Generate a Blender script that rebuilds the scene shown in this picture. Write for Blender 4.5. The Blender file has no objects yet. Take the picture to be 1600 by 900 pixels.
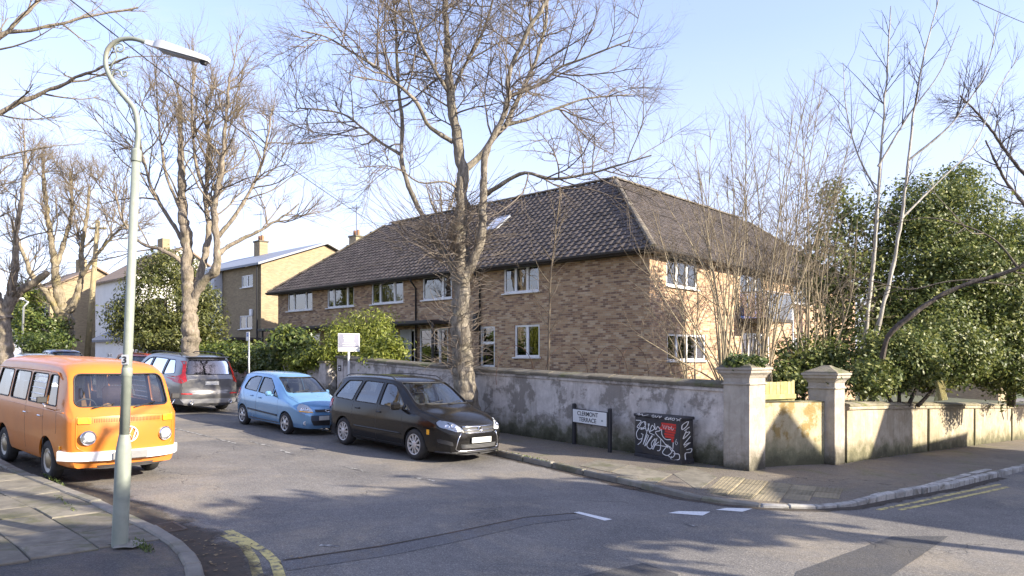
import bpy, bmesh, math, random
import numpy as np
from mathutils import Vector, Matrix
from mathutils.bvhtree import BVHTree
from mathutils import noise as mnoise
R = math.radians
scene = bpy.context.scene
COL = scene.collection
# ------------------------------------------------------------------ camera
F, HZ, CZ = 1120.0, 558.0, 2.29          # focal length in photo pixels, horizon row, eye height
cam_d = bpy.data.cameras.new('camera')
cam_d.sensor_width = 36.0
cam_d.lens = F / 1600 * 36.0
cam_d.shift_y = (HZ - 450) / 1600
cam_d.clip_end = 3000
cam = bpy.data.objects.new('camera', cam_d)
cam.location = (0, 0, CZ)
cam.rotation_euler = (R(90), 0, 0)
COL.objects.link(cam)
scene.camera = cam
# ------------------------------------------------------------------ sky and sun
SUN_AZ = Vector((0.92, -0.39))           # horizontal direction towards the sun
SUN_EL = R(24)
world = bpy.data.worlds.new('World')
scene.world = world
world.use_nodes = True
wn, wl = world.node_tree.nodes, world.node_tree.links
wn.clear()
wo = wn.new('ShaderNodeOutputWorld')
bg = wn.new('ShaderNodeBackground')
sky = wn.new('ShaderNodeTexSky')
sky.sky_type = 'NISHITA'
sky.sun_disc = False
sky.sun_elevation = SUN_EL
sky.sun_rotation = math.atan2(SUN_AZ.x, SUN_AZ.y)
sky.altitude = 0
sky.air_density = 1.0
sky.dust_density = 0.6
sky.ozone_density = 2.4
# thin winter cloud: streaks that thicken towards the horizon all round
geo = wn.new('ShaderNodeTexCoord')
sep = wn.new('ShaderNodeSeparateXYZ')
wl.new(geo.outputs['Generated'], sep.inputs[0])
zz = wn.new('ShaderNodeMath'); zz.operation = 'MAXIMUM'; zz.inputs[1].default_value = 0.0
wl.new(sep.outputs['Z'], zz.inputs[0])
za = wn.new('ShaderNodeMath'); za.operation = 'ADD'; za.inputs[1].default_value = 0.16
wl.new(zz.outputs[0], za.inputs[0])
dv = wn.new('ShaderNodeVectorMath'); dv.operation = 'DIVIDE'
cmb = wn.new('ShaderNodeCombineXYZ')
for k in range(3):
    wl.new(za.outputs[0], cmb.inputs[k])
wl.new(geo.outputs['Generated'], dv.inputs[0]); wl.new(cmb.outputs[0], dv.inputs[1])
wmp = wn.new('ShaderNodeMapping'); wmp.inputs['Scale'].default_value = (0.75, 1.5, 1.0)
wl.new(dv.outputs[0], wmp.inputs[0])
nz = wn.new('ShaderNodeTexNoise'); nz.inputs['Scale'].default_value = 1.25; nz.inputs['Detail'].default_value = 9
nz.inputs['Roughness'].default_value = 0.55; nz.inputs['Distortion'].default_value = 0.5
wl.new(wmp.outputs[0], nz.inputs['Vector'])
mr = wn.new('ShaderNodeMapRange'); mr.inputs['From Min'].default_value = 0.46; mr.inputs['From Max'].default_value = 0.70
mr.inputs['To Min'].default_value = 0.0; mr.inputs['To Max'].default_value = 0.75
wl.new(nz.outputs['Fac'], mr.inputs['Value'])
hz = wn.new('ShaderNodeMapRange'); hz.inputs['From Min'].default_value = 0.02; hz.inputs['From Max'].default_value = 0.40
hz.inputs['To Min'].default_value = 0.85; hz.inputs['To Max'].default_value = 0.22
wl.new(zz.outputs[0], hz.inputs['Value'])
mx = wn.new('ShaderNodeMath'); mx.operation = 'MAXIMUM'
wl.new(mr.outputs[0], mx.inputs[0]); wl.new(hz.outputs[0], mx.inputs[1])
mixc = wn.new('ShaderNodeMix'); mixc.data_type = 'RGBA'
tint = wn.new('ShaderNodeMix'); tint.data_type = 'RGBA'; tint.blend_type = 'MULTIPLY'; tint.inputs[0].default_value = 1.0
wl.new(sky.outputs[0], tint.inputs[6]); tint.inputs[7].default_value = (1.12, 0.97, 1.06, 1)      # the camera's slightly violet white balance
wl.new(mx.outputs[0], mixc.inputs[0]); wl.new(tint.outputs[2], mixc.inputs[6])
mixc.inputs[7].default_value = (2.4, 2.46, 3.02, 1)
wl.new(mixc.outputs[2], bg.inputs['Color'])
bg.inputs['Strength'].default_value = 0.12
wl.new(bg.outputs[0], wo.inputs[0])
sun_d = bpy.data.lights.new('sun', 'SUN')
sun_d.energy = 3.8
sun_d.angle = R(0.55)
sun_d.color = (1.0, 0.90, 0.74)
sun = bpy.data.objects.new('sun', sun_d)
sv = Vector((SUN_AZ.x * math.cos(SUN_EL), SUN_AZ.y * math.cos(SUN_EL), math.sin(SUN_EL)))
sun.rotation_euler = sv.to_track_quat('Z', 'Y').to_euler()
sun.location = (20, -10, 30)
COL.objects.link(sun)
vs = scene.view_settings
vs.view_transform = 'Standard'; vs.look = 'None'; vs.gamma = 1.0; vs.use_curve_mapping = False
vs.exposure = 1.78
scene.cycles.max_bounces = 8
scene.cycles.transparent_max_bounces = 12
scene.cycles.use_denoising = True
scene.cycles.caustics_reflective = False
scene.cycles.caustics_refractive = False
# ------------------------------------------------------------------ the lie of the land
D1 = Vector((-0.682, 0.731)); D2 = Vector((0.731, 0.682))      # up the street / along the side road
def sp(t, w=1.5):
    t = t / w
    return w * (t if t > 30 else math.log1p(math.exp(t)))
def G(x, y):
    p = -0.682 * x + 0.731 * y
    q = 0.731 * x + 0.682 * y
    x = max(-45, min(45, x)); y = max(-30, min(60, y))
    return -0.026 * x + 0.010 * y + 0.020 * (sp(p - 17) - sp(p - 34)) - 0.036 * (sp(q - 15) - sp(q - 48))
def at(px, py, Y):
    """photo pixel at a given distance -> point"""
    return Vector(((px - 800) / F * Y, Y, CZ - (py - HZ) / F * Y))
def gp(px, py, dz=0.0):
    """photo pixel that shows ground (raised dz) -> point"""
    lo, hi = 2.0, 150.0
    for _ in range(60):
        Y = 0.5 * (lo + hi); v = at(px, py, Y)
        if v.z > G(v.x, v.y) + dz: lo = Y
        else: hi = Y
    return at(px, py, 0.5 * (lo + hi))
# ------------------------------------------------------------------ mesh helpers
def new_obj(name, me, mat=None, parent=None, smooth=False, loc=None, rot=None):
    o = bpy.data.objects.new(name, me)
    COL.objects.link(o)
    if mat is not None and me is not None and len(me.materials) == 0:
        me.materials.append(mat)
    if smooth and me is not None:
        me.polygons.foreach_set('use_smooth', [True] * len(me.polygons))
    if parent is not None: o.parent = parent
    if loc is not None: o.location = loc
    if rot is not None: o.rotation_euler = rot
    return o
def tag(o, label=None, cat=None, group=None, kind=None):
    if label: o['label'] = label
    if cat: o['category'] = cat
    if group: o['group'] = group
    if kind: o['kind'] = kind
    return o
def empty(name, loc=(0, 0, 0), rz=0.0, label=None, cat=None, group=None, parent=None):
    o = bpy.data.objects.new(name, None)
    o.empty_display_size = 0.2
    COL.objects.link(o)
    o.location = loc
    o.rotation_euler = (0, 0, rz)
    if parent is not None: o.parent = parent
    return tag(o, label, cat, group)
def copy_tree(o, parent=None):
    c = o.copy(); COL.objects.link(c)
    if parent is not None: c.parent = parent
    for ch in list(o.children): copy_tree(ch, c)
    return c
class MB:
    def __init__(s): s.v = []; s.f = []
    def add(s, vs_, fs_):
        n = len(s.v)
        s.v += [tuple(a) for a in vs_]
        s.f += [tuple(i + n for i in f) for f in fs_]
        return s
    def box(s, c, d, M_=None, taper=1.0, bev=0.0):
        hx, hy, hz_ = d[0] / 2, d[1] / 2, d[2] / 2
        if bev > 0:
            b = min(bev, hx * .9, hy * .9, hz_ * .9); P = []
            for sz in (-1, 1):
                for (ix, iy) in ((hx - b, hy), (hx, hy - b)):
                    pass
            # chamfered box: 24 vertices
            idx = {}
            for ax in range(3):
                for sx in (-1, 1):
                    for sy in (-1, 1):
                        for sz in (-1, 1):
                            k = [hx - b, hy - b, hz_ - b]
                            k[ax] += b
                            idx[(ax, sx, sy, sz)] = len(P)
                            P.append(Vector((sx * k[0], sy * k[1], sz * k[2])))
            fs = []
            for sg in (-1, 1):
                fs.append([idx[(0, sg, a, c_)] for a, c_ in ((-1, -1), (1, -1), (1, 1), (-1, 1))][::sg])
                fs.append([idx[(1, a, sg, c_)] for a, c_ in ((-1, -1), (1, -1), (1, 1), (-1, 1))][::-sg])
                fs.append([idx[(2, a, c_, sg)] for a, c_ in ((-1, -1), (1, -1), (1, 1), (-1, 1))][::sg])
            for a in (-1, 1):
                for c_ in (-1, 1):
                    fs.append([idx[(0, a, c_, -1)], idx[(0, a, c_, 1)], idx[(1, a, c_, 1)], idx[(1, a, c_, -1)]])
                    fs.append([idx[(0, a, -1, c_)], idx[(0, a, 1, c_)], idx[(2, a, 1, c_)], idx[(2, a, -1, c_)]])
                    fs.append([idx[(1, -1, a, c_)], idx[(1, 1, a, c_)], idx[(2, 1, a, c_)], idx[(2, -1, a, c_)]])
            for a in (-1, 1):
                for c_ in (-1, 1):
                    for e in (-1, 1):
                        fs.append([idx[(0, a, c_, e)], idx[(1, a, c_, e)], idx[(2, a, c_, e)]])
        else:
            P = [Vector((sx * hx * (taper if sz > 0 else 1), sy * hy * (taper if sz > 0 else 1), sz * hz_))
                 for sz in (-1, 1) for sx, sy in ((-1, -1), (1, -1), (1, 1), (-1, 1))]
            fs = [(3, 2, 1, 0), (4, 5, 6, 7), (0, 1, 5, 4), (1, 2, 6, 5), (2, 3, 7, 6), (3, 0, 4, 7)]
        if M_ is not None: P = [M_ @ p for p in P]
        c = Vector(c)
        return s.add([p + c for p in P], fs)
    def tube(s, pts, rad, n=8, caps=True):
        pts = [Vector(p) for p in pts]
        if not hasattr(rad, '__len__'): rad = [rad] * len(pts)
        base = len(s.v); ref = None
        for i, p in enumerate(pts):
            t = (pts[min(i + 1, len(pts) - 1)] - pts[max(i - 1, 0)])
            t = t.normalized() if t.length > 1e-9 else Vector((0, 0, 1))
            if ref is None:
                ref = t.orthogonal().normalized()
            else:
                ref = (ref - t * ref.dot(t))
                ref = ref.normalized() if ref.length > 1e-6 else t.orthogonal().normalized()
            b = t.cross(ref)
            for k in range(n):
                a = 2 * math.pi * k / n
                s.v.append(tuple(p + (ref * math.cos(a) + b * math.sin(a)) * rad[i]))
        for i in range(len(pts) - 1):
            for k in range(n):
                a0 = base + i * n + k; a1 = base + i * n + (k + 1) % n
                s.f.append((a0, a1, a1 + n, a0 + n))
        if caps:
            s.f.append(tuple(base + k for k in range(n))[::-1])
            s.f.append(tuple(base + (len(pts) - 1) * n + k for k in range(n)))
        return s
    def lathe(s, prof, n=20, axis='Z', c=(0, 0, 0)):
        """prof: list of (r, h)"""
        base = len(s.v); c = Vector(c)
        for r, h in prof:
            for k in range(n):
                a = 2 * math.pi * k / n
                x, y = r * math.cos(a), r * math.sin(a)
                p = (x, y, h) if axis == 'Z' else ((x, h, y) if axis == 'Y' else (h, x, y))
                s.v.append(tuple(Vector(p) + c))
        for i in range(len(prof) - 1):
            for k in range(n):
                a0 = base + i * n + k; a1 = base + i * n + (k + 1) % n
                s.f.append((a0, a1, a1 + n, a0 + n))
        if prof[0][0] < .021: s.f.append(tuple(base + k for k in range(n))[::-1])
        if prof[-1][0] < .021: s.f.append(tuple(base + (len(prof) - 1) * n + k for k in range(n)))
        return s
    def prism(s, poly, h0, h1, axis='Z'):
        """2D polygon extruded; axis Z:(x,y), Y:(x,z), X:(y,z)"""
        def P(u, v, h): return (u, v, h) if axis == 'Z' else ((u, h, v) if axis == 'Y' else (h, u, v))
        n = len(poly)
        vs_ = [P(u, v, h0) for u, v in poly] + [P(u, v, h1) for u, v in poly]
        fs = [tuple(range(n))[::-1], tuple(range(n, 2 * n))]
        fs += [(i, (i + 1) % n, n + (i + 1) % n, n + i) for i in range(n)]
        return s.add(vs_, fs)
    def mesh(s, name='m', fix=True):
        me = bpy.data.meshes.new(name)
        me.from_pydata(s.v, [], s.f)
        if fix:
            bm = bmesh.new(); bm.from_mesh(me)
            bmesh.ops.recalc_face_normals(bm, faces=bm.faces)
            bm.to_mesh(me); bm.free()
        me.update()
        return me
    def build(s, name, mat, parent=None, smooth=False, loc=None, rot=None, fix=True):
        return new_obj(name, s.mesh(name, fix), mat, parent, smooth, loc, rot)
def autosmooth(o, deg=35):
    me = o.data
    me.polygons.foreach_set('use_smooth', [True] * len(me.polygons))
    bm = bmesh.new(); bm.from_mesh(me)
    for e in bm.edges:
        if len(e.link_faces) == 2 and e.calc_face_angle(0) > R(deg): e.smooth = False
    bm.to_mesh(me); bm.free()
    return o
def sheet(name, poly, dz, mat, step=1.0, skirt=0.0, hfun=None, parent=None):
    """ground sheet over a 2D polygon that follows the land"""
    bm = bmesh.new()
    bm.faces.new([bm.verts.new((p[0], p[1], 0)) for p in poly])
    xs = [p[0] for p in poly]; ys = [p[1] for p in poly]
    for ax, a, b in ((0, min(xs), max(xs)), (1, min(ys), max(ys))):
        n = int((b - a) / step)
        for i in range(1, n + 1):
            co = [0, 0, 0]; co[ax] = a + i * step + 0.0137
            no = [0, 0, 0]; no[ax] = 1
            bmesh.ops.bisect_plane(bm, geom=bm.verts[:] + bm.edges[:] + bm.faces[:], plane_co=co, plane_no=no)
    bmesh.ops.triangulate(bm, faces=[f for f in bm.faces if len(f.verts) > 4])
    bmesh.ops.recalc_face_normals(bm, faces=bm.faces)
    if bm.faces and sum(f.normal.z for f in bm.faces) < 0:
        bmesh.ops.reverse_faces(bm, faces=bm.faces)
    for v in bm.verts:
        v.co.z = (hfun or G)(v.co.x, v.co.y) + dz
    if skirt > 0:
        be = [e for e in bm.edges if len(e.link_faces) == 1]
        r = bmesh.ops.extrude_edge_only(bm, edges=be)
        for v in [g for g in r['geom'] if isinstance(g, bmesh.types.BMVert)]: v.co.z -= skirt
    me = bpy.data.meshes.new(name); bm.to_mesh(me); bm.free()
    return new_obj(name, me, mat, parent)
def np_mesh(name, V, Fc, nper):
    me = bpy.data.meshes.new(name)
    nf = len(Fc)
    me.vertices.add(len(V)); me.vertices.foreach_set('co', np.asarray(V, np.float32).ravel())
    me.loops.add(nf * nper); me.loops.foreach_set('vertex_index', np.asarray(Fc, np.int32).ravel())
    me.polygons.add(nf)
    me.polygons.foreach_set('loop_start', np.arange(nf, dtype=np.int32) * nper)
    me.update(calc_edges=True)
    me.validate()
    return me
# ------------------------------------------------------------------ materials
class NT:
    def __init__(s, name):
        s.m = bpy.data.materials.new(name); s.m.use_nodes = True
        s.n, s.l = s.m.node_tree.nodes, s.m.node_tree.links
        s.p = s.n['Principled BSDF']; s.out = s.n['Material Output']
        s.co = None
    def node(s, t, **kw):
        n = s.n.new('ShaderNode' + t)
        for k, v in kw.items():
            if k.startswith('i_'):
                n.inputs[k[2:].replace('_', ' ')].default_value = v
            else: setattr(n, k, v)
        return n
    def coords(s, kind='Object', rand=True):
        if s.co is None:
            tc = s.node('TexCoord'); s.co = tc.outputs[kind]
            if rand:
                oi = s.node('ObjectInfo')
                m = s.node('Math', operation='MULTIPLY'); m.inputs[1].default_value = 57.0
                s.l.new(oi.outputs['Random'], m.inputs[0])
                a = s.node('VectorMath', operation='ADD')
                s.l.new(tc.outputs[kind], a.inputs[0]); s.l.new(m.outputs[0], a.inputs[1])
                s.co = a.outputs[0]
        return s.co
    def noise(s, scale, detail=5, rough=0.6, dist=0.0, vec=None):
        n = s.node('TexNoise'); n.inputs['Scale'].default_value = scale; n.inputs['Detail'].default_value = detail
        n.inputs['Roughness'].default_value = rough; n.inputs['Distortion'].default_value = dist
        s.l.new(vec if vec is not None else s.coords(), n.inputs['Vector'])
        return n.outputs['Fac']
    def ramp(s, fac, stops, interp='LINEAR'):
        r = s.node('ValToRGB'); cr = r.color_ramp; cr.interpolation = interp
        while len(cr.elements) > 1: cr.elements.remove(cr.elements[-1])
        cr.elements[0].position = stops[0][0]; cr.elements[0].color = tuple(stops[0][1]) + (1,)
        for p, c in stops[1:]:
            e = cr.elements.new(p); e.color = tuple(c) + (1,)
        s.l.new(fac, r.inputs[0])
        return r.outputs[0]
    def fr(s, fac, a, b, t0=0.0, t1=1.0):
        n = s.node('MapRange'); n.inputs['From Min'].default_value = a; n.inputs['From Max'].default_value = b
        n.inputs['To Min'].default_value = t0; n.inputs['To Max'].default_value = t1
        s.l.new(fac, n.inputs['Value']); return n.outputs[0]
    def math(s, op, a, b=None):
        n = s.node('Math', operation=op)
        for k, x in enumerate((a, b)):
            if x is None: continue
            if isinstance(x, (int, float)): n.inputs[k].default_value = x
            else: s.l.new(x, n.inputs[k])
        return n.outputs[0]
    def mix(s, fac, a, b, blend='MIX'):
        n = s.node('Mix', data_type='RGBA', blend_type=blend)
        for k, x in ((0, fac), (6, a), (7, b)):
            if isinstance(x, (int, float)): n.inputs[k].default_value = x
            elif isinstance(x, tuple): n.inputs[k].default_value = x + ((1,) if len(x) == 3 else ())
            else: s.l.new(x, n.inputs[k])
        return n.outputs[2]
    def bump(s, h, strength=0.3, dist=0.01, prev=None):
        b = s.node('Bump'); b.inputs['Strength'].default_value = strength; b.inputs['Distance'].default_value = dist
        s.l.new(h, b.inputs['Height'])
        if prev is not None: s.l.new(prev, b.inputs['Normal'])
        s.l.new(b.outputs[0], s.p.inputs['Normal'])
        return b.outputs[0]
    def color(s, c):
        if isinstance(c, tuple): s.p.inputs['Base Color'].default_value = c + (1,)
        else: s.l.new(c, s.p.inputs['Base Color'])
    def set(s, **kw):
        for k, v in kw.items():
            i = s.p.inputs[k.replace('_', ' ')]
            if isinstance(v, (int, float, tuple)): i.default_value = v
            else: s.l.new(v, i)
        return s
def rough_mat(name, c1, c2, scale=8.0, rough=0.85, bump=0.25, bscale=60.0, c3=None, vary=0.0, bd=0.008):
    t = NT(name)
    col = t.ramp(t.noise(scale, 7, 0.65), [(0.32, c1), (0.68, c2)])
    if c3 is not None:
        col = t.mix(t.fr(t.noise(scale * 0.31, 6, 0.7, 0.6), 0.52, 0.66), col, c3)
    if vary > 0:
        oi = t.node('ObjectInfo')
        hs = t.node('HueSaturation')
        t.l.new(t.fr(oi.outputs['Random'], 0, 1, 1 - vary, 1 + vary), hs.inputs['Value'])
        t.l.new(col, hs.inputs['Color']); col = hs.outputs[0]
    t.color(col); t.set(Roughness=rough)
    t.bump(t.noise(bscale, 4, 0.7), bump, bd)
    return t.m
def plain(name, c, rough=0.5, metal=0.0, coat=0.0, dirt=0.12):
    t = NT(name)
    d = t.noise(9.0, 6, 0.7)
    t.color(t.mix(t.fr(d, 0.35, 0.75, 0, dirt), c, tuple(v * 0.45 + 0.02 for v in c)))
    t.set(Roughness=t.fr(d, 0.3, 0.7, rough * 0.85, min(1, rough * 1.2)), Metallic=metal)
    if coat: t.set(Coat_Weight=coat, Coat_Roughness=0.04)
    return t.m
def glass_mat(name, tint=(0.8, 0.86, 0.86), refl=0.9, alpha=0.25):
    """thin pane: reflects by angle, lets the rest through tinted"""
    t = NT(name)
    t.n.remove(t.p)
    fz = t.node('Fresnel'); fz.inputs['IOR'].default_value = 1.55
    gl = t.node('BsdfGlossy'); gl.inputs['Roughness'].default_value = 0.015; gl.inputs['Color'].default_value = (refl, refl, refl, 1)
    tr = t.node('BsdfTransparent'); tr.inputs['Color'].default_value = tint + (1,)
    m = t.node('MixShader')
    f2 = t.math('ADD', t.math('MULTIPLY', fz.outputs[0], 1.25), alpha)
    t.l.new(f2, m.inputs[0]); t.l.new(tr.outputs[0], m.inputs[1]); t.l.new(gl.outputs[0], m.inputs[2])
    t.l.new(m.outputs[0], t.out.inputs[0])
    return t.m
def brick_mat(name, tones, mortar, L=0.225, Hc=0.075, j=0.010):
    t = NT(name)
    tc = t.node('TexCoord'); sx = t.node('SeparateXYZ'); t.l.new(tc.outputs['Object'], sx.inputs[0])
    v = t.math('DIVIDE', sx.outputs['Z'], Hc)
    row = t.math('FLOOR', v)
    off = t.math('MULTIPLY', t.math('MODULO', row, 2.0), 0.5)
    u = t.math('ADD', t.math('DIVIDE', sx.outputs['X'], L), off)
    colm = t.math('FLOOR', u)
    cb = t.node('CombineXYZ'); t.l.new(colm, cb.inputs[0]); t.l.new(row, cb.inputs[1])
    wn_ = t.node('TexWhiteNoise', noise_dimensions='2D'); t.l.new(cb.outputs[0], wn_.inputs['Vector'])
    n_ = len(tones); mean_ = [sum(c_[k] for c_ in tones) / n_ for k in range(3)]
    tones = [tuple(c_[k] * .92 + mean_[k] * .08 for k in range(3)) for c_ in tones]
    c = t.ramp(wn_.outputs['Value'], [(i / n_, tones[i]) for i in range(n_)], 'CONSTANT')
    c = t.mix(0.55, c, t.ramp(t.noise(26, 5, 0.7, vec=tc.outputs['Object']), [(0.3, (0.32, 0.31, 0.3)), (0.7, (0.68, 0.67, 0.66))]), 'OVERLAY')
    c = t.mix(t.fr(t.noise(0.7, 5, 0.6, vec=tc.outputs['Object']), 0.35, 0.75, 0.0, 0.35), c, tuple(x * 0.55 for x in tones[0]))
    fu, fv = t.math('FRACT', u), t.math('FRACT', v)
    wob = t.fr(t.noise(40, 2, 0.5, vec=tc.outputs['Object']), 0, 1, -0.02, 0.02)
    e1 = t.math('GREATER_THAN', t.math('ABSOLUTE', t.math('SUBTRACT', fu, 0.5)), 0.5 - j / L / 2 * 1.1)
    e2 = t.math('GREATER_THAN', t.math('ABSOLUTE', t.math('SUBTRACT', t.math('ADD', fv, wob), 0.5)), 0.5 - j / Hc / 2 * 1.1)
    mk = t.math('MAXIMUM', e1, e2)
    t.color(t.mix(mk, c, mortar)); t.set(Roughness=0.9)
    hgt = t.math('ADD', t.math('MULTIPLY', t.math('SUBTRACT', 1.0, mk), 0.7), t.math('MULTIPLY', wn_.outputs['Value'], 0.3))
    t.bump(hgt, 0.5, 0.012)
    return t.m
def leaf_mat(name, stops, trans=0.3, rough=0.45):
    t = NT(name)
    g = t.node('NewGeometry')
    c = t.ramp(g.outputs['Random Per Island'], stops)
    t.color(c); t.set(Roughness=rough)
    tl = t.node('BsdfTranslucent'); t.l.new(c, tl.inputs['Color'])
    m = t.node('MixShader'); m.inputs[0].default_value = trans
    t.l.new(t.p.outputs[0], m.inputs[1]); t.l.new(tl.outputs[0], m.inputs[2]); t.l.new(m.outputs[0], t.out.inputs[0])
    return t.m
def paint_mat(name, c, rough=0.28, metal=0.0, coat=0.6, fade=None, dustk=0.35):
    t = NT(name)
    n1 = t.noise(3.0, 6, 0.65)
    col = t.mix(t.fr(n1, 0.35, 0.8, 0.0, 0.12), c, tuple(x * 0.6 + (0.02 if max(c) > .05 else .003) for x in c))
    if fade is not None:
        col = t.mix(t.fr(t.noise(1.7, 5, 0.6), 0.42, 0.7), col, fade)
    sxyz = t.node('SeparateXYZ'); tc = t.node('TexCoord'); t.l.new(tc.outputs['Object'], sxyz.inputs[0])
    dust = t.math('MULTIPLY', t.fr(sxyz.outputs['Z'], 0.50, 0.15, 0.0, dustk), t.fr(t.noise(5, 5, 0.6), 0.3, 0.7))   # road dust low down
    col = t.mix(dust, col, (0.15, 0.135, 0.11))
    t.color(col)
    t.set(Roughness=t.fr(t.noise(2.5, 3, 0.5), 0.2, 0.8, rough * 0.9, rough * 1.15), Metallic=metal, Coat_Weight=coat, Coat_Roughness=0.05)
    return t.m
# ------------------------------------------------------------------ shared materials
def asphalt(name, a, b, warm=(0.17, 0.135, 0.09), moss=0.0):
    t = NT(name)
    c = t.coords(rand=False)
    col = t.ramp(t.noise(0.55, 8, 0.62, 0.4), [(0.30, a), (0.55, tuple((x + y) / 2 for x, y in zip(a, b))), (0.72, b)])
    col = t.mix(t.fr(t.noise(0.36, 8, 0.72, 0.5), 0.50, 0.62, 0, 0.75), col, warm)
    if moss: col = t.mix(t.fr(t.noise(0.9, 7, 0.7, 0.4), 0.55, 0.68, 0, moss), col, (0.10, 0.11, 0.03))
    # aggregate
    ag = t.node('TexVoronoi'); ag.inputs['Scale'].default_value = 95.0; t.l.new(c, ag.inputs['Vector'])
    sc = t.node('SeparateXYZ'); t.l.new(ag.outputs['Color'], sc.inputs[0])
    col = t.mix(t.fr(sc.outputs[0], 0.55, 1.0, 0.0, 0.42), col, tuple(min(1, x * 2.2) for x in b))
    col = t.mix(t.fr(sc.outputs[1], 0.65, 1.0, 0.0, 0.5), col, tuple(x * 0.4 for x in a))
    # cracks
    vc = t.node('TexVoronoi', feature='DISTANCE_TO_EDGE'); vc.inputs['Scale'].default_value = 0.42
    wv = t.node('VectorMath', operation='ADD')
    nn = t.node('TexNoise'); nn.inputs['Scale'].default_value = 1.6; nn.inputs['Detail'].default_value = 6; t.l.new(c, nn.inputs['Vector'])
    t.l.new(c, wv.inputs[0]); t.l.new(nn.outputs['Color'], wv.inputs[1]); t.l.new(wv.outputs[0], vc.inputs['Vector'])
    crack = t.math('MULTIPLY', t.fr(vc.outputs['Distance'], 0.0, 0.006, 1, 0), t.fr(t.noise(0.25, 3), 0.5, 0.6))
    col = t.mix(t.math('MULTIPLY', crack, 0.8), col, (0.02, 0.02, 0.02))
    t.color(col)
    t.set(Roughness=t.fr(t.noise(2.2, 6, 0.7), 0.3, 0.7, 0.62, 0.9))
    t.p.inputs['Specular IOR Level'].default_value = 0.35
    hh = t.math('SUBTRACT', t.math('ADD', t.math('MULTIPLY', ag.outputs['Distance'], -0.5), t.noise(24, 5, 0.7)), crack)
    t.bump(hh, 0.55, 0.012)
    return t.m
M_ROAD = asphalt('road_asphalt', (0.092, 0.088, 0.085), (0.215, 0.20, 0.182), warm=(0.245, 0.21, 0.16))
M_PATCH = asphalt('patched_asphalt', (0.052, 0.052, 0.056), (0.09, 0.088, 0.088), warm=(0.09, 0.082, 0.072))
M_FOOT = asphalt('footway_asphalt', (0.115, 0.10, 0.085), (0.19, 0.165, 0.13), warm=(0.2, 0.155, 0.10), moss=0.75)
M_TAR = asphalt('dark_footway_asphalt', (0.05, 0.05, 0.05), (0.085, 0.08, 0.078), moss=0.3)
M_SLAB = rough_mat('paving_stone', (0.11, 0.10, 0.08), (0.205, 0.185, 0.145), 5.5, 0.9, 0.6, 45, c3=(0.095, 0.095, 0.05), vary=0.28)
M_KERB = rough_mat('kerb_stone', (0.155, 0.145, 0.125), (0.25, 0.23, 0.19), 4, 0.85, 0.4, 40, c3=(0.12, 0.12, 0.07), vary=0.15)
M_KERBW = rough_mat('pale_granite_kerb', (0.27, 0.26, 0.24), (0.50, 0.48, 0.44), 9, 0.85, 0.5, 40, c3=(0.16, 0.15, 0.12), vary=0.3)
M_TACT = rough_mat('buff_tactile_paving', (0.19, 0.16, 0.105), (0.28, 0.235, 0.15), 4, 0.9, 0.4, 50, c3=(0.12, 0.11, 0.07), vary=0.2)
M_SOIL = rough_mat('garden_soil', (0.05, 0.045, 0.025), (0.09, 0.10, 0.04), 2.5, 0.95, 0.6, 18)
M_GRASS = rough_mat('rough_grass', (0.06, 0.08, 0.025), (0.10, 0.115, 0.04), 1.2, 0.95, 0.6, 14)
def worn_paint(name, c, cover=0.5):
    t = NT(name); t.coords(rand=False)
    w = t.fr(t.noise(9, 8, 0.75), cover - 0.06, cover + 0.06)
    t.color(t.mix(w, (0.10, 0.095, 0.09), t.mix(t.fr(t.noise(30, 4), 0.3, 0.7), c, tuple(x * 0.72 for x in c))))
    t.set(Roughness=0.75); t.bump(t.noise(60, 4, 0.7), 0.4, 0.006)
    return t.m
M_WHITE = worn_paint('white_road_paint', (0.80, 0.80, 0.78), 0.33)
M_WFAINT = worn_paint('worn_white_road_paint', (0.55, 0.54, 0.5), 0.54)
M_YELL = worn_paint('worn_yellow_road_paint', (0.66, 0.54, 0.20), 0.46)
M_DIRT = rough_mat('gutter_dirt', (0.045, 0.038, 0.03), (0.085, 0.066, 0.048), 5, 0.95, 0.8, 30, c3=(0.13, 0.07, 0.05))
M_IRON = rough_mat('cast_iron', (0.06, 0.045, 0.035), (0.11, 0.085, 0.065), 12, 0.7, 0.3, 60)
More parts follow.
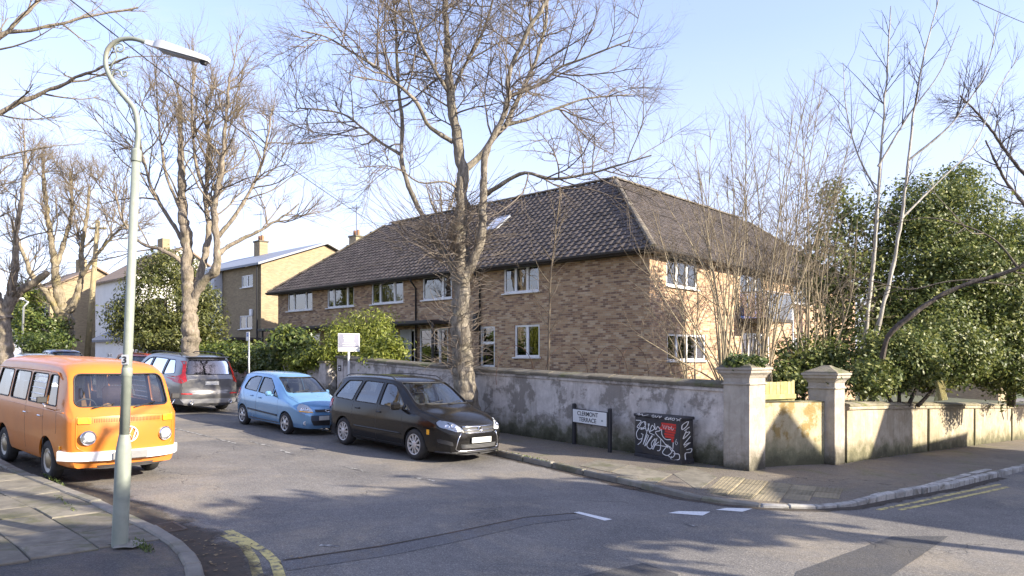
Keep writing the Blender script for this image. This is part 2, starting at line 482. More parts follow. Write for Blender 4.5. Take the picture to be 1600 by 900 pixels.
def render_mat(name, a, b, patch, moss_h, moss, stain, damp=0.35):
    """old lime render: blotches, bare patches, streaks and growth rising from the footway"""
    t = NT(name); c = t.coords(rand=False)
    at_ = t.node('Attribute', attribute_name='h')
    col = t.ramp(t.noise(3.0, 8, 0.7, 0.3), [(0.3, a), (0.62, b)])
    col = t.mix(t.fr(t.noise(1.7, 8, 0.68, 0.15), 0.50, 0.57), col, patch)
    mp = t.node('Mapping'); mp.inputs['Scale'].default_value = (5.0, 5.0, 0.35); t.l.new(c, mp.inputs[0])
    col = t.mix(t.fr(t.noise(1.6, 6, 0.7, vec=mp.outputs[0]), 0.52, 0.72, 0, 0.55), col, stain)
    hn = t.math('ADD', at_.outputs['Fac'], t.fr(t.noise(2.3, 6, 0.65), 0.2, 0.8, -damp, damp))
    col = t.mix(t.fr(hn, moss_h, moss_h * 0.35, 0, 0.85), col, moss)
    col = t.mix(t.fr(hn, moss_h * 0.5, 0.0, 0, 0.8), col, tuple(x * 0.3 for x in moss))
    t.color(col); t.set(Roughness=0.92)
    vc = t.node('TexVoronoi', feature='DISTANCE_TO_EDGE'); vc.inputs['Scale'].default_value = 1.1
    wv = t.node('VectorMath', operation='ADD')
    nn = t.node('TexNoise'); nn.inputs['Scale'].default_value = 2.0; nn.inputs['Detail'].default_value = 5; t.l.new(c, nn.inputs['Vector'])
    t.l.new(c, wv.inputs[0]); t.l.new(nn.outputs['Color'], wv.inputs[1]); t.l.new(wv.outputs[0], vc.inputs['Vector'])
    h = t.math('ADD', t.math('MULTIPLY', t.fr(vc.outputs['Distance'], 0, 0.015), 0.4), t.math('ADD', t.noise(7, 7, 0.7), t.math('MULTIPLY', t.fr(t.noise(1.7, 8, 0.68, 0.15), 0.50, 0.55), 0.35)))
    t.bump(h, 0.5, 0.03)
    return t.m
M_WALLS = render_mat('weathered_grey_render', (0.37, 0.335, 0.305), (0.62, 0.57, 0.53), (0.25, 0.225, 0.20), 0.66, (0.085, 0.085, 0.04), (0.17, 0.14, 0.11))
M_WALLR = render_mat('cream_grey_render', (0.31, 0.265, 0.185), (0.46, 0.40, 0.295), (0.34, 0.285, 0.195), 0.5, (0.13, 0.125, 0.06), (0.18, 0.155, 0.09), 0.3)
M_INFILL = render_mat('patchy_ochre_render', (0.34, 0.285, 0.165), (0.50, 0.43, 0.28), (0.29, 0.205, 0.075), 0.6, (0.16, 0.16, 0.09), (0.16, 0.15, 0.06), 0.3)
M_PIER = render_mat('smooth_grey_pier_render', (0.30, 0.265, 0.22), (0.44, 0.395, 0.335), (0.34, 0.30, 0.25), 0.40, (0.12, 0.11, 0.075), (0.20, 0.175, 0.13), 0.25)
M_COPE = rough_mat('mossy_coping', (0.115, 0.10, 0.07), (0.21, 0.185, 0.14), 3, 0.92, 0.6, 22, c3=(0.085, 0.10, 0.03), vary=0.2, bd=0.02)
M_COPER = rough_mat('lichened_coping', (0.20, 0.18, 0.12), (0.33, 0.29, 0.20), 3, 0.92, 0.6, 22, c3=(0.13, 0.13, 0.045), vary=0.15, bd=0.02)
M_METAL_BLK = plain('black_painted_metal', (0.018, 0.018, 0.022), 0.5)
M_WHITEP = plain('white_plastic', (0.78, 0.78, 0.76), 0.4)
# ------------------------------------------------------------------ ground, road
def far_h(x, y): return G(x, y) - 0.35
xs = [-900, -400, -200, -120] + list(range(-80, 81, 8)) + [120, 200, 400, 900]
mb = MB()
mb.add([(x, y, far_h(x, y)) for y in xs for x in xs], [(j * len(xs) + i, j * len(xs) + i + 1, (j + 1) * len(xs) + i + 1, (j + 1) * len(xs) + i) for j in range(len(xs) - 1) for i in range(len(xs) - 1)])
tag(mb.build('ground', M_GRASS, smooth=True), kind='structure')
road = tag(sheet('road', [(-60, -25), (60, -25), (60, 70), (-60, 70)], 0.0, M_ROAD, 1.0), kind='structure')
road.data.polygons.foreach_set('use_smooth', [True] * len(road.data.polygons))
def V2(v): return Vector((v[0], v[1]))
def resample(pts, step):
    pts = [V2(p) for p in pts]; out = [pts[0]]
    for a, b in zip(pts[:-1], pts[1:]):
        n = max(1, int(round((b - a).length / step)))
        for i in range(1, n + 1): out.append(a.lerp(b, i / n))
    return out
def offset_line(pts, d):
    out = []
    for i, p in enumerate(pts):
        t = (pts[min(i + 1, len(pts) - 1)] - pts[max(i - 1, 0)]).normalized()
        out.append(p + Vector((-t.y, t.x)) * d)
    return out
def strip(name, pts, w, mat, dz=0.004, parent=road, step=0.25, hf=G):
    pts = resample(pts, step); a = offset_line(pts, w / 2); b = offset_line(pts, -w / 2)
    mb = MB(); n = len(pts)
    mb.add([(p.x, p.y, hf(p.x, p.y) + dz) for p in a] + [(p.x, p.y, hf(p.x, p.y) + dz) for p in b],
           [(n + i, n + i + 1, i + 1, i) for i in range(n - 1)])
    o = mb.build(name, mat, parent, fix=False)
    return o
def gps(*pp, dz=0.0): return [V2(gp(x, y, dz)) for x, y in pp]
# kerb lines (road edge)
KR = gps((760, 712), (850, 730), (930, 747), (1010, 766), (1070, 779), (1130, 788), (1200, 794), (1275, 796), (1335, 792), (1375, 784), (1430, 774), (1492, 763), (1560, 746), (1600, 736))
KR = [KR[0] + D1 * k for k in (48, 24, 12, 6)] + KR
KR = KR + [KR[-1] + D2 * k for k in (6, 12, 24, 40)]
KL = gps((75, 742), (173, 793), (271, 847), (300, 872), (318, 900), (322, 935), (300, 990), (235, 1080))
dl = (KL[0] - KL[2]).normalized()
KL = [KL[0] + dl * 4 + (D1 * k) for k in (60, 30, 14, 7, 0)] + KL
KL = KL + [KL[-1] - D2 * k for k in (2, 6, 14)]
def nudge(line, amounts):
    n = [offset_line(line, 1.0)[i] - line[i] for i in range(len(line))]
    return [p + n[i] * amounts.get(i, 0.0) for i, p in enumerate(line)]
KR = nudge(KR, {0: .26, 1: .26, 2: .26, 3: .26, 4: .20, 5: .08})
KL = nudge(KL, {0: -.45, 1: -.45, 2: -.45, 3: -.45, 4: -.42, 5: -.34, 6: -.10})
# pavements
CROSS = V2(gp(1215, 792))
def K(x, y):
    """footway level above the road; the kerb drops at the crossing"""
    return G(x, y) - 0.066 * math.exp(-((Vector((x, y)) - CROSS).length / 1.75) ** 4)
P1C = Vector((4.53, 13.68))                                  # street corner of the first gate pier
P2C = V2(gp(1303, 727, 0.1)); 
R_END = Vector((18.2, 25.8)); DR = (R_END - (P2C + Vector((0.2, 0.2)))).normalized()
inner_R = [R_END + DR * 30, P2C + Vector((0.25, 0.45)), P1C + D2 * 0.35 + D1 * 0.2, P1C + D1 * 48 + D2 * 0.35]
kin = offset_line(KR, 0.12)
pav = tag(sheet('pavement', [(p.x, p.y) for p in kin] + [(p.x, p.y) for p in inner_R], 0.10, M_FOOT, 0.5, skirt=0.15, hfun=K), kind='structure')
kinl = offset_line(KL, -0.14)
pavl = tag(sheet('pavement', [(p.x, p.y) for p in kinl] + [(-22, -4), (-60, 40)], 0.085, M_TAR, 1.0, skirt=0.15), kind='structure')
random.seed(4)
def kerbs(line, parent, side, w, L, mat_f, s0, s1, rnd=0.010):
    """single kerb stones laid along a line; alike stones share one mesh"""
    pts = resample(line, 0.05); acc = [0.0]
    for a, b in zip(pts[:-1], pts[1:]): acc.append(acc[-1] + (b - a).length)
    meshes = {}
    s = s0
    while s < s1:
        m, l = mat_f(s)
        l = l or L
        i = min(range(len(acc)), key=lambda k: abs(acc[k] - s)); j = min(range(len(acc)), key=lambda k: abs(acc[k] - s - l))
        a, b = pts[i], pts[j]
        if (b - a).length < 0.05: break
        key = (m.name, l)
        if key not in meshes:
            q = MB(); q.box((0, 0, -0.1), (l - 0.018, w, 0.22), bev=0.02); meshes[key] = q.mesh('kerb_stone'); meshes[key].materials.append(m)
        c = (a + b) / 2; t = (b - a).normalized(); nrm = Vector((-t.y, t.x)) * side
        c = c + nrm * w / 2
        o = new_obj('kerb_stone', meshes[key], None, parent)
        pitch = -math.atan2(K(b.x, b.y) - K(a.x, a.y), (b - a).length)
        o.location = (c.x, c.y, K(c.x, c.y) + 0.104 + random.uniform(-rnd, rnd))
        o.rotation_euler = (random.uniform(-.03, .03), pitch + random.uniform(-.01, .01), math.atan2(t.y, t.x) + random.uniform(-.012, .012))
        s += l
    return s
def line_len(line): return sum((b - a).length for a, b in zip(line[:-1], line[1:]))
sR = line_len(KR[:4]); sCorner = line_len(KR[:10]); sW = line_len(KR[:13])
def km(s):
    if s > sCorner - 0.3: return (M_KERBW, 0.30 if s > sW else 0.42)
    return (M_KERB, 0.9)
kerbs(KR, pav, 1, 0.13, 0.9, km, 22.0, sCorner + 17.5)
sL = line_len(KL[:5])
sSl = line_len(KL[:8]) + 0.1
kerbs(KL, pavl, -1, 0.16, 0.9, lambda s: (M_KERB, 0.9 if s < sSl else 0.45), sL - 9.0, sSl + 4.2)
# second row of pale setts on the side road
for s_ in range(14):
    p = KR[15] + DR * (s_ * 0.32 - 1.1) + Vector((-DR.y, DR.x)) * 0.21
    if s_ == 0: q = MB(); q.box((0, 0, -0.1), (0.30, 0.15, 0.2), bev=0.015); sett_me = q.mesh('sett'); sett_me.materials.append(M_KERBW)
    new_obj('sett', sett_me, None, pav, loc=(p.x, p.y, G(p.x, p.y) + 0.108 + random.uniform(-.004, .004)), rot=(0, 0.035, math.atan2(DR.y, DR.x) + random.uniform(-.02, .02)))
# tactile paving at the crossing: buff slabs with rows of blisters
q = MB(); q.box((0, 0, -0.02), (0.394, 0.394, 0.05), bev=0.004)
for i in range(6):
    for j in range(6):
        cx, cy = (i - 2.5) * 0.066, (j - 2.5) * 0.066
        q.add([(cx + 0.02 * math.cos(a), cy + 0.02 * math.sin(a), 0.004) for a in (0, 1.57, 3.14, 4.71)] + [(cx + 0.011 * math.cos(a), cy + 0.011 * math.sin(a), 0.011) for a in (0, 1.57, 3.14, 4.71)],
              [(0, 1, 5, 4), (1, 2, 6, 5), (2, 3, 7, 6), (3, 0, 4, 7), (4, 5, 6, 7)])
tact_me = q.mesh('tactile_slab'); tact_me.materials.append(M_TACT)
ta = V2(gp(1098, 774, 0.1)); tb = V2(gp(1215, 788, 0.1)); tdir = (tb - ta).normalized(); tn = Vector((-tdir.y, tdir.x))
kd = resample(kin, 0.1)
for i in range(6):
    for j in range(5):
        p = ta + tdir * (0.05 + i * 0.4) + tn * (0.28 + j * 0.4)
        kk = min(range(len(kd)), key=lambda i_: (p - kd[i_]).length); kt = (kd[min(kk + 1, len(kd) - 1)] - kd[max(kk - 1, 0)]).normalized()
        if (p - kd[kk]).dot(Vector((-kt.y, kt.x))) < 0.27: continue
        new_obj('tactile_slab', tact_me, None, pav, loc=(p.x, p.y, K(p.x, p.y) + 0.106), rot=(0.03, 0.0, math.atan2(tdir.y, tdir.x)))
# lighter flags let into the right-hand pavement
for pts_ in ([(955, 738), (985, 727), (1050, 741), (1020, 757)], [(1052, 741), (1085, 731), (1120, 745), (1090, 762)], [(905, 728), (935, 719), (983, 727), (953, 738)]):
    pg = gps(*pts_, dz=0.1)
    q = MB(); q.add([(p.x, p.y, K(p.x, p.y) + 0.108) for p in pg] + [(p.x, p.y, G(p.x, p.y) + 0.02) for p in pg], [(0, 1, 2, 3), (0, 4, 5, 1), (1, 5, 6, 2), (2, 6, 7, 3), (3, 7, 4, 0)])
    q.build('paving_slab', M_SLAB, pav)
# flagstones of the left pavement, laid in rows from the kerb inwards
kl = resample(KL, 0.05); accl = [0.0]
for a, b in zip(kl[:-1], kl[1:]): accl.append(accl[-1] + (b - a).length)
def kl_at(s):
    i = min(range(len(accl)), key=lambda k: abs(accl[k] - s)); a, b = kl[max(i - 12, 0)], kl[min(i + 12, len(kl) - 1)]
    return kl[i], (b - a).normalized()
random.seed(9)
for row in range(6):
    s = sL - 1.0 + random.uniform(0, 0.6); d0 = 0.168 + row * 0.61
    while s < sSl - row * 0.12:
        l = random.choice((0.6, 0.75, 0.9, 0.9))
        (a, ta_), (b, tb_) = kl_at(s), kl_at(s + l)
        na, nb = Vector((ta_.y, -ta_.x)), Vector((tb_.y, -tb_.x)); g_ = 0.006
        tt = (b - a).normalized()
        cs = [a + na * (d0 + g_) + tt * g_, b + nb * (d0 + g_) - tt * g_, b + nb * (d0 + 0.61 - g_) - tt * g_, a + na * (d0 + 0.61 - g_) + tt * g_]
        dz = 0.106 + random.uniform(-0.007, 0.007); tilt = random.uniform(-.006, .006)
        s += l
        if (row in (2, 3) and random.random() < 0.12): continue
        c0 = sum(cs, Vector((0, 0))) / 4
        q = MB(); e = 0.012
        top = [c + (c0 - c).normalized() * e for c in cs]
        q.add([(p.x - c0.x, p.y - c0.y, G(p.x, p.y) + dz + (tilt if k < 2 else -tilt) - G(c0.x, c0.y)) for k, p in enumerate(top)] +
              [(p.x - c0.x, p.y - c0.y, G(p.x, p.y) + dz - 0.008 - G(c0.x, c0.y)) for p in cs] + [(p.x - c0.x, p.y - c0.y, G(p.x, p.y) - G(c0.x, c0.y)) for p in cs],
              [(3, 2, 1, 0)] + [(k, (k + 1) % 4, 4 + (k + 1) % 4, 4 + k) for k in range(4)] + [(4 + k, 4 + (k + 1) % 4, 8 + (k + 1) % 4, 8 + k) for k in range(4)])
        q.build('paving_slab', M_SLAB, pavl, loc=(c0.x, c0.y, G(c0.x, c0.y)))
# road paint
strip('yellow_line', gps((350, 836), (380, 851), (396, 874), (403, 900), (404, 940)), 0.11, M_YELL)
strip('yellow_line', gps((356, 829), (383, 843), (414, 862), (430, 878), (437, 900), (440, 940)), 0.11, M_YELL)
strip('yellow_line', gps((1372, 797), (1440, 783), (1520, 766), (1562, 757)), 0.08, M_YELL)
strip('yellow_line', gps((1405, 797), (1475, 783), (1540, 769), (1575, 761)), 0.08, M_YELL)
def quad(name, pp, mat, dz=0.005):
    pg = gps(*pp); q = MB(); q.add([(p.x, p.y, G(p.x, p.y) + dz) for p in pg], [tuple(range(len(pg)))])
    o = q.build(name, mat, road, fix=False)
    if o.data.polygons[0].normal.z < 0: o.data.flip_normals()
    return o
quad('white_dash', [(896, 801), (905, 800), (957, 812), (945, 814)], M_WHITE)
quad('white_dash', [(1044, 802), (1060, 799), (1110, 800), (1098, 806)], M_WHITE)
quad('white_dash', [(1118, 797), (1135, 794), (1176, 795), (1160, 800)], M_WHITE)
quad('white_dash', [(1183, 793), (1200, 790), (1246, 791), (1232, 795)], M_WHITE)
quad('white_dash', [(1068, 819), (1074, 818), (1090, 823), (1084, 824)], M_WFAINT)
for a_, b_ in (((262, 667), (330, 683)), ((336, 685), (372, 694)), ((392, 690), (424, 698)), ((438, 703), (460, 711)), ((538, 729), (575, 738)), ((640, 745), (680, 752)), ((500, 852), (530, 854))):
    strip('faded_dash', gps(a_, b_), 0.07, M_WFAINT, dz=0.005)
# patches, trench scars
def patch(pp, mat, dz):
    return sheet('asphalt_patch', [(p.x, p.y) for p in gps(*pp)], dz, mat, 0.5, parent=road)
patch([(1245, 893), (1330, 862), (1395, 838), (1482, 838), (1440, 868), (1395, 898), (1330, 960), (1215, 960)], M_PATCH, 0.004)
patch([(910, 900), (1005, 880), (1060, 898), (1040, 960), (880, 960)], M_PATCH, 0.004)
strip('trench_scar', gps((442, 885), (600, 862), (700, 842), (820, 815), (900, 806)), 0.34, asphalt('trench_asphalt', (0.10, 0.098, 0.10), (0.165, 0.16, 0.155)), 0.004)
strip('tar_seam', gps((442, 876), (600, 853), (700, 834), (820, 809), (900, 802)), 0.035, M_DIRT, 0.007)
# dirt along both gutters: ragged film thinning out from the kerb
def dirt_mat():
    t = NT('gutter_film'); t.coords(rand=False); at_ = t.node('Attribute', attribute_name='e')
    t.color(t.ramp(t.noise(7, 7, .7), [(.3, (.045, .038, .03)), (.6, (.085, .066, .048)), (.75, (.14, .085, .06))])); t.set(Roughness=.95); t.bump(t.noise(30, 5, .7), .7, .02)
    k = t.math('SUBTRACT', t.math('ADD', t.noise(2.2, 8, .7), .12), at_.outputs['Fac'])
    tr = t.node('BsdfTransparent'); m = t.node('MixShader'); t.l.new(t.fr(k, -.02, .22, 0, .85), m.inputs[0]); t.l.new(tr.outputs[0], m.inputs[1]); t.l.new(t.p.outputs[0], m.inputs[2]); t.l.new(m.outputs[0], t.out.inputs[0])
    return t.m
M_FILM = dirt_mat()
def dirt(line, w0, dz):
    pts = resample(line, 0.12); mb = MB(); n = len(pts); A, Bv = [], []
    off = offset_line(pts, -w0)
    mb.add([(p.x, p.y, G(p.x, p.y) + dz) for p in pts] + [(p.x, p.y, G(p.x, p.y) + dz) for p in off], [(n + i, n + i + 1, i + 1, i) for i in range(n - 1)])
    o = mb.build('gutter_dirt', M_FILM, road, fix=False); a = o.data.attributes.new('e', 'FLOAT', 'POINT'); a.data.foreach_set('value', [0.0] * n + [1.0] * n)
    return o
dirt(KR[3:17], 0.30, 0.006)
dirt([p for p in KL[4:11]], -0.95, 0.006).data.flip_normals()
# gully grates
def grate(px, py, rz_dir, w=0.46, l=0.46):
    c = gp(px, py); g_ = empty('gully_grate', (c.x, c.y, G(c.x, c.y)), math.atan2(rz_dir.y, rz_dir.x))
    q = MB(); t_ = 0.035
    for (cx, cy, sx, sy) in ((0, l / 2, w, t_), (0, -l / 2, w, t_), (w / 2, 0, t_, l - t_), (-w / 2, 0, t_, l - t_)): q.box((cx, cy, 0.0), (sx, sy, 0.024))
    q.build('frame', M_IRON, g_)
    q = MB(); q.box((0, 0, -0.03), (w, l, 0.064)); q.build('pit', plain('dark_pit', (0.008, 0.008, 0.008), 0.9), g_)
    bar = MB(); bar.box((0, 0, 0.0), (0.018, l - 0.05, 0.02)); bm_ = bar.mesh('bar'); bm_.materials.append(M_IRON)
    for k in range(9): new_obj('bar', bm_, None, g_, loc=(-w / 2 + 0.05 + k * (w - 0.1) / 8, 0, 0.004))
    return g_
tag(grate(252, 826, D1, 0.5, 0.42), 'rusty iron gully grate in the gutter right of the lamp post', 'drain')
tag(grate(978, 760, D1, 0.55, 0.32), 'iron gully grate beside the kerb opposite the graffiti cabinet', 'drain')
# fallen leaves and grit
def litter(name, regions, n, size, mat, seed, dz):
    rng = np.random.default_rng(seed); V, Fc = [], []
    for i in range(n):
        a, b, w = regions[rng.integers(len(regions))]
        p = a.lerp(b, rng.random()); nn_ = (b - a).normalized(); p = p + Vector((-nn_.y, nn_.x)) * rng.normal(0, w)
        an = rng.random() * 6.28; s = size * rng.uniform(0.5, 1.4); z = G(p.x, p.y) + dz + rng.uniform(0.004, 0.02)
        b0 = len(V)
        for k, (u, v, h) in enumerate(((1, 0, 0.3), (0, .55, 0), (-1, 0, .3), (0, -.55, 0))):
            V.append((p.x + s * (u * math.cos(an) - v * math.sin(an)), p.y + s * (u * math.sin(an) + v * math.cos(an)), z + h * s * rng.random()))
        Fc.append((b0, b0 + 1, b0 + 2, b0 + 3))
    return tag(new_obj(name, np_mesh(name, V, Fc, 4), mat), name.replace('_', ' ') + ' scattered along the gutters and wall foot', 'litter', kind='stuff')
M_LITTER = leaf_mat('dead_leaf', [(0, (0.10, 0.06, 0.03)), (0.5, (0.20, 0.13, 0.06)), (1, (0.32, 0.24, 0.12))], 0.1, 0.8)
litter('fallen_leaves', [(KL[4], KL[7], 0.22), (KL[5], KL[8], 0.3), (KL[7], KL[9], 0.35)], 420, 0.022, M_LITTER, 3, 0.008)
litter('dead_leaves', [(P1C, P1C + D1 * 9, 0.18), (P2C, P2C + DR * 9, 0.25), (KR[4], KR[9], 0.12)], 380, 0.024, M_LITTER, 5, 0.11)
# ------------------------------------------------------------------ walls
def set_h(o, base=0.1):
    me = o.data; a = me.attributes.new('h', 'FLOAT', 'POINT'); off = o.location + (o.parent.location if o.parent else Vector())
    a.data.foreach_set('value', [v.co.z + off.z - G(v.co.x + off.x, v.co.y + off.y) - base for v in me.vertices])
def wall_run(name, P0, d, L, h, thick, mat, cmat, label, cope=(0.13, 0.09, 0.6), band=True, step=0.35, base=0.1, sink=0.4, hf=None):
    """wall that follows the slope; front face on the line P0 + d*s, body behind it. d x n: n points to the street"""
    n = Vector((-d.y, d.x))
    root = empty(name, (P0.x, P0.y, G(P0.x, P0.y) + base), 0, label, 'wall')
    o3 = root.location; ns = int(L / step) + 1
    hh = hf or (lambda s: h)
    def pt(s, off, z):
        p = P0 + d * s + n * off
        return (p.x - o3.x, p.y - o3.y, G(*(P0 + d * s)) + base + z - o3.z)
    rows = [-sink, 0.0, 0.12, 0.3, 0.55, 0.85, 1.15, 1.5, 1.9]
    vs_, fs = [], []
    nr = 9
    for i in range(ns + 1):
        s = L * i / ns; H_ = hh(s)
        for k in range(nr):
            z = -sink if k == 0 else H_ * (k - 1) / (nr - 2)
            wob = 0.012 * mnoise.noise(Vector((s * 1.3 + P0.x, z * 1.6, 0.3)))
            vs_.append(pt(s, wob if k < nr - 1 else 0, z))
        vs_.append(pt(s, -thick, H_)); vs_.append(pt(s, -thick, -sink))
    m = nr + 2
    for i in range(ns):
        for k in range(m - 1):
            a = i * m + k; fs.append((a, a + 1, a + m + 1, a + m))
    fs.append(tuple(range(m))); fs.append(tuple(ns * m + k for k in range(m))[::-1])
    q = MB(); q.add(vs_, fs); b = q.build('rendered_face', mat, root, smooth=False); autosmooth(b, 30); set_h(b, base)
    if band:                                            # moulded string under the coping
        q = MB(); vs_, fs = [], []
        for i in range(ns + 1):
            s = L * i / ns; H_ = hh(s)
            for off, z in ((-0.02, H_ - 0.09), (0.045, H_ - 0.075), (0.055, H_ - 0.035), (0.03, H_ - 0.002), (-0.02, H_ - 0.002)): vs_.append(pt(s, off, z))
        for i in range(ns):
            for k in range(4): a = i * 5 + k; fs.append((a, a + 1, a + 6, a + 5))
        fs.append((0, 1, 2, 3, 4)); fs.append(tuple(ns * 5 + k for k in range(5))[::-1])
        q.add(vs_, fs); b = q.build('moulding', mat, root); set_h(b, base)
    ct, ov, cl = cope                                   # coping stones one by one
    s = 0.0; rnd = random.Random(17 + int(P0.x * 10))
    while s < L - 0.02:
        l = min(cl * rnd.uniform(0.9, 1.1), L - s)
        q = MB(); vs_ = []
        j0, j1 = rnd.uniform(-.006, .008), rnd.uniform(-.006, .008)
        for e, jj in ((s + 0.004, j0), (s + l - 0.004, j1)):
            H_ = hh(e)
            for off, z in ((ov, H_ + 0.002), (ov + 0.004, H_ + ct * 0.45), (ov - 0.03, H_ + ct * 0.62), (-thick * 0.5, H_ + ct), (-thick - ov + 0.02, H_ + ct * 0.6), (-thick - ov, H_ + 0.002)):
                vs_.append(pt(e, off, z + jj))
        q.add(vs_, [(0, 1, 2, 3, 4, 5), (6, 7, 8, 9, 10, 11)] + [(k, (k + 1) % 6, 6 + (k + 1) % 6, 6 + k) for k in range(6)])
        q.build('coping_stone', cmat, root)
        s += l
    return root
WS = P1C + D1 * 0.50 + D2 * 0.10
gw = wall_run('garden_wall', WS, D1, 15.0, 1.62, 0.30, M_WALLS, M_COPE, 'long grey stained street wall behind the street name sign', hf=lambda s: 1.56 + 0.004 * s)
WF = P1C + D1 * 16.75 + D2 * 0.10
fw = wall_run('garden_wall', WF, D1, 9.5, 1.25, 0.26, M_WALLS, M_COPE, 'low ivy topped street wall behind the blue hatchback', cope=(0.08, 0.05, 0.6), band=False)
wall_run('garden_wall', WF + D1 * 9.5, D1, 14, 1.0, 0.26, M_WALLS, M_COPE, 'far hedge topped street wall behind the grey estate car', cope=(0.08, 0.05, 0.8), band=False)
RW0 = P2C + DR * 0.62 + Vector((0.06, 0.07))
nR = Vector((-DR.y, DR.x))
# right-hand wall runs the other way: build from its far end so that its face looks at the road
RWE = RW0 + DR * 24
rw = wall_run('garden_wall', RWE, -DR, 24.0, 1.22, 0.28, M_WALLR, M_COPER, 'sunlit cream wall along the side road under the evergreens', cope=(0.09, 0.06, 0.7))
# flat pilaster strips on the right-hand wall
for s_ in (5.3, 9.6, 14.2):
    p = RW0 + DR * s_ - nR * 0.0
    q = MB(); q.box((0, 0.0, 0.5), (0.10, 0.07, 1.38), bev=0.01)
    o = q.build('pilaster', M_WALLR, rw, rot=(0, 0, math.atan2(DR.y, DR.x))); o.location = Vector((p.x, p.y, G(p.x, p.y) + 0.12)) - rw.location
# gate piers
def pier(c, d, a, b, h, label, capmat, name='gate_pier'):
    root = empty(name, (c.x, c.y, G(c.x, c.y) + 0.1), math.atan2(d.y, d.x), label, 'pier')
    q = MB(); n_ = 10
    prof = [(1.0, -0.4), (1.0, 0.0), (1.0, 0.16), (1.0, 0.2)] + [(1.0, h * k / 6) for k in range(1, 7)]
    for f, z in prof:
        q.v += [(sx * a / 2 * f + 0.004 * mnoise.noise(Vector((sx, sy, z * 2))), sy * b / 2 * f, z) for sx, sy in ((-1, -1), (1, -1), (1, 1), (-1, 1))]
    for i in range(len(prof) - 1):
        for k in range(4): q.f.append((i * 4 + k, i * 4 + (k + 1) % 4, i * 4 + 4 + (k + 1) % 4, i * 4 + 4 + k))
    q.f.append((0, 3, 2, 1)); n0 = (len(prof) - 1) * 4; q.f.append((n0, n0 + 1, n0 + 2, n0 + 3))
    o = q.build('shaft', M_PIER, root)
    at_ = o.data.attributes.new('h', 'FLOAT', 'POINT'); at_.data.foreach_set('value', [v.co.z for v in o.data.vertices])
    def mould(nm, pr, mat):
        q = MB()
        for e, z in pr: q.v += [(sx * (a / 2 + e), sy * (b / 2 + e), z) for sx, sy in ((-1, -1), (1, -1), (1, 1), (-1, 1))]
        for i in range(len(pr) - 1):
            for k in range(4): q.f.append((i * 4 + k, i * 4 + (k + 1) % 4, i * 4 + 4 + (k + 1) % 4, i * 4 + 4 + k))
        q.f.append((0, 3, 2, 1)); n0 = (len(pr) - 1) * 4; q.f.append((n0, n0 + 1, n0 + 2, n0 + 3))
        o = q.build(nm, mat, root)
        at_ = o.data.attributes.new('h', 'FLOAT', 'POINT'); at_.data.foreach_set('value', [v.co.z for v in o.data.vertices])
        return o
    mould('necking', [(0.012, h - 0.14), (0.028, h - 0.13), (0.028, h - 0.11), (0.012, h - 0.10)], M_PIER)
    mould('cornice', [(0.01, h), (0.02, h + 0.02), (0.035, h + 0.05), (0.075, h + 0.09), (0.085, h + 0.10), (0.085, h + 0.14), (0.11, h + 0.16), (0.11, h + 0.20)], M_PIER)
    mould('cap_stone', [(0.085, h + 0.202), (0.06, h + 0.23), (-a * 0.25, h + 0.32), (-a * 0.36, h + 0.36)], capmat)
    return root
PA, PB = 0.55, 0.62
c1 = P1C + D1 * PA / 2 + D2 * PB / 2
pier1 = pier(c1, D1, PA, PB, 1.78, 'taller grey corner gate pier with ivy on its cap', M_COPE)
c2 = P2C + D1 * 0.27 + DR * 0.27
pier2 = pier(c2, D1, 0.56, 0.50, 1.72, 'mossy capped gate pier right of the timber boards', M_COPE)
# walled-up gateway between the piers
ia = P1C + D2 * 0.62 + D1 * 0.16; ib = P2C + D1 * 0.20
di = (ib - ia).normalized()
inf = wall_run('blocked_gateway', ib, -di, (ib - ia).length, 1.2, 0.22, M_INFILL, M_INFILL, 'ochre stained wall closing the gateway between the two piers', cope=(0.03, 0.012, 3.0), band=False,
               hf=lambda s: 1.30 + 0.02 * math.sin(s * 3.1))
M_BOARD = rough_mat('yellowed_fence_board', (0.36, 0.31, 0.12), (0.50, 0.45, 0.22), 5, 0.8, 0.3, 40, c3=(0.30, 0.30, 0.10), vary=0.14)
bp = ia + di * 0.02 + Vector((-di.y, di.x)) * 0.32
bf = empty('timber_boarding', (bp.x, bp.y, G(bp.x, bp.y) + 0.1), math.atan2(di.y, di.x), 'yellowed timber boards above the blocked gateway wall', 'fence')
nb_ = 13; bw = ((ib - ia).length - 0.55) / nb_
for k in range(nb_):
    q = MB(); q.box((0, 0, 0), (bw - 0.004, 0.022, 0.9), bev=0.003)
    q.build('board', M_BOARD, bf, loc=(bw * (k + 0.5), random.uniform(-.004, .004), 1.22 + random.uniform(-.006, .006)))
q = MB(); q.box((bw * nb_ / 2, -0.035, 1.36), (bw * nb_, 0.045, 0.10), bev=0.006); q.build('rail', M_BOARD, bf)
for k in (0, 1):
    q = MB(); q.box((bw * nb_ * k, 0.05, 0.8), (0.07, 0.07, 1.8), bev=0.006); q.build('post', M_BOARD, bf)
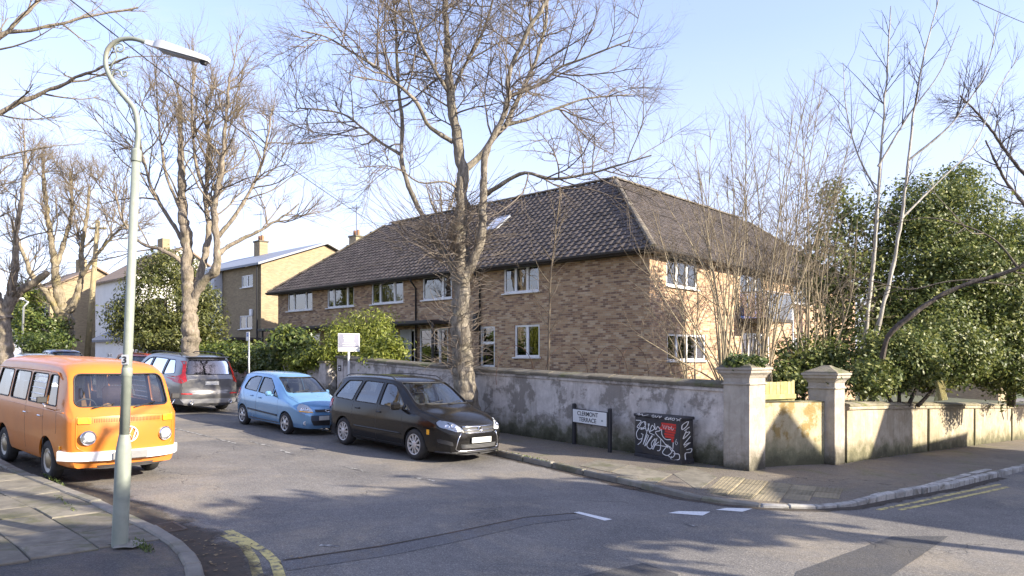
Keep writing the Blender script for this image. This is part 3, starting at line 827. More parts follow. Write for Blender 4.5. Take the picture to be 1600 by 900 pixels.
# entrance pillars of the low wall + path of pale bricks
def pillar(p, label, h=1.62, w=0.42, plaque=False):
    root = empty('wall_pillar', (p.x, p.y, G(p.x, p.y) + 0.1), math.atan2(D1.y, D1.x), label, 'pillar')
    q = MB(); q.box((0, 0, h / 2 - 0.2), (w, w, h + 0.4), bev=0.01); o = q.build('shaft', M_WALLS, root)
    at_ = o.data.attributes.new('h', 'FLOAT', 'POINT'); at_.data.foreach_set('value', [v.co.z for v in o.data.vertices])
    q = MB(); q.box((0, 0, h + 0.04), (w + 0.1, w + 0.1, 0.08), bev=0.015); q.build('cap_stone', M_COPE, root)
    if plaque:
        q = MB(); q.box((0.0, w / 2 + 0.008, h - 0.36), (0.20, 0.016, 0.2), bev=0.004); q.build('plaque', M_METAL_BLK, root)
        for k, (ww, zz_) in enumerate(((0.12, 0.03), (0.06, -0.045))):
            q = MB(); q.box((0, w / 2 + 0.018, h - 0.36 + zz_), (ww, 0.004, 0.035)); q.build('plaque_lettering', M_WHITEP, root)
    return root
pillar(WS + D1 * 15.02 + D2 * 0.15, 'rendered wall pillar with black number plaque above the black car', 1.66, 0.40, True)
pillar(WF - D1 * 0.05 + D2 * 0.13, 'rendered wall pillar at the end of the low wall by the gate gap', 1.42, 0.44)
M_BUFFB = brick_mat('pale_buff_brick', [(0.55, 0.47, 0.33), (0.62, 0.55, 0.40), (0.48, 0.40, 0.27)], (0.30, 0.27, 0.2), 0.44, 0.19, 0.02)
pb = WS + D1 * 15.2 + D2 * 0.75
bw_ = empty('entrance_side_wall', (pb.x, pb.y, G(pb.x, pb.y) + 0.1), math.atan2(D1.y, D1.x), 'pale block wall inside the gate gap of the street wall', 'wall')
bk = MB(); bk.box((0, 0, 0), (0.434, 0.2, 0.184), bev=0.008); bkm = bk.mesh('block'); bkm.materials.append(rough_mat('buff_block', (0.55, 0.50, 0.36), (0.66, 0.60, 0.45), 5, 0.9, 0.3, 30, vary=0.12))
for r_ in range(8):
    for c_ in range(3): new_obj('block', bkm, None, bw_, loc=(0.1 + c_ * 0.445 + (0.2 if r_ % 2 else 0), 0, 0.1 + r_ * 0.195))
# garden behind the walls
gpoly = [P1C + D2 * 0.35 + D1 * 0.3, P1C + D2 * 0.35 + D1 * 40, P1C + D1 * 40 + D2 * 40, R_END + DR * 25 + D1 * 12, R_END + DR * 25 + D1 * 0.2, P2C + D1 * 0.35 + DR * 0.3]
gard = tag(sheet('garden_ground', [(p.x, p.y) for p in gpoly], 0.95, M_SOIL, 2.0, skirt=0.0), kind='structure')
# ------------------------------------------------------------------ buildings
H1 = Vector((-0.737, 0.676)); H2 = Vector((0.676, 0.737))
M_BRICK = brick_mat('mixed_brown_brick', [(0.49, 0.32, 0.185), (0.36, 0.22, 0.13), (0.56, 0.39, 0.235), (0.44, 0.275, 0.155), (0.20, 0.12, 0.083), (0.51, 0.34, 0.195), (0.61, 0.455, 0.30), (0.27, 0.155, 0.098)], (0.38, 0.33, 0.25))
M_BRICKY = brick_mat('buff_yellow_brick', [(0.34, 0.265, 0.155), (0.28, 0.215, 0.13), (0.385, 0.30, 0.18), (0.31, 0.24, 0.145)], (0.31, 0.26, 0.19))
M_UPVC = plain('white_window_frame', (0.86, 0.86, 0.85), 0.35, dirt=0.05)
M_GLASS = glass_mat('window_glass', (0.82, 0.86, 0.86), 0.95, 0.12)
M_NET = rough_mat('net_curtain', (0.55, 0.55, 0.52), (0.72, 0.72, 0.69), 6, 0.9, 0.1)
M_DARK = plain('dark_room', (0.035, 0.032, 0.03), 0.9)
M_FASCIA = plain('dark_fascia', (0.035, 0.03, 0.028), 0.5)
M_PIPE = plain('black_pipe', (0.015, 0.015, 0.016), 0.45)
M_LEAD = plain('roof_metal', (0.30, 0.32, 0.35), 0.45, 0.3)
def tile_material(name, c1, c2, pale_speck):
    t = NT(name)
    col = t.ramp(t.noise(5, 6, 0.7), [(0.3, c1), (0.7, c2)])
    g = t.node('NewGeometry'); hs = t.node('HueSaturation')
    oi = t.node('ObjectInfo'); rr = t.math('FRACT', t.math('ADD', oi.outputs['Random'], g.outputs['Random Per Island']))
    t.l.new(t.fr(rr, 0, 1, 0.62, 1.3), hs.inputs['Value']); t.l.new(col, hs.inputs['Color'])
    col = t.mix(t.fr(t.noise(14, 6, 0.7), 0.56, 0.66, 0, 0.7), hs.outputs[0], pale_speck)  # pale specks mixed over the tiles by noise
    t.color(col); t.set(Roughness=0.8); t.bump(t.noise(45, 4, 0.7), 0.4, 0.01)
    return t.m
M_TILE = tile_material('dark_brown_roof_tile', (0.050, 0.041, 0.038), (0.092, 0.075, 0.067), (0.24, 0.22, 0.19))
def wall_panel(name, x0, x1, z0, z1, holes, mat, parent, loc, rz, reveal=0.10, top=None):
    """brick wall with real openings, outer face on y=0 looking +Y"""
    xs_ = sorted({x0, x1} | {h[0] for h in holes} | {h[1] for h in holes}); zs_ = sorted({z0, z1} | {h[2] for h in holes} | {h[3] for h in holes})
    q = MB()
    for i in range(len(xs_) - 1):
        for j in range(len(zs_) - 1):
            cx, cz = (xs_[i] + xs_[i + 1]) / 2, (zs_[j] + zs_[j + 1]) / 2
            if any(h[0] < cx < h[1] and h[2] < cz < h[3] for h in holes): continue
            q.add([(xs_[i], 0, zs_[j]), (xs_[i + 1], 0, zs_[j]), (xs_[i + 1], 0, zs_[j + 1]), (xs_[i], 0, zs_[j + 1])], [(3, 2, 1, 0)])
    for (a, b, c, d) in holes:
        q.add([(a, 0, c), (b, 0, c), (b, 0, d), (a, 0, d), (a, -reveal, c), (b, -reveal, c), (b, -reveal, d), (a, -reveal, d)],
              [(0, 1, 5, 4), (1, 2, 6, 5), (2, 3, 7, 6), (3, 0, 4, 7)])
    if top:
        q.add([(u, 0, w) for u, w in top], [tuple(range(len(top)))[::-1]])
    return q.build(name, mat, parent, loc=loc, rot=(0, 0, rz), fix=False)
def window(parent, loc, rz, w, h, lights, name='window', sill=True, curtain=0.5, transom=None, seed=0, fr=0.055, top_panel=0.0):
    """frame with mullions, panes, sill, curtain and the dark room behind. lights: relative widths; loc = sill centre on the wall face"""
    rnd = random.Random(seed)
    q = MB(); y = -0.07
    def bar(x0, x1, z0, z1, d=0.07): q.box(((x0 + x1) / 2, y, (z0 + z1) / 2), (x1 - x0, d, z1 - z0), bev=0.006)
    bar(-w / 2, w / 2, 0, fr); bar(-w / 2, w / 2, h - fr, h); bar(-w / 2, -w / 2 + fr, fr, h - fr); bar(w / 2 - fr, w / 2, fr, h - fr)
    tot = sum(lights); x = -w / 2; cells = []
    for i, l in enumerate(lights):
        nx = x + w * l / tot
        if i < len(lights) - 1: bar(nx - 0.035, nx + 0.035, fr, h - fr)
        cells.append((x + (fr if i == 0 else 0.035), nx - (fr if i == len(lights) - 1 else 0.035))); x = nx
    if transom: bar(-w / 2 + fr, w / 2 - fr, transom - 0.03, transom + 0.03, 0.074)
    o = q.build(name, M_UPVC, parent, loc=loc, rot=(0, 0, rz))
    for (a, b) in cells:
        for (c, d) in ([(fr, h - fr)] if not transom else [(fr, transom - 0.03), (transom + 0.03, h - fr)]):
            p = MB(); g_ = 0.004
            p.box(((a + b) / 2, y - 0.002, (c + d) / 2), (b - a + 0.01, 0.008, d - c + 0.01)); p.build('pane', M_GLASS, o)
            p = MB(); e = 0.024                          # sash inside the light
            for (u0, u1, w0, w1) in ((a, b, c, c + e), (a, b, d - e, d), (a, a + e, c + e, d - e), (b - e, b, c + e, d - e)):
                p.box(((u0 + u1) / 2, y + 0.012, (w0 + w1) / 2), (u1 - u0, 0.05, w1 - w0))
            p.build('sash', M_UPVC, o)
    if sill:
        p = MB(); p.box((0, 0.02, -0.03), (w + 0.12, 0.16, 0.05), bev=0.008); p.build('sill', M_UPVC, o)
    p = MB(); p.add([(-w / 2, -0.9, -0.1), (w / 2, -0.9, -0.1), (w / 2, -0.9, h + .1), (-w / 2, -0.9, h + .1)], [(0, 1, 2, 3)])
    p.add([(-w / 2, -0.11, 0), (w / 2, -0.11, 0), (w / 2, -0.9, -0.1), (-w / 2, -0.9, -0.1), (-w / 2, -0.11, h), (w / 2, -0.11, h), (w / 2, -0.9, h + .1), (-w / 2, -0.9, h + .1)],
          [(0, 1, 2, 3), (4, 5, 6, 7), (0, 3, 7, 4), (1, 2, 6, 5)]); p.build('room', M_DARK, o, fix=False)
    if curtain > 0:
        for sd in (-1, 1):
            cw = w * curtain * rnd.uniform(0.7, 1.1) / 2; p = MB(); n = 14; vs_ = []
            for i in range(n + 1):
                u = sd * (w / 2 - cw * i / n); vs_ += [(u, -0.17 + 0.018 * math.sin(i * 2.1), 0.02), (u, -0.17 + 0.018 * math.sin(i * 2.1), h - 0.02)]
            p.add(vs_, [(2 * i, 2 * i + 2, 2 * i + 3, 2 * i + 1) for i in range(n)]); p.build('curtain', M_NET, o, smooth=True, fix=False)
    return o
# --- tile and ridge pieces
def tile_mesh(w=0.33, l=0.36, roll=0.035, th=0.022):
    prof = [(0.0, 0.012), (0.05, 0.0), (0.17, 0.0), (0.22, roll), (0.29, roll), (0.34, 0.010)]
    vs_ = [(x, 0, z + th) for x, z in prof] + [(x, l, z - 0.012) for x, z in prof] + [(x, 0.0, z - 0.012) for x, z in prof]
    n = len(prof); fs = []
    for i in range(n - 1): fs += [(i, i + 1, n + i + 1, n + i), (2 * n + i, 2 * n + i + 1, i + 1, i)]
    return vs_, fs
TV, TF = tile_mesh()
def tile_slope(house, base, ex, ey, quad, near, cap=150, wt=0.32, gauge=0.30):
    """clad a roof slope. base: local origin at eave; ex along the eave, ey up the slope (unit, local);
    quad(u, v) -> inside?; the nearest tiles are single pieces, the rest one mesh"""
    nrm = ex.cross(ey).normalized()
    M3 = Matrix((ex, ey, nrm)).transposed()
    cells = quad
    cells = sorted(cells, key=lambda c: near(base + ex * c[0] + ey * c[1]))
    me = bpy.data.meshes.new('roof_tile'); me.from_pydata(TV, [], TF); me.materials.append(M_TILE)
    rot = M3.to_euler(); rnd = random.Random(5)
    for (u, v) in cells[:cap]:
        p = base + ex * u + ey * v + nrm * (0.01 + rnd.uniform(-.004, .006))
        new_obj('roof_tile', me, None, house, loc=p, rot=rot)
    q = MB()
    for (u, v) in cells[cap:]:
        p = base + ex * u + ey * v + nrm * (0.01 + rnd.uniform(-.004, .006))
        q.add([M3 @ Vector(t) + p for t in TV], TF)
    if q.v:
        o = q.build('roof_tiles_beyond', M_TILE, house, fix=False); o['kind'] = 'stuff'
def cells_in(poly, wt=0.32, gauge=0.30):
    us = [p[0] for p in poly]; vs_ = [p[1] for p in poly]; out = []
    def inside(u, v):
        c = False; n = len(poly); j = n - 1
        for i in range(n):
            (x1, y1), (x2, y2) = poly[i], poly[j]
            if (y1 > v) != (y2 > v) and u < (x2 - x1) * (v - y1) / (y2 - y1) + x1: c = not c
            j = i
        return c
    v = min(vs_)
    while v < max(vs_) - 0.05:
        u = min(us)
        while u < max(us):
            if inside(u + wt / 2, v + gauge / 2): out.append((u, v))
            u += wt
        v += gauge
    return out
def ridge_run(house, a, b, r=0.12, step=0.45):
    d = b - a; n = max(1, int(d.length / step)); t = d.normalized()
    side = t.cross(Vector((0, 0, 1))).normalized(); up = side.cross(t)
    vs_, fs = [], []
    for e, rr in ((0, r), (step + 0.03, r * 0.88)):
        for k in range(7):
            an = R(-12) + R(204) * k / 6; vs_.append((e, rr * math.cos(an), rr * 0.72 * math.sin(an)))
    fs = [(k, k + 1, 8 + k, 7 + k) for k in range(6)] + [tuple(range(7))]
    me = bpy.data.meshes.new('ridge_tile'); me.from_pydata(vs_, [], fs); me.materials.append(M_RIDGE)
    rot = Matrix((t, side, up)).transposed().to_euler()
    for i in range(n): new_obj('ridge_tile', me, None, house, loc=a + t * step * i, rot=rot)
M_RIDGE = rough_mat('ridge_tile', (0.10, 0.085, 0.07), (0.20, 0.17, 0.13), 5, 0.9, 0.4, 40, c3=(0.28, 0.25, 0.17), vary=0.2)
# --- the brick house: local X up the street, local Y towards the street, right wing along -Y
HC = Vector((4.63, 24.1)); hz0 = 1.2
house = empty('brick_house', (HC.x, HC.y, 0), math.atan2(H1.y, H1.x), 'long two storey brown brick house with dark tiled hipped roof', 'house')
EV, RG, LEN, DP, RW = 5.98, 9.85, 24.2, 9.0, 21.4
SILL1, TOP1, SILL2, TOP2 = 2.29, 3.55, 4.82, 5.86
def px_t(px, y=0.0):
    """distance along the front for a photo column"""
    k = (px - 800) / F
    return (HC.x - k * HC.y) / (k * H1.y - H1.x)
front_up = [(787, 842, (1, 1, 1), .35), (660, 706, (1, 2.2), .0), (580, 630, (1, 1.6, 1), .7), (511, 553, (1, 2, 1), 1.05), (449, 488, (1, 1.8, 1), .3)]
holes, wins = [], []
for i, (a, b, l, c) in enumerate(front_up):
    xa, xb = px_t(b), px_t(a); holes.append((xa, xb, SILL2, TOP2)); wins.append(((xa + xb) / 2, SILL2, xb - xa, TOP2 - SILL2, l, c, None, 'window'))
gl = [(804, 843, (1, 1), .75, SILL1, TOP1), (655, 700, (1, 2.4), .15, 1.35, TOP1), (626, 648, (1,), .3, 1.3, TOP1), (485, 500, (1,), .2, SILL1, TOP1), (560, 600, (1, 1), .4, SILL1, TOP1)]
for i, (a, b, l, c, z0, z1) in enumerate(gl):
    xa, xb = px_t(b), px_t(a); holes.append((xa, xb, z0, z1)); wins.append(((xa + xb) / 2, z0, xb - xa, z1 - z0, l, c, None, 'window'))
xa, xb = px_t(773), px_t(750); holes.append((xa, xb, 1.25, TOP1)); door_x = ((xa + xb) / 2, xb - xa)
wall_panel('wall', 0, LEN, hz0 - 1.6, EV, holes, M_BRICK, house, (0, 0, 0), 0)
for i, (x, z, w, h, l, c, tr, nm) in enumerate(wins): window(house, (x, 0, z), 0, w, h, l, nm, True, c, tr, i)
d_o = window(house, (door_x[0], 0, 1.25), 0, door_x[1], TOP1 - 1.25, (1,), 'door', False, 0, 1.62, 77)
q = MB(); q.box((0, -0.055, 0.42), (door_x[1] - 0.14, 0.03, 0.6), bev=0.01); q.build('door_panel', M_UPVC, d_o)
q = MB(); q.box((0.27, 0.0, 1.0), (0.03, 0.05, 0.14), bev=0.01); q.build('handle', M_LEAD, d_o)
# right wing face (local X=0 looking -X)
rh = [(1.1, 3.3, 4.78, 5.86, (1, 1, 1), .9), (1.15, 3.95, 2.16, 3.12, (1, 1, 1, 1), .35), (6.9, 9.2, 3.9, 5.86, (1, 1, 1), .6), (7.0, 9.2, 1.3, 3.3, (1, 1, 1), .4), (12.5, 14.5, 4.8, 5.86, (1, 1), .5), (12.5, 14.5, 2.1, 3.2, (1, 1), .5)]
wall_panel('wall', -RW, 0, hz0 - 1.6, EV, [(-b, -a, z0, z1) for a, b, z0, z1, l, c in rh], M_BRICK, house, (0, 0, 0), R(90))
for i, (a, b, z0, z1, l, c) in enumerate(rh): window(house, (0, -(a + b) / 2, z0), R(90), b - a, z1 - z0, l, 'window', True, c, None, 20 + i)
wall_panel('wall', 0, DP, hz0 - 1.6, EV, [], M_BRICK, house, (LEN, 0, 0), R(-90))            # far end, plain
wall_panel('wall', 0, LEN - DP, hz0 - 1.6, EV, [], M_BRICK, house, (LEN, -DP, 0), R(180))
wall_panel('wall', 0, RW - DP, hz0 - 1.6, EV, [], M_BRICK, house, (DP, -DP, 0), R(-90))
wall_panel('wall', 0, DP, hz0 - 1.6, EV, [], M_BRICK, house, (DP, -RW, 0), R(180))
# balcony on the right wing
q = MB(); q.box((-0.62, -8.05, 3.78), (1.2, 2.6, 0.14), bev=0.01); bal = q.build('balcony', M_FASCIA, house)
q = MB()
for y in (-9.3, -6.8): q.box((-0.62, y, 4.35), (1.15, 0.03, 1.0))
q.box((-1.19, -8.05, 4.35), (0.03, 2.45, 1.0)); q.build('balcony_panel', glass_mat('balcony_glass', (0.45, 0.55, 0.75), 0.95, 0.2), bal)
for y in (-9.32, -6.78):
    q = MB(); q.tube([(-1.2, y, 1.0), (-1.2, y, 4.9)], 0.04, 8); q.build('balcony_post', M_UPVC, bal, smooth=True)
q = MB(); q.tube([(-0.05, -9.32, 4.9), (-1.2, -9.32, 4.9), (-1.2, -6.78, 4.9), (-0.05, -6.78, 4.9)], 0.03, 8); q.build('handrail', M_LEAD, bal, smooth=True)
# roof
OV = 0.42
ss = (RG - EV) / (DP / 2); ev_z = EV - OV * ss * 0.55 + 0.10
E = lambda x, y: Vector((x, y, ev_z))
rise = RG - ev_z; hb = DP / 2
pk = Vector((hb, -hb, RG)); re = Vector((LEN - hb * 0.93, -hb, RG)); rr_ = Vector((hb, -RW + hb, RG))
c_fr, c_fl = E(-OV, OV), E(LEN + OV, OV); c_bl = E(LEN + OV, -DP - OV); c_in = E(DP + OV, -DP - OV); c_rb = E(-OV, -RW - OV); c_rb2 = E(DP + OV, -RW - OV)
q = MB()
def face(*vv): q.add(vv, [tuple(range(len(vv)))])
dn = Vector((0, 0, -0.012))
face(c_fr + dn, c_fl + dn, re + dn, pk + dn); face(c_fl + dn, c_bl + dn, re + dn); face(c_bl + dn, c_in + dn, pk + dn, re + dn)
face(c_in + dn, c_rb2 + dn, rr_ + dn, pk + dn); face(c_rb2 + dn, c_rb + dn, rr_ + dn); face(c_rb + dn, c_fr + dn, pk + dn, rr_ + dn)
roof = q.build('roof', M_TILE, house, fix=False)
q = MB()                                                                           # soffit
sf = Vector((0, 0, -0.10))
for a, b, ia_, ib_ in ((c_fr, c_fl, Vector((0, 0, 0)), Vector((LEN, 0, 0))), (c_fr, c_rb, Vector((0, 0, 0)), Vector((0, -RW, 0))), (c_fl, c_bl, Vector((LEN, 0, 0)), Vector((LEN, -DP, 0)))):
    face(a + sf, b + sf, Vector((ib_.x, ib_.y, ev_z - 0.1)), Vector((ia_.x, ia_.y, ev_z - 0.1)))
q.build('soffit', M_FASCIA, house, fix=False)
for nm, a, b in (('gutter', c_fr, c_fl), ('gutter', c_fr, c_rb), ('gutter', c_fl, c_bl)):
    d = (b - a).normalized(); out = Vector((0, 1, 0)) if abs(d.x) > .5 else Vector((-1 if a == c_fr else 1, 0, 0))
    q = MB(); vs_ = []
    for e in (a - d * 0.05, b + d * 0.05):
        for u, w in ((-0.02, -0.10), (-0.02, 0.03), (0.01, 0.035), (0.02, -0.035), (0.06, -0.055), (0.10, -0.035), (0.115, 0.03), (0.125, 0.03), (0.11, -0.045), (0.06, -0.075), (0.0, -0.075), (0.0, -0.10)): vs_.append(e + out * u + Vector((0, 0, w)))
    n = 12; q.add(vs_, [(k, (k + 1) % n, n + (k + 1) % n, n + k) for k in range(n)] + [tuple(range(n)), tuple(range(n, 2 * n))]); q.build(nm, M_FASCIA, house)
cam_l = Vector((HC.x, HC.y, 0))
rotm = Matrix.Rotation(math.atan2(H1.y, H1.x), 3, 'Z').transposed()
cam_local = rotm @ (Vector((0, 0, CZ)) - cam_l)
near = lambda p: (p - cam_local).length
# front slope
eyf = (Vector((0, -(hb + OV), rise))).normalized(); slen = Vector((0, -(hb + OV), rise)).length
flen = (c_fl - c_fr).x
tile_slope(house, c_fl, Vector((-1, 0, 0)), eyf, cells_in([(0, -0.06), (flen, -0.06), (flen - (pk.x - c_fr.x), slen), (c_fl.x - re.x, slen)]), near)
# right slope of the wing (looks -X)
exr, eyr = Vector((0, -1, 0)), Vector(((hb + OV), 0, rise)).normalized()
rlen = RW + 2 * OV
tile_slope(house, c_fr, exr, eyr, cells_in([(0, -0.06), (rlen, -0.06), (rlen - hb - OV, slen), (hb + OV, slen)]), near)
# left hip
dl_ = Vector((re.x - c_fl.x, 0, rise)); eyl = dl_.normalized()
tile_slope(house, c_bl, Vector((0, 1, 0)), eyl, cells_in([(0, -0.06), (DP + 2 * OV, -0.06), (DP / 2 + OV, dl_.length)]), near, cap=0)
for a, b in ((pk, re), (pk, rr_), (c_fr, pk), (c_fl, re), (c_rb, rr_)):
    u = Vector((0, 0, 0.05)); ridge_run(house, a + u, b + u)
# rooflight on the front slope
def slope_pt(x, v): return Vector((x, c_fr.y, ev_z)) + eyf * v
def proj(pl_):
    w = rotm.transposed() @ pl_ + cam_l; return (800 + F * w.x / w.y, HZ - F * (w.z - CZ) / w.y)
tx, tv = min(((x_ * .1, v_ * .1) for x_ in range(20, 140) for v_ in range(10, 55)), key=lambda t: (proj(slope_pt(*t))[0] - 777) ** 2 + (proj(slope_pt(*t))[1] - 352) ** 2)
rot = Matrix((Vector((-1, 0, 0)), eyf, Vector((-1, 0, 0)).cross(eyf))).transposed().to_euler()
q = MB(); 
for (cx, cy, sx, sy) in ((0, 0.55, 0.84, 0.07), (0, -0.55, 0.84, 0.07), (0.385, 0, 0.07, 1.03), (-0.385, 0, 0.07, 1.03)): q.box((cx, cy, 0.05), (sx, sy, 0.14), bev=0.01)
rl = q.build('rooflight', M_LEAD, house, loc=slope_pt(tx, tv), rot=rot)
q = MB(); q.box((0, 0, 0.09), (0.71, 1.04, 0.02)); q.build('pane', glass_mat('rooflight_glass', (0.3, 0.34, 0.38), 0.95, 0.75), rl)
# down pipes
for px in (652, 752):
    x = px_t(px); q = MB()
    q.tube([(x, 0.40, ev_z - 0.08), (x, 0.38, ev_z - 0.2), (x, 0.09, ev_z - 0.5), (x, 0.07, 1.0)], 0.042, 8); q.build('downpipe', M_PIPE, house, smooth=True)
x = px_t(745); q = MB(); q.box((x, 0.08, 3.75), (0.22, 0.16, 0.75), bev=0.02); q.build('meter_box', M_PIPE, house)
# long canopy over the ground floor entrances
xa, xb = px_t(706), LEN
q = MB(); q.box(((xa + xb) / 2, 0.62, 3.78), (xb - xa, 1.25, 0.13), bev=0.01); can = q.build('canopy', M_FASCIA, house)
for px in (708, 648, 624, 555, 502, 440):
    x = min(px_t(px), LEN - .1); q = MB(); q.box((x, 1.15, 2.4), (0.09, 0.09, 2.65), bev=0.005); q.build('canopy_post', M_FASCIA, can)
# pale panelling under the canopy by the glazed doors
for a, b in ((644, 626), (622, 605), (547, 515)):
    xa, xb = px_t(a) + .02, px_t(b); q = MB(); q.box(((xa + xb) / 2, 0.02, 2.45), (xb - xa, 0.03, 2.2)); q.build('cladding_panel', rough_mat('pale_cladding', (0.45, 0.45, 0.44), (0.55, 0.55, 0.54), 3, 0.7, 0.1), house)
# --- buff brick flats further up the street
BC = Vector((-16.1, 46.0)); bz = G(-16, 46) + 0.4
flats = empty('flats_building', (BC.x, BC.y, 0), math.atan2(H1.y, H1.x), 'buff brick flats with sunlit gable beyond the long house', 'building')
BE, BR_, BW, BL = 8.25, 10.0, 9.5, 13.0
def b_t(px): k = (px - 800) / F; return (BC.x - k * BC.y) / (k * H1.y - H1.x)
bh = []
for a, b, z0, z1 in ((377, 395, 6.9, 7.7), (374, 394, 4.15, 5.05)): bh.append((b_t(b), b_t(a), z0, z1))
wall_panel('wall', 0, BL, bz - 2, BE, bh, M_BRICKY, flats, (0, 0, 0), 0)
for i, (a, b, c, d) in enumerate(bh): window(flats, ((a + b) / 2, 0, c), 0, b - a, d - c, (1, 1), 'window', True, .4, None, 40 + i)
wall_panel('gable_wall', -BW, 0, bz - 2, BE, [], M_BRICKY, flats, (0, 0, 0), R(90), top=[(-BW, BE), (0, BE), (-BW / 2, BR_)])
wall_panel('wall', 0, BL, bz - 2, BE, [], M_BRICKY, flats, (BL, -BW, 0), R(180))
wall_panel('gable_wall', 0, BW, bz - 2, BE, [], M_BRICKY, flats, (BL, 0, 0), R(-90), top=[(0, BE), (BW, BE), (BW / 2, BR_)])
q = MB()
for y0, y1, z0, z1 in ((0.35, -BW / 2, BE - 0.06, BR_ + 0.08), (-BW - 0.35, -BW / 2, BE - 0.06, BR_ + 0.08)):
    q.add([(-0.3, y0, z0), (BL + .3, y0, z0), (BL + .3, y1, z1), (-0.3, y1, z1), (-0.3, y0, z0 + .14), (BL + .3, y0, z0 + .14), (BL + .3, y1, z1 + .14), (-0.3, y1, z1 + .14)], [(0, 1, 2, 3), (4, 5, 6, 7), (0, 1, 5, 4), (1, 2, 6, 5), (2, 3, 7, 6), (3, 0, 4, 7)])
q.build('roof', plain('grey_felt_roof', (0.24, 0.26, 0.30), 0.5), flats)
q = MB(); q.box((6.6, 0.32, 6.1), (2.6, 0.6, 4.6), bev=0.01); bay = q.build('bay', plain('white_boarding', (0.55, 0.57, 0.60), 0.6), flats)
for k, (x, z, w, h) in enumerate(((6.1, 7.0, 0.9, 0.9), (7.2, 7.0, .9, .9), (6.1, 4.2, 0.9, 1.1), (7.2, 4.2, .9, 1.1))):
    q = MB(); q.box((x, 0.63, z + h / 2), (w, 0.03, h), bev=0.004); q.build('window_frame', M_UPVC, bay)
    q = MB(); q.box((x, 0.645, z + h / 2), (w - 0.14, 0.02, h - 0.14)); q.build('pane', plain('window_reflection', (0.18, 0.2, 0.22), 0.05), bay)
q = MB(); q.box((5.2, 1.0, 3.45), (10.5, 2.0, 0.16)); q.build('porch_roof', M_FASCIA, flats)
q = MB(); q.tube([(0.3, 0.12, BE), (0.3, 0.12, 0)], 0.06, 8); q.build('downpipe', M_PIPE, flats)
q = MB(); q.box((1.2, 0.06, 5.2), (0.35, 0.12, 0.45), bev=0.02); q.build('alarm_box', M_UPVC, flats)
for x, y in ((1.4, -8.3), (8.8, -4.7)):
    q = MB(); q.box((x, y, 10.1), (0.9, 0.7, 2.2), bev=0.02); ch = q.build('chimney', M_BRICKY, flats)
    q = MB(); q.box((x, y, 11.2), (1.02, 0.82, 0.12), bev=0.02); q.build('chimney_cap', M_COPE, ch)
    for k in (-.25, .2): q = MB(); q.lathe([(0.11, 0), (0.12, .3), (0.1, .42)], 10, c=(x + k, y, 11.26)); q.build('chimney_pot', rough_mat('clay_pot', (.30, .15, .08), (.42, .22, .12), 6), ch, smooth=True)
    q = MB(); q.tube([(x, y, 11.2), (x, y, 13.6)], 0.022, 6); q.tube([(x - .5, y, 13.3), (x + .6, y + .3, 13.3)], 0.015, 5)
    for k in range(5): q.tube([(x - .4 + .22 * k, y - .25 + .07 * k, 13.3), (x - .4 + .22 * k, y + .28 + .07 * k, 13.3)], 0.01, 4)
    q.build('aerial', M_PIPE, ch)
# --- distant houses seen between the trees
def simple_house(name, c, d, w, dp, z0, ev, rg, wallm, roofm, label, rows, gable=True):
    h = empty(name, (c.x, c.y, z0), math.atan2(d.y, d.x), label, 'house')
    hs, ws = [], []
    for (x, z, ww, hh_) in rows: hs.append((x - ww / 2, x + ww / 2, z, z + hh_)); ws.append((x, z, ww, hh_))
    wall_panel('wall', 0, w, -2, ev, hs, wallm, h, (0, 0, 0), 0)
    for i, (x, z, ww, hh_) in enumerate(ws): window(h, (x, 0, z), 0, ww, hh_, (1, 1), 'window', True, .3, hh_ * .55, 90 + i)
    wall_panel('gable_wall', -dp, 0, -2, ev, [], wallm, h, (0, 0, 0), R(90), top=[(-dp, ev), (0, ev), (-dp / 2, rg)] if gable else None)
    wall_panel('gable_wall', 0, dp, -2, ev, [], wallm, h, (w, 0, 0), R(-90), top=[(0, ev), (dp, ev), (dp / 2, rg)] if gable else None)
    wall_panel('wall', 0, w, -2, ev, [], wallm, h, (w, -dp, 0), R(180))
    q = MB()
    for y0, y1 in ((0.35, -dp / 2), (-dp - 0.35, -dp / 2)):
        q.add([(-0.3, y0, ev - .1), (w + .3, y0, ev - .1), (w + .3, y1, rg + .05), (-0.3, y1, rg + .05), (-0.3, y0, ev + .05), (w + .3, y0, ev + .05), (w + .3, y1, rg + .2), (-0.3, y1, rg + .2)], [(0, 1, 2, 3), (4, 5, 6, 7), (0, 1, 5, 4), (1, 2, 6, 5), (2, 3, 7, 6), (3, 0, 4, 7)])
    r_ = q.build('roof', roofm, h)
    q = MB(); q.box((w * .5, -dp / 2, rg + .6), (1.2, .7, 1.5), bev=.02); q.build('chimney', M_BRICKY, h)
    return h
M_WRENDER = rough_mat('white_house_render', (0.70, 0.69, 0.66), (0.78, 0.77, 0.74), 1.5, .8, .1)
M_ROOFB = rough_mat('brown_clay_roof', (0.20, 0.14, 0.10), (0.30, 0.22, 0.16), 3, .85, .4, 20)
M_SLATE = rough_mat('blue_slate_roof', (0.085, 0.095, 0.12), (0.14, 0.15, 0.18), 3, .6, .4, 12)
p = at(205, 500, 62); simple_house('white_house', V2(p), H1, 9, 9, 1.2, 8.0, 11.0, M_WRENDER, M_ROOFB, 'white rendered house beyond the telegraph pole', [(2, 1.2, 1.2, 1.6), (6, 1.2, 1.2, 1.6), (2, 4.6, 1.2, 1.5), (6, 4.6, 1.2, 1.5)])
p = at(195, 540, 50); g_ = simple_house('garage', V2(p), H1, 6, 7, 1.0, 2.5, 4.4, M_WRENDER, M_SLATE, 'white walled garage with blue slate roof behind the lamp post', [(3, .8, 1, .8)])
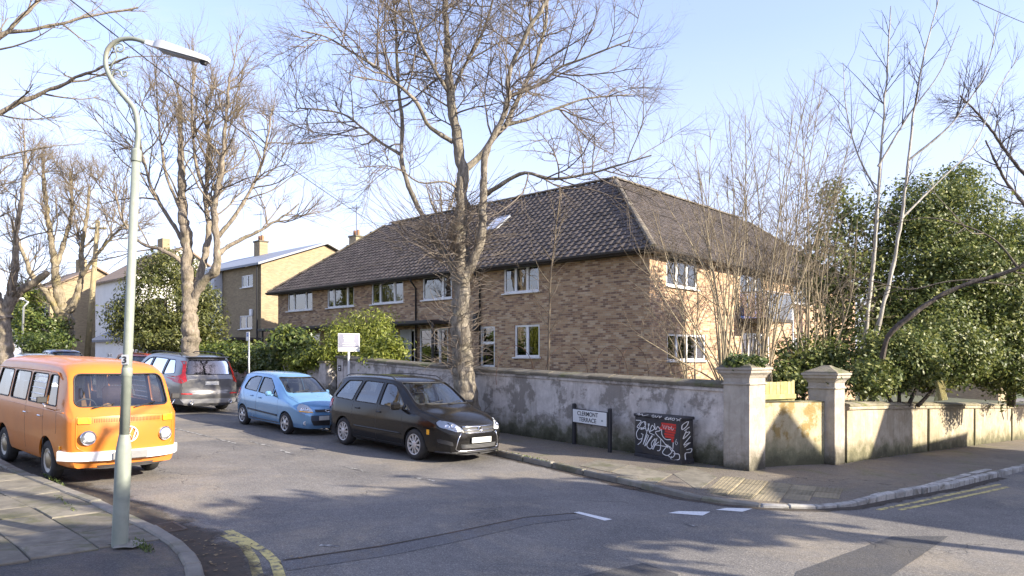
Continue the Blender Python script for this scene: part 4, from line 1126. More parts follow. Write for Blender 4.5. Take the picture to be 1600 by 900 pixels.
p = at(78, 500, 68); simple_house('yellow_house', V2(p), H1, 9, 8, 1.2, 7.6, 9.8, M_BRICKY, M_ROOFB, 'yellow brick house behind the pollarded trees at far left', [(2, 4.8, 1.2, 1.6), (5, 4.8, 1.2, 1.6), (2, 1.5, 1.2, 1.6), (5, 1.5, 1.2, 1.6)])
p = at(1560, 540, 58); simple_house('yellow_house', V2(p), H1, 10, 9, -.6, 7.0, 9.8, M_BRICKY, M_ROOFB, 'buff brick house hidden behind the evergreens at right', [(2, 4.6, 1.2, 1.5), (6, 4.6, 1.2, 1.5), (2, 1.4, 1.2, 1.5), (6, 1.4, 1.2, 1.5)])
# --- invented house across the side road: out of view, shaped to shade the corner walls
TAN = math.tan(SUN_EL)
def sunward(p, z_from, z_to): return V2(p) + SUN_AZ.normalized() * ((z_to - z_from) / TAN)
cA = sunward(gp(790, 742), 0.0, 6.6)
def across(name, c, w, dp, ev, rg, label, front_gable=None):
    """front wall on the line c - D2*w .. c; the house lies away from the camera's road"""
    d = -DR
    h = empty(name, (c.x, c.y, 0), math.atan2(d.y, d.x), label, 'house')
    # local X = -DR, local Y = towards -normal: front looks to local -Y (the road)
    q = MB(); q.box((w / 2, dp / 2, ev / 2 - .5), (w, dp, ev + 1.0)); q.build('wall', M_BRICKY, h)
    q = MB(); q.add([(-.0, -.3, ev), (w, -.3, ev), (w, dp / 2, rg), (0, dp / 2, rg), (0, dp + .3, ev), (w, dp + .3, ev)], [(0, 1, 2, 3), (3, 2, 5, 4), (0, 3, 4), (1, 5, 2), (0, 4, 5, 1)]); q.build('roof', M_SLATE, h)
    for gx, gw, gz in (front_gable or []):  # added gables, sized so their shadows land on the walls opposite
        q = MB(); q.add([(gx - gw, -.6, -1), (gx + gw, -.6, -1), (gx + gw, -.6, gz - gw * 1.25), (gx, -.6, gz), (gx - gw, -.6, gz - gw * 1.25), (gx - gw, dp / 2, -1), (gx + gw, dp / 2, -1), (gx + gw, dp / 2, gz - gw * 1.25), (gx, dp / 2, gz), (gx - gw, dp / 2, gz - gw * 1.25)],
                         [(0, 1, 2, 3, 4), (5, 6, 7, 8, 9), (2, 3, 8, 7), (3, 4, 9, 8), (0, 4, 9, 5), (1, 2, 7, 6)]); q.build('gabled_bay', M_BRICKY, h)
    for k in range(int(w / 2.4)):
        q = MB(); q.box((1.2 + k * 2.4, -.02, 1.9), (1.0, .06, 1.5), bev=.01); wf = q.build('window', M_UPVC, h)
        q = MB(); q.box((1.2 + k * 2.4, -.045, 1.9), (.8, .03, 1.3)); q.build('pane', plain('dark_pane', (.05, .06, .07), .05), wf)
    return h
wl0 = P2C + DR * .3
def front_line_hit(T, depth):
    """walk from a point on the sunlit wall towards the sun until the line of house fronts"""
    nrm = Vector((DR.y, -DR.x)); s_ = SUN_AZ.normalized(); k = (depth - (V2(T) - wl0).dot(nrm)) / s_.dot(nrm); return V2(T) + s_ * k, T.z + k * TAN
tA = at(1226, 652, 14.3); tB = at(1397, 590, 17.4)
(hA, zA), (hB, zB) = front_line_hit(tA, 11.0), front_line_hit(tB, 11.0)
cB = hB + DR * 6.0; xA, xB = (cB - hA).dot(DR), (cB - hB).dot(DR)
ev_ = front_line_hit(at(1345, 700, 16.2), 11.6)[1] - .7
across('added_shade_house', cB, xA + 2.2, 7, ev_, ev_ + 1.4, 'added gabled house out of view that casts wall shadows', [(xA, 1.0, zA), (xB, 1.0, zB)])
# ------------------------------------------------------------------ vehicles
M_TYRE = rough_mat('tyre_rubber', (0.016, 0.016, 0.017), (0.035, 0.034, 0.033), 8, .85, .2, 60)
M_ALLOY = plain('silver_wheel', (0.50, 0.50, 0.50), .35, .6)
M_HUBD = plain('dark_wheel_back', (0.02, 0.02, 0.02), .7)
M_CHROME = plain('chrome', (0.75, 0.75, 0.76), .12, 1.0, dirt=.05)
M_BLKPL = plain('black_plastic', (0.022, 0.022, 0.024), .55)
M_TRIM = plain('interior_trim', (0.05, 0.05, 0.052), .8)
M_SEAT = rough_mat('seat_fabric', (0.05, 0.05, 0.055), (0.09, 0.09, 0.095), 20, .9, .2)
M_PLATE = plain('blank_number_plate', (0.62, 0.62, 0.58), .4)
M_LENS = plain('headlamp_reflector', (0.80, 0.80, 0.80), .3, .25, dirt=.03)
M_LENSG = glass_mat('headlamp_glass', (0.93, 0.95, 0.97), .95, .06)
M_AMBER = plain('amber_lens', (0.85, 0.40, 0.02), .2, 0, .5)
M_RED = plain('red_lens', (0.50, 0.012, 0.012), .16, 0, .8)
M_CARGLASS = glass_mat('car_glass', (0.55, 0.60, 0.60), .95, .08)
M_CLEAR = glass_mat('clear_car_glass', (0.84, 0.88, 0.88), .95, .05)
def interp(tab, x):
    if x <= tab[0][0]: return tab[0][1]
    if x >= tab[-1][0]: return tab[-1][1]
    for i in range(len(tab) - 1):
        if tab[i][0] <= x <= tab[i + 1][0]:
            x0, y0 = tab[i]; x1, y1 = tab[i + 1]
            if x1 - x0 < 1e-9: return y1
            def slope(k):
                if k <= 0 or k >= len(tab) - 1:
                    a, b = (tab[0], tab[1]) if k <= 0 else (tab[-2], tab[-1]); return (b[1] - a[1]) / max(1e-6, b[0] - a[0])
                s0 = (tab[k][1] - tab[k - 1][1]) / max(1e-6, tab[k][0] - tab[k - 1][0]); s1 = (tab[k + 1][1] - tab[k][1]) / max(1e-6, tab[k + 1][0] - tab[k][0])
                return 0.0 if s0 * s1 <= 0 else 2 * s0 * s1 / (s0 + s1)
            h = x1 - x0; t = (x - x0) / h; m0, m1 = slope(i), slope(i + 1)
            return (2 * t**3 - 3 * t**2 + 1) * y0 + (t**3 - 2 * t**2 + t) * h * m0 + (-2 * t**3 + 3 * t**2) * y1 + (t**3 - t**2) * h * m1
class Car:
    def __init__(s, name, label, sp_, paint, loc, heading, cat='car', z_extra=0.0):
        s.sp = sp_; s.paint = paint; S = sp_
        p = Vector(loc)
        s.root = empty(name, (p.x, p.y, G(p.x, p.y) + z_extra), math.atan2(heading.y, heading.x), label, cat)
        h = heading.normalized(); side = Vector((-h.y, h.x)); wb = S['wb']
        # stand on the slope
        zf, zr = G(*(V2(p) + h * wb / 2)), G(*(V2(p) - h * wb / 2)); zl, zr2 = G(*(V2(p) + side * .75)), G(*(V2(p) - side * .75))
        fx = Vector((h.x, h.y, (zf - zr) / wb)).normalized(); fy = Vector((side.x, side.y, (zl - zr2) / 1.5)).normalized(); fzv = fx.cross(fy).normalized(); fy = fzv.cross(fx)
        s.root.rotation_euler = Matrix((fx, fy, fzv)).transposed().to_euler()
        s.loft(); s.body()
    def section(s, x):
        S = s.sp; W2 = S['W'] / 2; T = interp(S['top'], x); B = min(interp(S['belt'], x), T - S.get('crownmin', .05)); cr = interp(S['crown'], x); Rz = max(T - cr, B + 0.01)
        zs = S['sill']; pl = interp(S['plan'], x); pts = []
        def yb(z): return W2 * pl * interp(S['sec'], z)
        pts.append((0.0, zs)); pts.append((yb(zs) * .5, zs)); pts.append((yb(zs) - .03, zs))
        nl = 12
        for k in range(nl + 1):
            z = zs + 0.02 + (B - zs - 0.02) * k / nl; pts.append((yb(z), z))
        wr = interp(S['rail'], x); y0 = yb(B); nu = 8
        for k in range(1, nu + 1):
            f = k / nu; pts.append((y0 + (wr - y0) * (f ** S.get('tumble', 1.25)) - 0.0, B + (Rz - B) * f))
        nt = 10
        for k in range(1, nt + 1):
            a = math.pi / 2 * k / nt; e = S.get('sup', 2.6)
            pts.append((wr * (max(0.0, math.cos(a)) ** (2 / e)), Rz + (T - Rz) * (math.sin(a) ** (2 / e))))
        pts[-1] = (0.0, T)
        return pts
    def loft(s):
        S = s.sp; xr, xf = S['xr'], S['xf']; n = S.get('n', 56)
        st = sorted(set([xr + (xf - xr) * (0.5 - 0.5 * math.cos(math.pi * i / n)) for i in range(n + 1)] + S.get('extra', [])))
        secs = [s.section(x) for x in st]; m = len(secs[0]); Yref = S['W'] / 2
        def bow(x, y): return interp(S['bow'], x) * (1 - min(1, abs(y) / Yref) ** 2)
        bm = bmesh.new(); L, Rr = [], []
        for x, sec in zip(st, secs):
            l, r = [], []
            for k, (y, z) in enumerate(sec):
                v = bm.verts.new((x + bow(x, y), y, z)); l.append(v)
                r.append(v if y == 0 else bm.verts.new((x + bow(x, y), -y, z)))
            L.append(l); Rr.append(r)
        def F_(*v):
            u = []
            for a in v:
                if a not in u: u.append(a)
            if len(u) > 2:
                try: bm.faces.new(u)
                except ValueError: pass
        for i in range(len(st) - 1):
            for k in range(m - 1):
                F_(L[i][k], L[i + 1][k], L[i + 1][k + 1], L[i][k + 1]); F_(Rr[i][k], Rr[i][k + 1], Rr[i + 1][k + 1], Rr[i + 1][k])
        nc = 12
        for end, i, tab in ((-1, 0, S.get('rprot', [(0, 0)])), (1, len(st) - 1, S.get('fprot', [(0, 0)]))):
            rows = []
            for k in range(m):
                y, z = secs[i][k]; row = [L[i][k]]
                if y > 0:
                    for c in range(1, nc):
                        u = 1 - 2 * c / nc; ed = 1 - abs(u) ** 6
                        row.append(bm.verts.new((st[i] + end * interp(tab, z) * ed + bow(st[i], y * u), y * u, z)))
                    row.append(Rr[i][k])
                else: row = [L[i][k]] * (nc + 1)
                rows.append(row)
            for k in range(m - 1):
                for c in range(nc): F_(rows[k][c], rows[k][c + 1], rows[k + 1][c + 1], rows[k + 1][c])
        bmesh.ops.remove_doubles(bm, verts=bm.verts, dist=0.0008)
        bmesh.ops.recalc_face_normals(bm, faces=bm.faces)
        s.bm = bm; bm.faces.ensure_lookup_table(); s.bvh = BVHTree.FromBMesh(bm)
    def body(s):
        S = s.sp; me = bpy.data.meshes.new('body'); s.bm.to_mesh(me)
        me.materials.append(s.paint); me.materials.append(M_TRIM)
        tmp = bpy.data.objects.new('tmp', me); COL.objects.link(tmp)
        so = tmp.modifiers.new('s', 'SOLIDIFY'); so.thickness = .03; so.offset = -1; so.material_offset = 1; so.use_even_offset = False
        cut = MB(); W2 = S['W'] / 2
        for (ol, rad) in S['windows']: cut.prism(s.round(ol, rad), -W2 - .3, W2 + .3, 'Y')
        for (ol, rad, a, b) in S['screens']: cut.prism(s.round(ol, rad), a, b, 'X')
        n = 30
        for xw in (S['xa_f'], S['xa_r']):
            Ra = S['arch']
            for sd in (-1, 1):
                pl = [(xw + Ra * math.cos(2 * math.pi * k / n), S['wheel'] + Ra * math.sin(2 * math.pi * k / n)) for k in range(n)]
                pl = [(x, z) for x, z in pl if z > 0.12] ; pl = sorted(pl, key=lambda p: -math.atan2(p[1] - .12, p[0] - xw))
                pl = [(pl[0][0] , -.1)] + pl + [(pl[-1][0], -.1)]
                a, b = sorted((sd * (W2 - .30), sd * (W2 + .3))); cut.prism(pl, a, b, 'Y')
        cm = cut.mesh('cut'); co = bpy.data.objects.new('cut', cm); COL.objects.link(co)
        bo = tmp.modifiers.new('b', 'BOOLEAN'); bo.object = co; bo.operation = 'DIFFERENCE'; bo.solver = 'EXACT'; bo.use_self = False
        dg = bpy.context.evaluated_depsgraph_get(); dg.update()
        out = bpy.data.meshes.new_from_object(tmp.evaluated_get(dg))
        bpy.data.objects.remove(tmp); bpy.data.objects.remove(co)
        s.body_o = new_obj('body', out, None, s.root); autosmooth(s.body_o, S.get('smooth', 38))
        n0 = len(out.polygons)
        if n0 < 500: print('WARN body boolean', s.root.name, n0)
        # glazing
        gm = S.get('glass', M_CARGLASS)
        for (ol, rad) in S['windows']:
            for sd in (-1, 1): s.conform('side_window', s.round(ol, rad), 'Y', sd, gm, -.012, 0, grow=.012)
        for i, (ol, rad, a, b) in enumerate(S['screens']):
            s.conform('windscreen' if b > 1.0 else 'rear_window', s.round(ol, rad), 'X', 1 if b > 1 else -1, S.get('screenglass', gm), -.012, 0, grow=.012)
        # rubber seals
        for (ol, rad) in S['windows']:
            for sd in (-1, 1): s.line('window_seal', s.round(ol, rad) , 'Y', sd, .011, M_BLKPL, closed=True)
        for (ol, rad, a, b) in S['screens']: s.line('screen_seal', s.round(ol, rad), 'X', 1 if b > 1 else -1, .012, M_BLKPL, closed=True)
        # wheel wells
        for xw in (S['xa_f'], S['xa_r']):
            for sd in (-1, 1):
                q = MB(); n = 16; Ra = S['arch'] + .012; y0, y1 = sd * (W2 - .05), sd * (W2 - .34); vs_ = []
                for k in range(n + 1):
                    a = math.pi * k / n * 1.16 - .08 * math.pi
                    vs_ += [(xw + Ra * math.cos(a), y0, S['wheel'] + Ra * math.sin(a)), (xw + Ra * math.cos(a), y1, S['wheel'] + Ra * math.sin(a))]
                q.add(vs_, [(2 * k, 2 * k + 1, 2 * k + 3, 2 * k + 2) for k in range(n)] + [tuple(2 * k + 1 for k in range(n + 1))]); q.build('wheel_arch_liner', M_HUBD, s.root, fix=False)
        # floor, dash, seats
        q = MB(); q.box(((S['xr'] + S['xf']) / 2, 0, S['sill'] + .10), (S['xf'] - S['xr'] - .5, S['W'] - .35, .08)); q.build('floor_pan', M_TRIM, s.root)
        d = S['dash']; q = MB(); q.box((d[0], 0, d[1] - .12), (.42, S['W'] - .34, .26), bev=.06); q.build('dashboard', M_TRIM, s.root)
        q = MB(); q.tube([(d[0] - .34 + .06 * math.sin(a), S.get('rhd', -1) * .36 + .18 * math.cos(a), d[1] + .0 + .17 * math.sin(a)) for a in [2 * math.pi * k / 16 for k in range(17)]], .014, 6); q.build('steering_wheel', M_BLKPL, s.root, smooth=True)
        for (x, ys) in S['seats']:
            for y in ys:
                zb = S['seat_z']; q = MB(); Mx = Matrix.Rotation(R(-12), 3, 'Y')
                q.box((x, y, zb), (.50, .48, .16), bev=.05); q.box((x - .25, y, zb + .36), (.13, .46, .62), Mx, bev=.05); se = q.build('seat', S.get('seatmat', M_SEAT), s.root)
                q = MB(); q.box((x - .33, y, zb + .77), (.09, .26, .18), Mx, bev=.035); q.build('headrest', S.get('seatmat', M_SEAT), se)
        for xw in (S['xa_f'], S['xa_r']):
            for sd in (-1, 1): s.wheel(xw, sd)
    def round(s, ol, r, n=5):
        """outline with rounded corners"""
        out = []; N = len(ol)
        for i in range(N):
            p0, p1, p2 = Vector(ol[i - 1]), Vector(ol[i]), Vector(ol[(i + 1) % N]); rr = r if not hasattr(r, '__len__') else r[i]
            a, b = (p0 - p1), (p2 - p1); k = min(rr, a.length * .45, b.length * .45)
            if k < .004: out.append(tuple(p1)); continue
            A, B = p1 + a.normalized() * k, p1 + b.normalized() * k
            for j in range(n + 1):
                t = j / n; out.append(tuple(A * (1 - t) ** 2 + p1 * 2 * t * (1 - t) + B * t ** 2))
        return out
    def hit(s, u, v, axis, sd):
        if axis == 'Y': o, d = Vector((u, sd * 3, v)), Vector((0, -sd, 0))
        elif axis == 'X': o, d = Vector((sd * 6, u, v)), Vector((-sd, 0, 0))
        else: o, d = Vector((u, v, 5)), Vector((0, 0, -1))
        h = s.bvh.ray_cast(o, d)
        if h[0] is None:
            h = s.bvh.find_nearest(o + d * (3 if axis == 'Y' else 6 - abs(s.sp['xf'])))
        n = h[1]
        if n.dot(d) > 0: n = -n
        return h[0], n
    def conform(s, name, ol, axis, sd, mat, off, th, parent=None, grow=0.0, step=.07):
        """panel that follows the body surface"""
        ol = [Vector(p) for p in ol]; c = sum(ol, Vector((0, 0))) / len(ol)
        if grow: ol = [p + (p - c).normalized() * grow for p in ol]
        bm = bmesh.new(); bm.faces.new([bm.verts.new((p.x, p.y, 0)) for p in ol])
        for ax in (0, 1):
            lo, hi = min(p[ax] for p in ol), max(p[ax] for p in ol)
            for i in range(1, int((hi - lo) / step) + 1):
                co = [0, 0, 0]; co[ax] = lo + i * step; no = [0, 0, 0]; no[ax] = 1
                bmesh.ops.bisect_plane(bm, geom=bm.verts[:] + bm.edges[:] + bm.faces[:], plane_co=co, plane_no=no)
        bmesh.ops.triangulate(bm, faces=[f for f in bm.faces if len(f.verts) > 4])
        hits = {v: s.hit(v.co.x, v.co.y, axis, sd) for v in bm.verts}
        for v, (p, n) in hits.items(): v.co = p + n * (off + th)
        if th > 0:
            be = [e for e in bm.edges if len(e.link_faces) == 1]; mp = {}
            r = bmesh.ops.extrude_edge_only(bm, edges=be)
            for v in [g for g in r['geom'] if isinstance(g, bmesh.types.BMVert)]:
                p, n = min(((hits[o], (o.co - v.co).length) for e in v.link_edges for o in [e.other_vert(v)] if o in hits), key=lambda t: t[1])[0] if any(e.other_vert(v) in hits for e in v.link_edges) else (v.co, Vector())
                v.co = v.co - n * (th + .01)
        bmesh.ops.recalc_face_normals(bm, faces=bm.faces)
        me = bpy.data.meshes.new(name); bm.to_mesh(me); bm.free()
        return autosmooth(new_obj(name, me, mat, parent or s.root), 50)
    def line(s, name, pts, axis, sd, r, mat, closed=False, parent=None, n=6, off=0.0, flat=1.0):
        pts = [Vector(p) for p in pts]
        if closed: pts = pts + [pts[0]]
        dense = [pts[0]]
        for a, b in zip(pts[:-1], pts[1:]):
            k = max(1, int((b - a).length / .08)); dense += [a.lerp(b, i / k) for i in range(1, k + 1)]
        q = MB(); P = []
        for d in dense: h, nn = s.hit(d.x, d.y, axis, sd); P.append(h + nn * off)
        q.tube(P, r, n, caps=not closed); return q.build(name, mat, parent or s.root, smooth=True)
    def wheel(s, xw, sd):
        S = s.sp; r, tw = S['wheel'], S.get('tyre_w', .2); yc = sd * (S['W'] / 2 - tw / 2 - S.get('inset', .02)); rr = S.get('rim', r * .66)
        w = empty('wheel', (xw, yc, r), 0, parent=s.root)
        if sd < 0: w.rotation_euler = (0, 0, math.pi)
        h = tw / 2
        q = MB(); q.lathe([(rr - .02, -h), (rr, -h), (r - .05, -h - .006), (r - .018, -h * .9), (r - .003, -h * .6), (r, 0), (r - .003, h * .6), (r - .018, h * .9), (r - .05, h + .006), (rr, h), (rr - .012, h - .01), (rr - .02, h - .05)], 36, 'Y'); autosmooth(q.build('tyre', M_TYRE, w), 45)
        st = S.get('rimstyle', 'spoke')
        q = MB(); q.lathe([(rr - .005, h - .045), (rr - .012, h - .075), (.02, h - .08)], 30, 'Y'); q.build('rim_back', M_HUBD if st != 'steel' else M_ALLOY, w)
        q = MB()
        if st == 'steel':
            q.lathe([(rr, h - .01), (rr - .02, h - .006), (rr - .03, h - .03), (rr - .055, h - .04), (rr - .07, h - .028), (rr * .45, h - .02)], 32, 'Y'); o = q.build('rim', S['rimmat'], w); autosmooth(o, 50)
            q = MB(); q.lathe([(rr * .62, h - .026), (rr * .60, h - .008), (rr * .4, h + .006), (rr * .22, h + .016), (.01, h + .018)], 28, 'Y'); autosmooth(q.build('hub_cap', S['capmat'], w), 40)
        else:
            q.lathe([(rr + .004, h - .004), (rr - .004, h + .004), (rr - .022, h - .002), (rr - .028, h - .03)], 36, 'Y')
            nsp = S.get('spokes', 5); ww = S.get('spoke_w', .05)
            for k in range(nsp):
                a = 2 * math.pi * k / nsp; ca, sa = math.cos(a), math.sin(a)
                def P(rad, t, y): return (rad * ca - t * sa, y, rad * sa + t * ca)
                q.add([P(.05, -ww * .42, h + .0), P(.05, ww * .42, h), P(rr - .01, ww * .62, h - .012), P(rr - .01, -ww * .62, h - .012), P(.05, -ww * .42, h - .035), P(.05, ww * .42, h - .035), P(rr - .01, ww * .62, h - .04), P(rr - .01, -ww * .62, h - .04)],
                      [(0, 1, 2, 3), (0, 3, 7, 4), (1, 5, 6, 2), (2, 6, 7, 3), (0, 4, 5, 1)])
            q.lathe([(.075, h - .03), (.075, h + .0), (.06, h + .008), (.01, h + .01)], 20, 'Y')
            o = q.build('rim', S.get('rimmat', M_ALLOY), w); autosmooth(o, 40)
    def plate(s, end, z, w=.52, h=.11, off=.012):
        p, n = s.hit(0, z, 'X', end); q = MB(); q.box((p.x + end * off, 0, z), (.012, w, h), bev=.004); return q.build('number_plate', M_PLATE, s.root)
    def mirror(s, x, z, mat, size=(.10, .20, .13)):
        for sd in (-1, 1):
            p, n = s.hit(x, z, 'Y', sd); q = MB(); q.box((p.x, p.y + sd * .04, p.z), (.05, .10, .04)); q.box((p.x, p.y + sd * (.06 + size[1] / 2), p.z + .04), size, bev=.035); m = q.build('door_mirror', mat, s.root)
            q = MB(); q.box((p.x - size[0] / 2 - .004, p.y + sd * (.06 + size[1] / 2), p.z + .04), (.008, size[1] - .05, size[2] - .035), bev=.003); q.build('mirror_glass', M_CHROME, m)
    def handle(s, x, z, mat, l=.17):
        for sd in (-1, 1):
            p, n = s.hit(x, z, 'Y', sd); q = MB(); q.box((p.x, p.y + sd * .014, p.z), (l, .035, .032), bev=.012); q.build('door_handle', mat, s.root)
    def wipers(s, pairs, r=.009):
        for a, b in pairs: s.line('wiper', [a, b], 'X', 1, r, M_BLKPL, off=.02)
    def shut(s, pts, axis='Y', sds=(-1, 1), r=.006):
        for sd in sds: s.line('panel_gap', pts, axis, sd, r, M_BLKPL, n=4, off=-.003)
def two_faced(P, t): return P
# ---- orange camper van
SP_VAN = dict(W=1.72, xr=-2.18, xf=2.10, wb=2.40, xa_f=1.22, xa_r=-1.18, wheel=.325, arch=.40, sill=.30, tyre_w=.17, inset=.03, rim=.205,
    top=[(-2.18, 1.62), (-2.05, 1.84), (-1.6, 1.94), (0, 1.96), (1.0, 1.95), (1.42, 1.925), (1.62, 1.85), (1.74, 1.74), (1.97, 1.27), (2.05, 1.17), (2.10, 1.10)],
    belt=[(-2.18, 1.17), (1.7, 1.17), (2.0, 1.12), (2.10, 1.04)], crown=[(-2.18, .3), (-1.8, .20), (1.3, .20), (1.6, .16), (1.9, .05), (2.1, .04)],
    rail=[(-2.18, .62), (-1.9, .72), (1.3, .745), (1.7, .74), (1.95, .77), (2.1, .76)], plan=[(-2.18, .86), (-2.05, .97), (-1.8, 1), (1.6, 1), (1.9, .985), (2.04, .955), (2.10, .90)],
    sec=[(.3, .93), (.42, .97), (.7, .995), (.95, 1.0), (1.1, .99), (1.2, .975)], bow=[(-2.2, -.06), (-1.5, 0), (1.0, .02), (1.7, .16), (2.1, .15)],
    fprot=[(.3, -.02), (.5, .03), (.75, .045), (1.0, .03), (1.17, 0)], rprot=[(.3, 0), (.8, .04), (1.5, 0)], sup=3.0, tumble=1.1, crownmin=.04,
    windows=[([(1.12, 1.22), (1.62, 1.22), (1.47, 1.70), (1.12, 1.70)], .05), ([(.22, 1.22), (1.0, 1.22), (1.0, 1.70), (.22, 1.70)], .06), ([(-.78, 1.22), (.10, 1.22), (.10, 1.70), (-.78, 1.70)], .06), ([(-1.78, 1.22), (-.90, 1.22), (-.90, 1.70), (-1.70, 1.70)], .06)],
    screens=[([(-.71, 1.235), (.71, 1.235), (.655, 1.735), (-.655, 1.735)], .11, 1.2, 2.6), ([(-.55, 1.26), (.55, 1.26), (.5, 1.62), (-.5, 1.62)], .08, -2.6, -1.7)],
    dash=(1.72, 1.14), seats=[(.92, (-.4, .4)), (-1.0, (-.38, .38))], seat_z=.80, rhd=-1, glass=M_CARGLASS, screenglass=M_CLEAR, smooth=42, rimstyle='steel', rimmat=plain('cream_steel_wheel', (.52, .49, .42), .4), capmat=plain('dull_hub_cap', (.30, .25, .17), .35, .6),
    seatmat=rough_mat('tan_seat', (.22, .12, .05), (.40, .20, .07), 6, .9, .1))
P_ORANGE = paint_mat('faded_orange_paint', (0.60, 0.19, 0.022), .32, 0, .4, fade=(0.50, 0.165, 0.03))
def gmid(*pp): return V2(gp(*pp))
van_h = Vector((math.sin(R(49)), -math.cos(R(49))))
fw_ = V2(gp(66, 741)); van_side = Vector((-van_h.y, van_h.x))       # left side = +Y local
# the wheel in view is on the van's right (-Y local): van centre from that wheel
_k = at(101, 728, 10.85); van_c = V2(_k) - van_h * 2.16 + van_side * .86
van = Car('camper_van', 'orange camper van with white bumper parked at the left kerb', SP_VAN, P_ORANGE, (van_c.x, van_c.y, 0), van_h, 'van')
v = van
M_WBUMP = plain('white_bumper_paint', (.78, .77, .73), .45)
# bumper wraps the corners
def bumper(car, z0, z1, xo, mat, end=1, wrap=.25, out=.06, W=None, zc=None):
    W2 = W or car.sp['W'] / 2; q = MB(); rows = []
    ys = [-1 + 2 * k / 24 for k in range(25)]
    for (zz_, o_) in ((z0, .0), (z0 + .012, out), (z1 - .012, out), (z1, .0)):
        row = []
        for u in ys:
            x = xo - (abs(u) ** 6) * wrap + .15 * (1 - u * u) + o_
            row.append((end * x, u * (W2 + o_ * .6), zz_))
        rows.append(row)
    n = 25; vs_ = [p for r_ in rows for p in r_]; fs = [(j * n + i, j * n + i + 1, (j + 1) * n + i + 1, (j + 1) * n + i) for j in range(3) for i in range(n - 1)] + [(3 * n + i, 3 * n + i + 1, i + 1, i) for i in range(n - 1)] + [(0, n, 2 * n, 3 * n), (n - 1, 2 * n - 1, 3 * n - 1, 4 * n - 1)]
    q.add(vs_, fs); o = q.build('bumper', mat, car.root); return autosmooth(o, 35)
b_ = bumper(van, .40, .56, 2.10, M_WBUMP, out=.09)
q = MB(); q.box((2.365, 0, .48), (.012, .52, .115), bev=.004); q.build('number_plate', plain('silver_number_plate', (.30, .30, .30), .35, .5), van.root)
def roundlamp(car, y, z, r, parent=None, rim=M_CHROME):
    p, n = car.hit(y, z, 'X', 1); hl = empty('headlight', (p.x + .016, y, z), math.atan2(n.y, n.x) * .7, parent=car.root)
    q = MB(); q.lathe([(r * 1.16, -.03), (r * 1.18, .02), (r * 1.05, .035), (r * .96, .03), (r * .96, .01)], 28, 'X'); autosmooth(q.build('bezel', rim, hl), 40)
    q = MB(); q.lathe([(r * .97, .032), (r * .75, .022), (r * .4, .014), (.015, .012)], 28, 'X'); q.build('reflector', M_LENS, hl, smooth=True)
    q = MB(); q.lathe([(r * .98, .034), (r * .8, .048), (r * .45, .06), (.01, .065)], 28, 'X'); q.build('lens', M_LENSG, hl, smooth=True)
for sd in (-1, 1): roundlamp(van, sd * .575, .77, .095)
for sd in (-1, 1):
    van.conform('indicator', van.round([(sd * .70, .985), (sd * .535, .985), (sd * .535, 1.075), (sd * .70, 1.075)], .012), 'X', 1, M_AMBER, .004, .022)
M_OSLAT = P_ORANGE
van.conform('air_grille', van.round([(-.515, .985), (.515, .985), (.515, 1.075), (-.515, 1.075)], .01), 'X', 1, P_ORANGE, .0, .006)
for k in range(44):
    y = -.49 + .98 * k / 43
    if abs(y) < .03: continue
    van.line('grille_slot', [(y, 1.0), (y, 1.06)], 'X', 1, .0045, M_BLKPL, n=4, off=.007)
# ring badge with the two letters
p, n = van.hit(0, .80, 'X', 1); bd = empty('badge', (p.x + .012, 0, .80), 0, parent=van.root)
q = MB(); q.tube([(0, .118 * math.cos(a), .118 * math.sin(a)) for a in [2 * math.pi * k / 28 for k in range(29)]], .012, 6); q.build('badge_ring', M_WBUMP, bd, smooth=True)
def strokes(q, segs, r, x=0.0):
    for sg in segs: q.tube([(x, a, b) for a, b in sg], r, 5)
q = MB(); strokes(q, [[(-.04, .105), (0, .012), (.04, .105)], [(-.095, .065), (-.047, -.095), (0, -.005), (.047, -.095), (.095, .065)]], .009); q.build('badge_letters', M_WBUMP, bd, smooth=True)
# pressed swage framing the front panel, cab door gaps, handles, rain gutter
van.line('front_swage', van.round([(-.72, 1.12), (-.72, .62), (-.6, .55), (.6, .55), (.72, .62), (.72, 1.12)], .08)[2:-2], 'X', 1, .008, P_ORANGE, off=.002)
van.shut([(1.06, 1.74), (1.06, .50), (1.10, .44)]); van.shut([(1.66, 1.20), (1.70, .9), (1.68, .8)]); van.shut([(.13, 1.74), (.13, .36)]); van.shut([(1.06, 1.74), (1.40, 1.74), (1.66, 1.2)])
van.line('belt_swage', [(-2.0, 1.14), (1.95, 1.14)], 'Y', -1, .009, P_ORANGE); van.line('belt_swage', [(-2.0, 1.14), (1.95, 1.14)], 'Y', 1, .009, P_ORANGE)
for sd in (-1, 1):
    q = MB(); q.tube([(-1.95, sd * .765, 1.73), (1.0, sd * .775, 1.755), (1.45, sd * .76, 1.735), (1.64, sd * .75, 1.64)], .014, 6); q.build('rain_gutter', P_ORANGE, van.root, smooth=True)
    for x in (.98, .24):
        p, n = van.hit(x, 1.03, 'Y', sd); q = MB(); q.box((p.x, p.y + sd * .035, 1.03), (.15, .02, .025), bev=.008); q.box((p.x + .06, p.y + sd * .015, 1.03), (.02, .05, .02)); q.build('door_handle', M_CHROME, van.root)
    # mirror on a stalk
    p, n = van.hit(1.56, 1.16, 'Y', sd); q = MB(); q.tube([p, p + Vector((.05, sd * .12, .04)), p + Vector((.04, sd * .17, .12))], .009, 6); m = q.build('door_mirror', M_CHROME, van.root, smooth=True)
    q = MB(); q.box(p + Vector((.03, sd * .18, .17)), (.03, .15, .10), bev=.013); q.build('mirror_head', M_BLKPL, m)
    p, n = van.hit(1.86, .72, 'Y', sd); q = MB(); q.box((p.x, p.y + sd * .006, .60), (.05, .02, .06), bev=.006); q.build('side_reflector', M_AMBER, van.root)
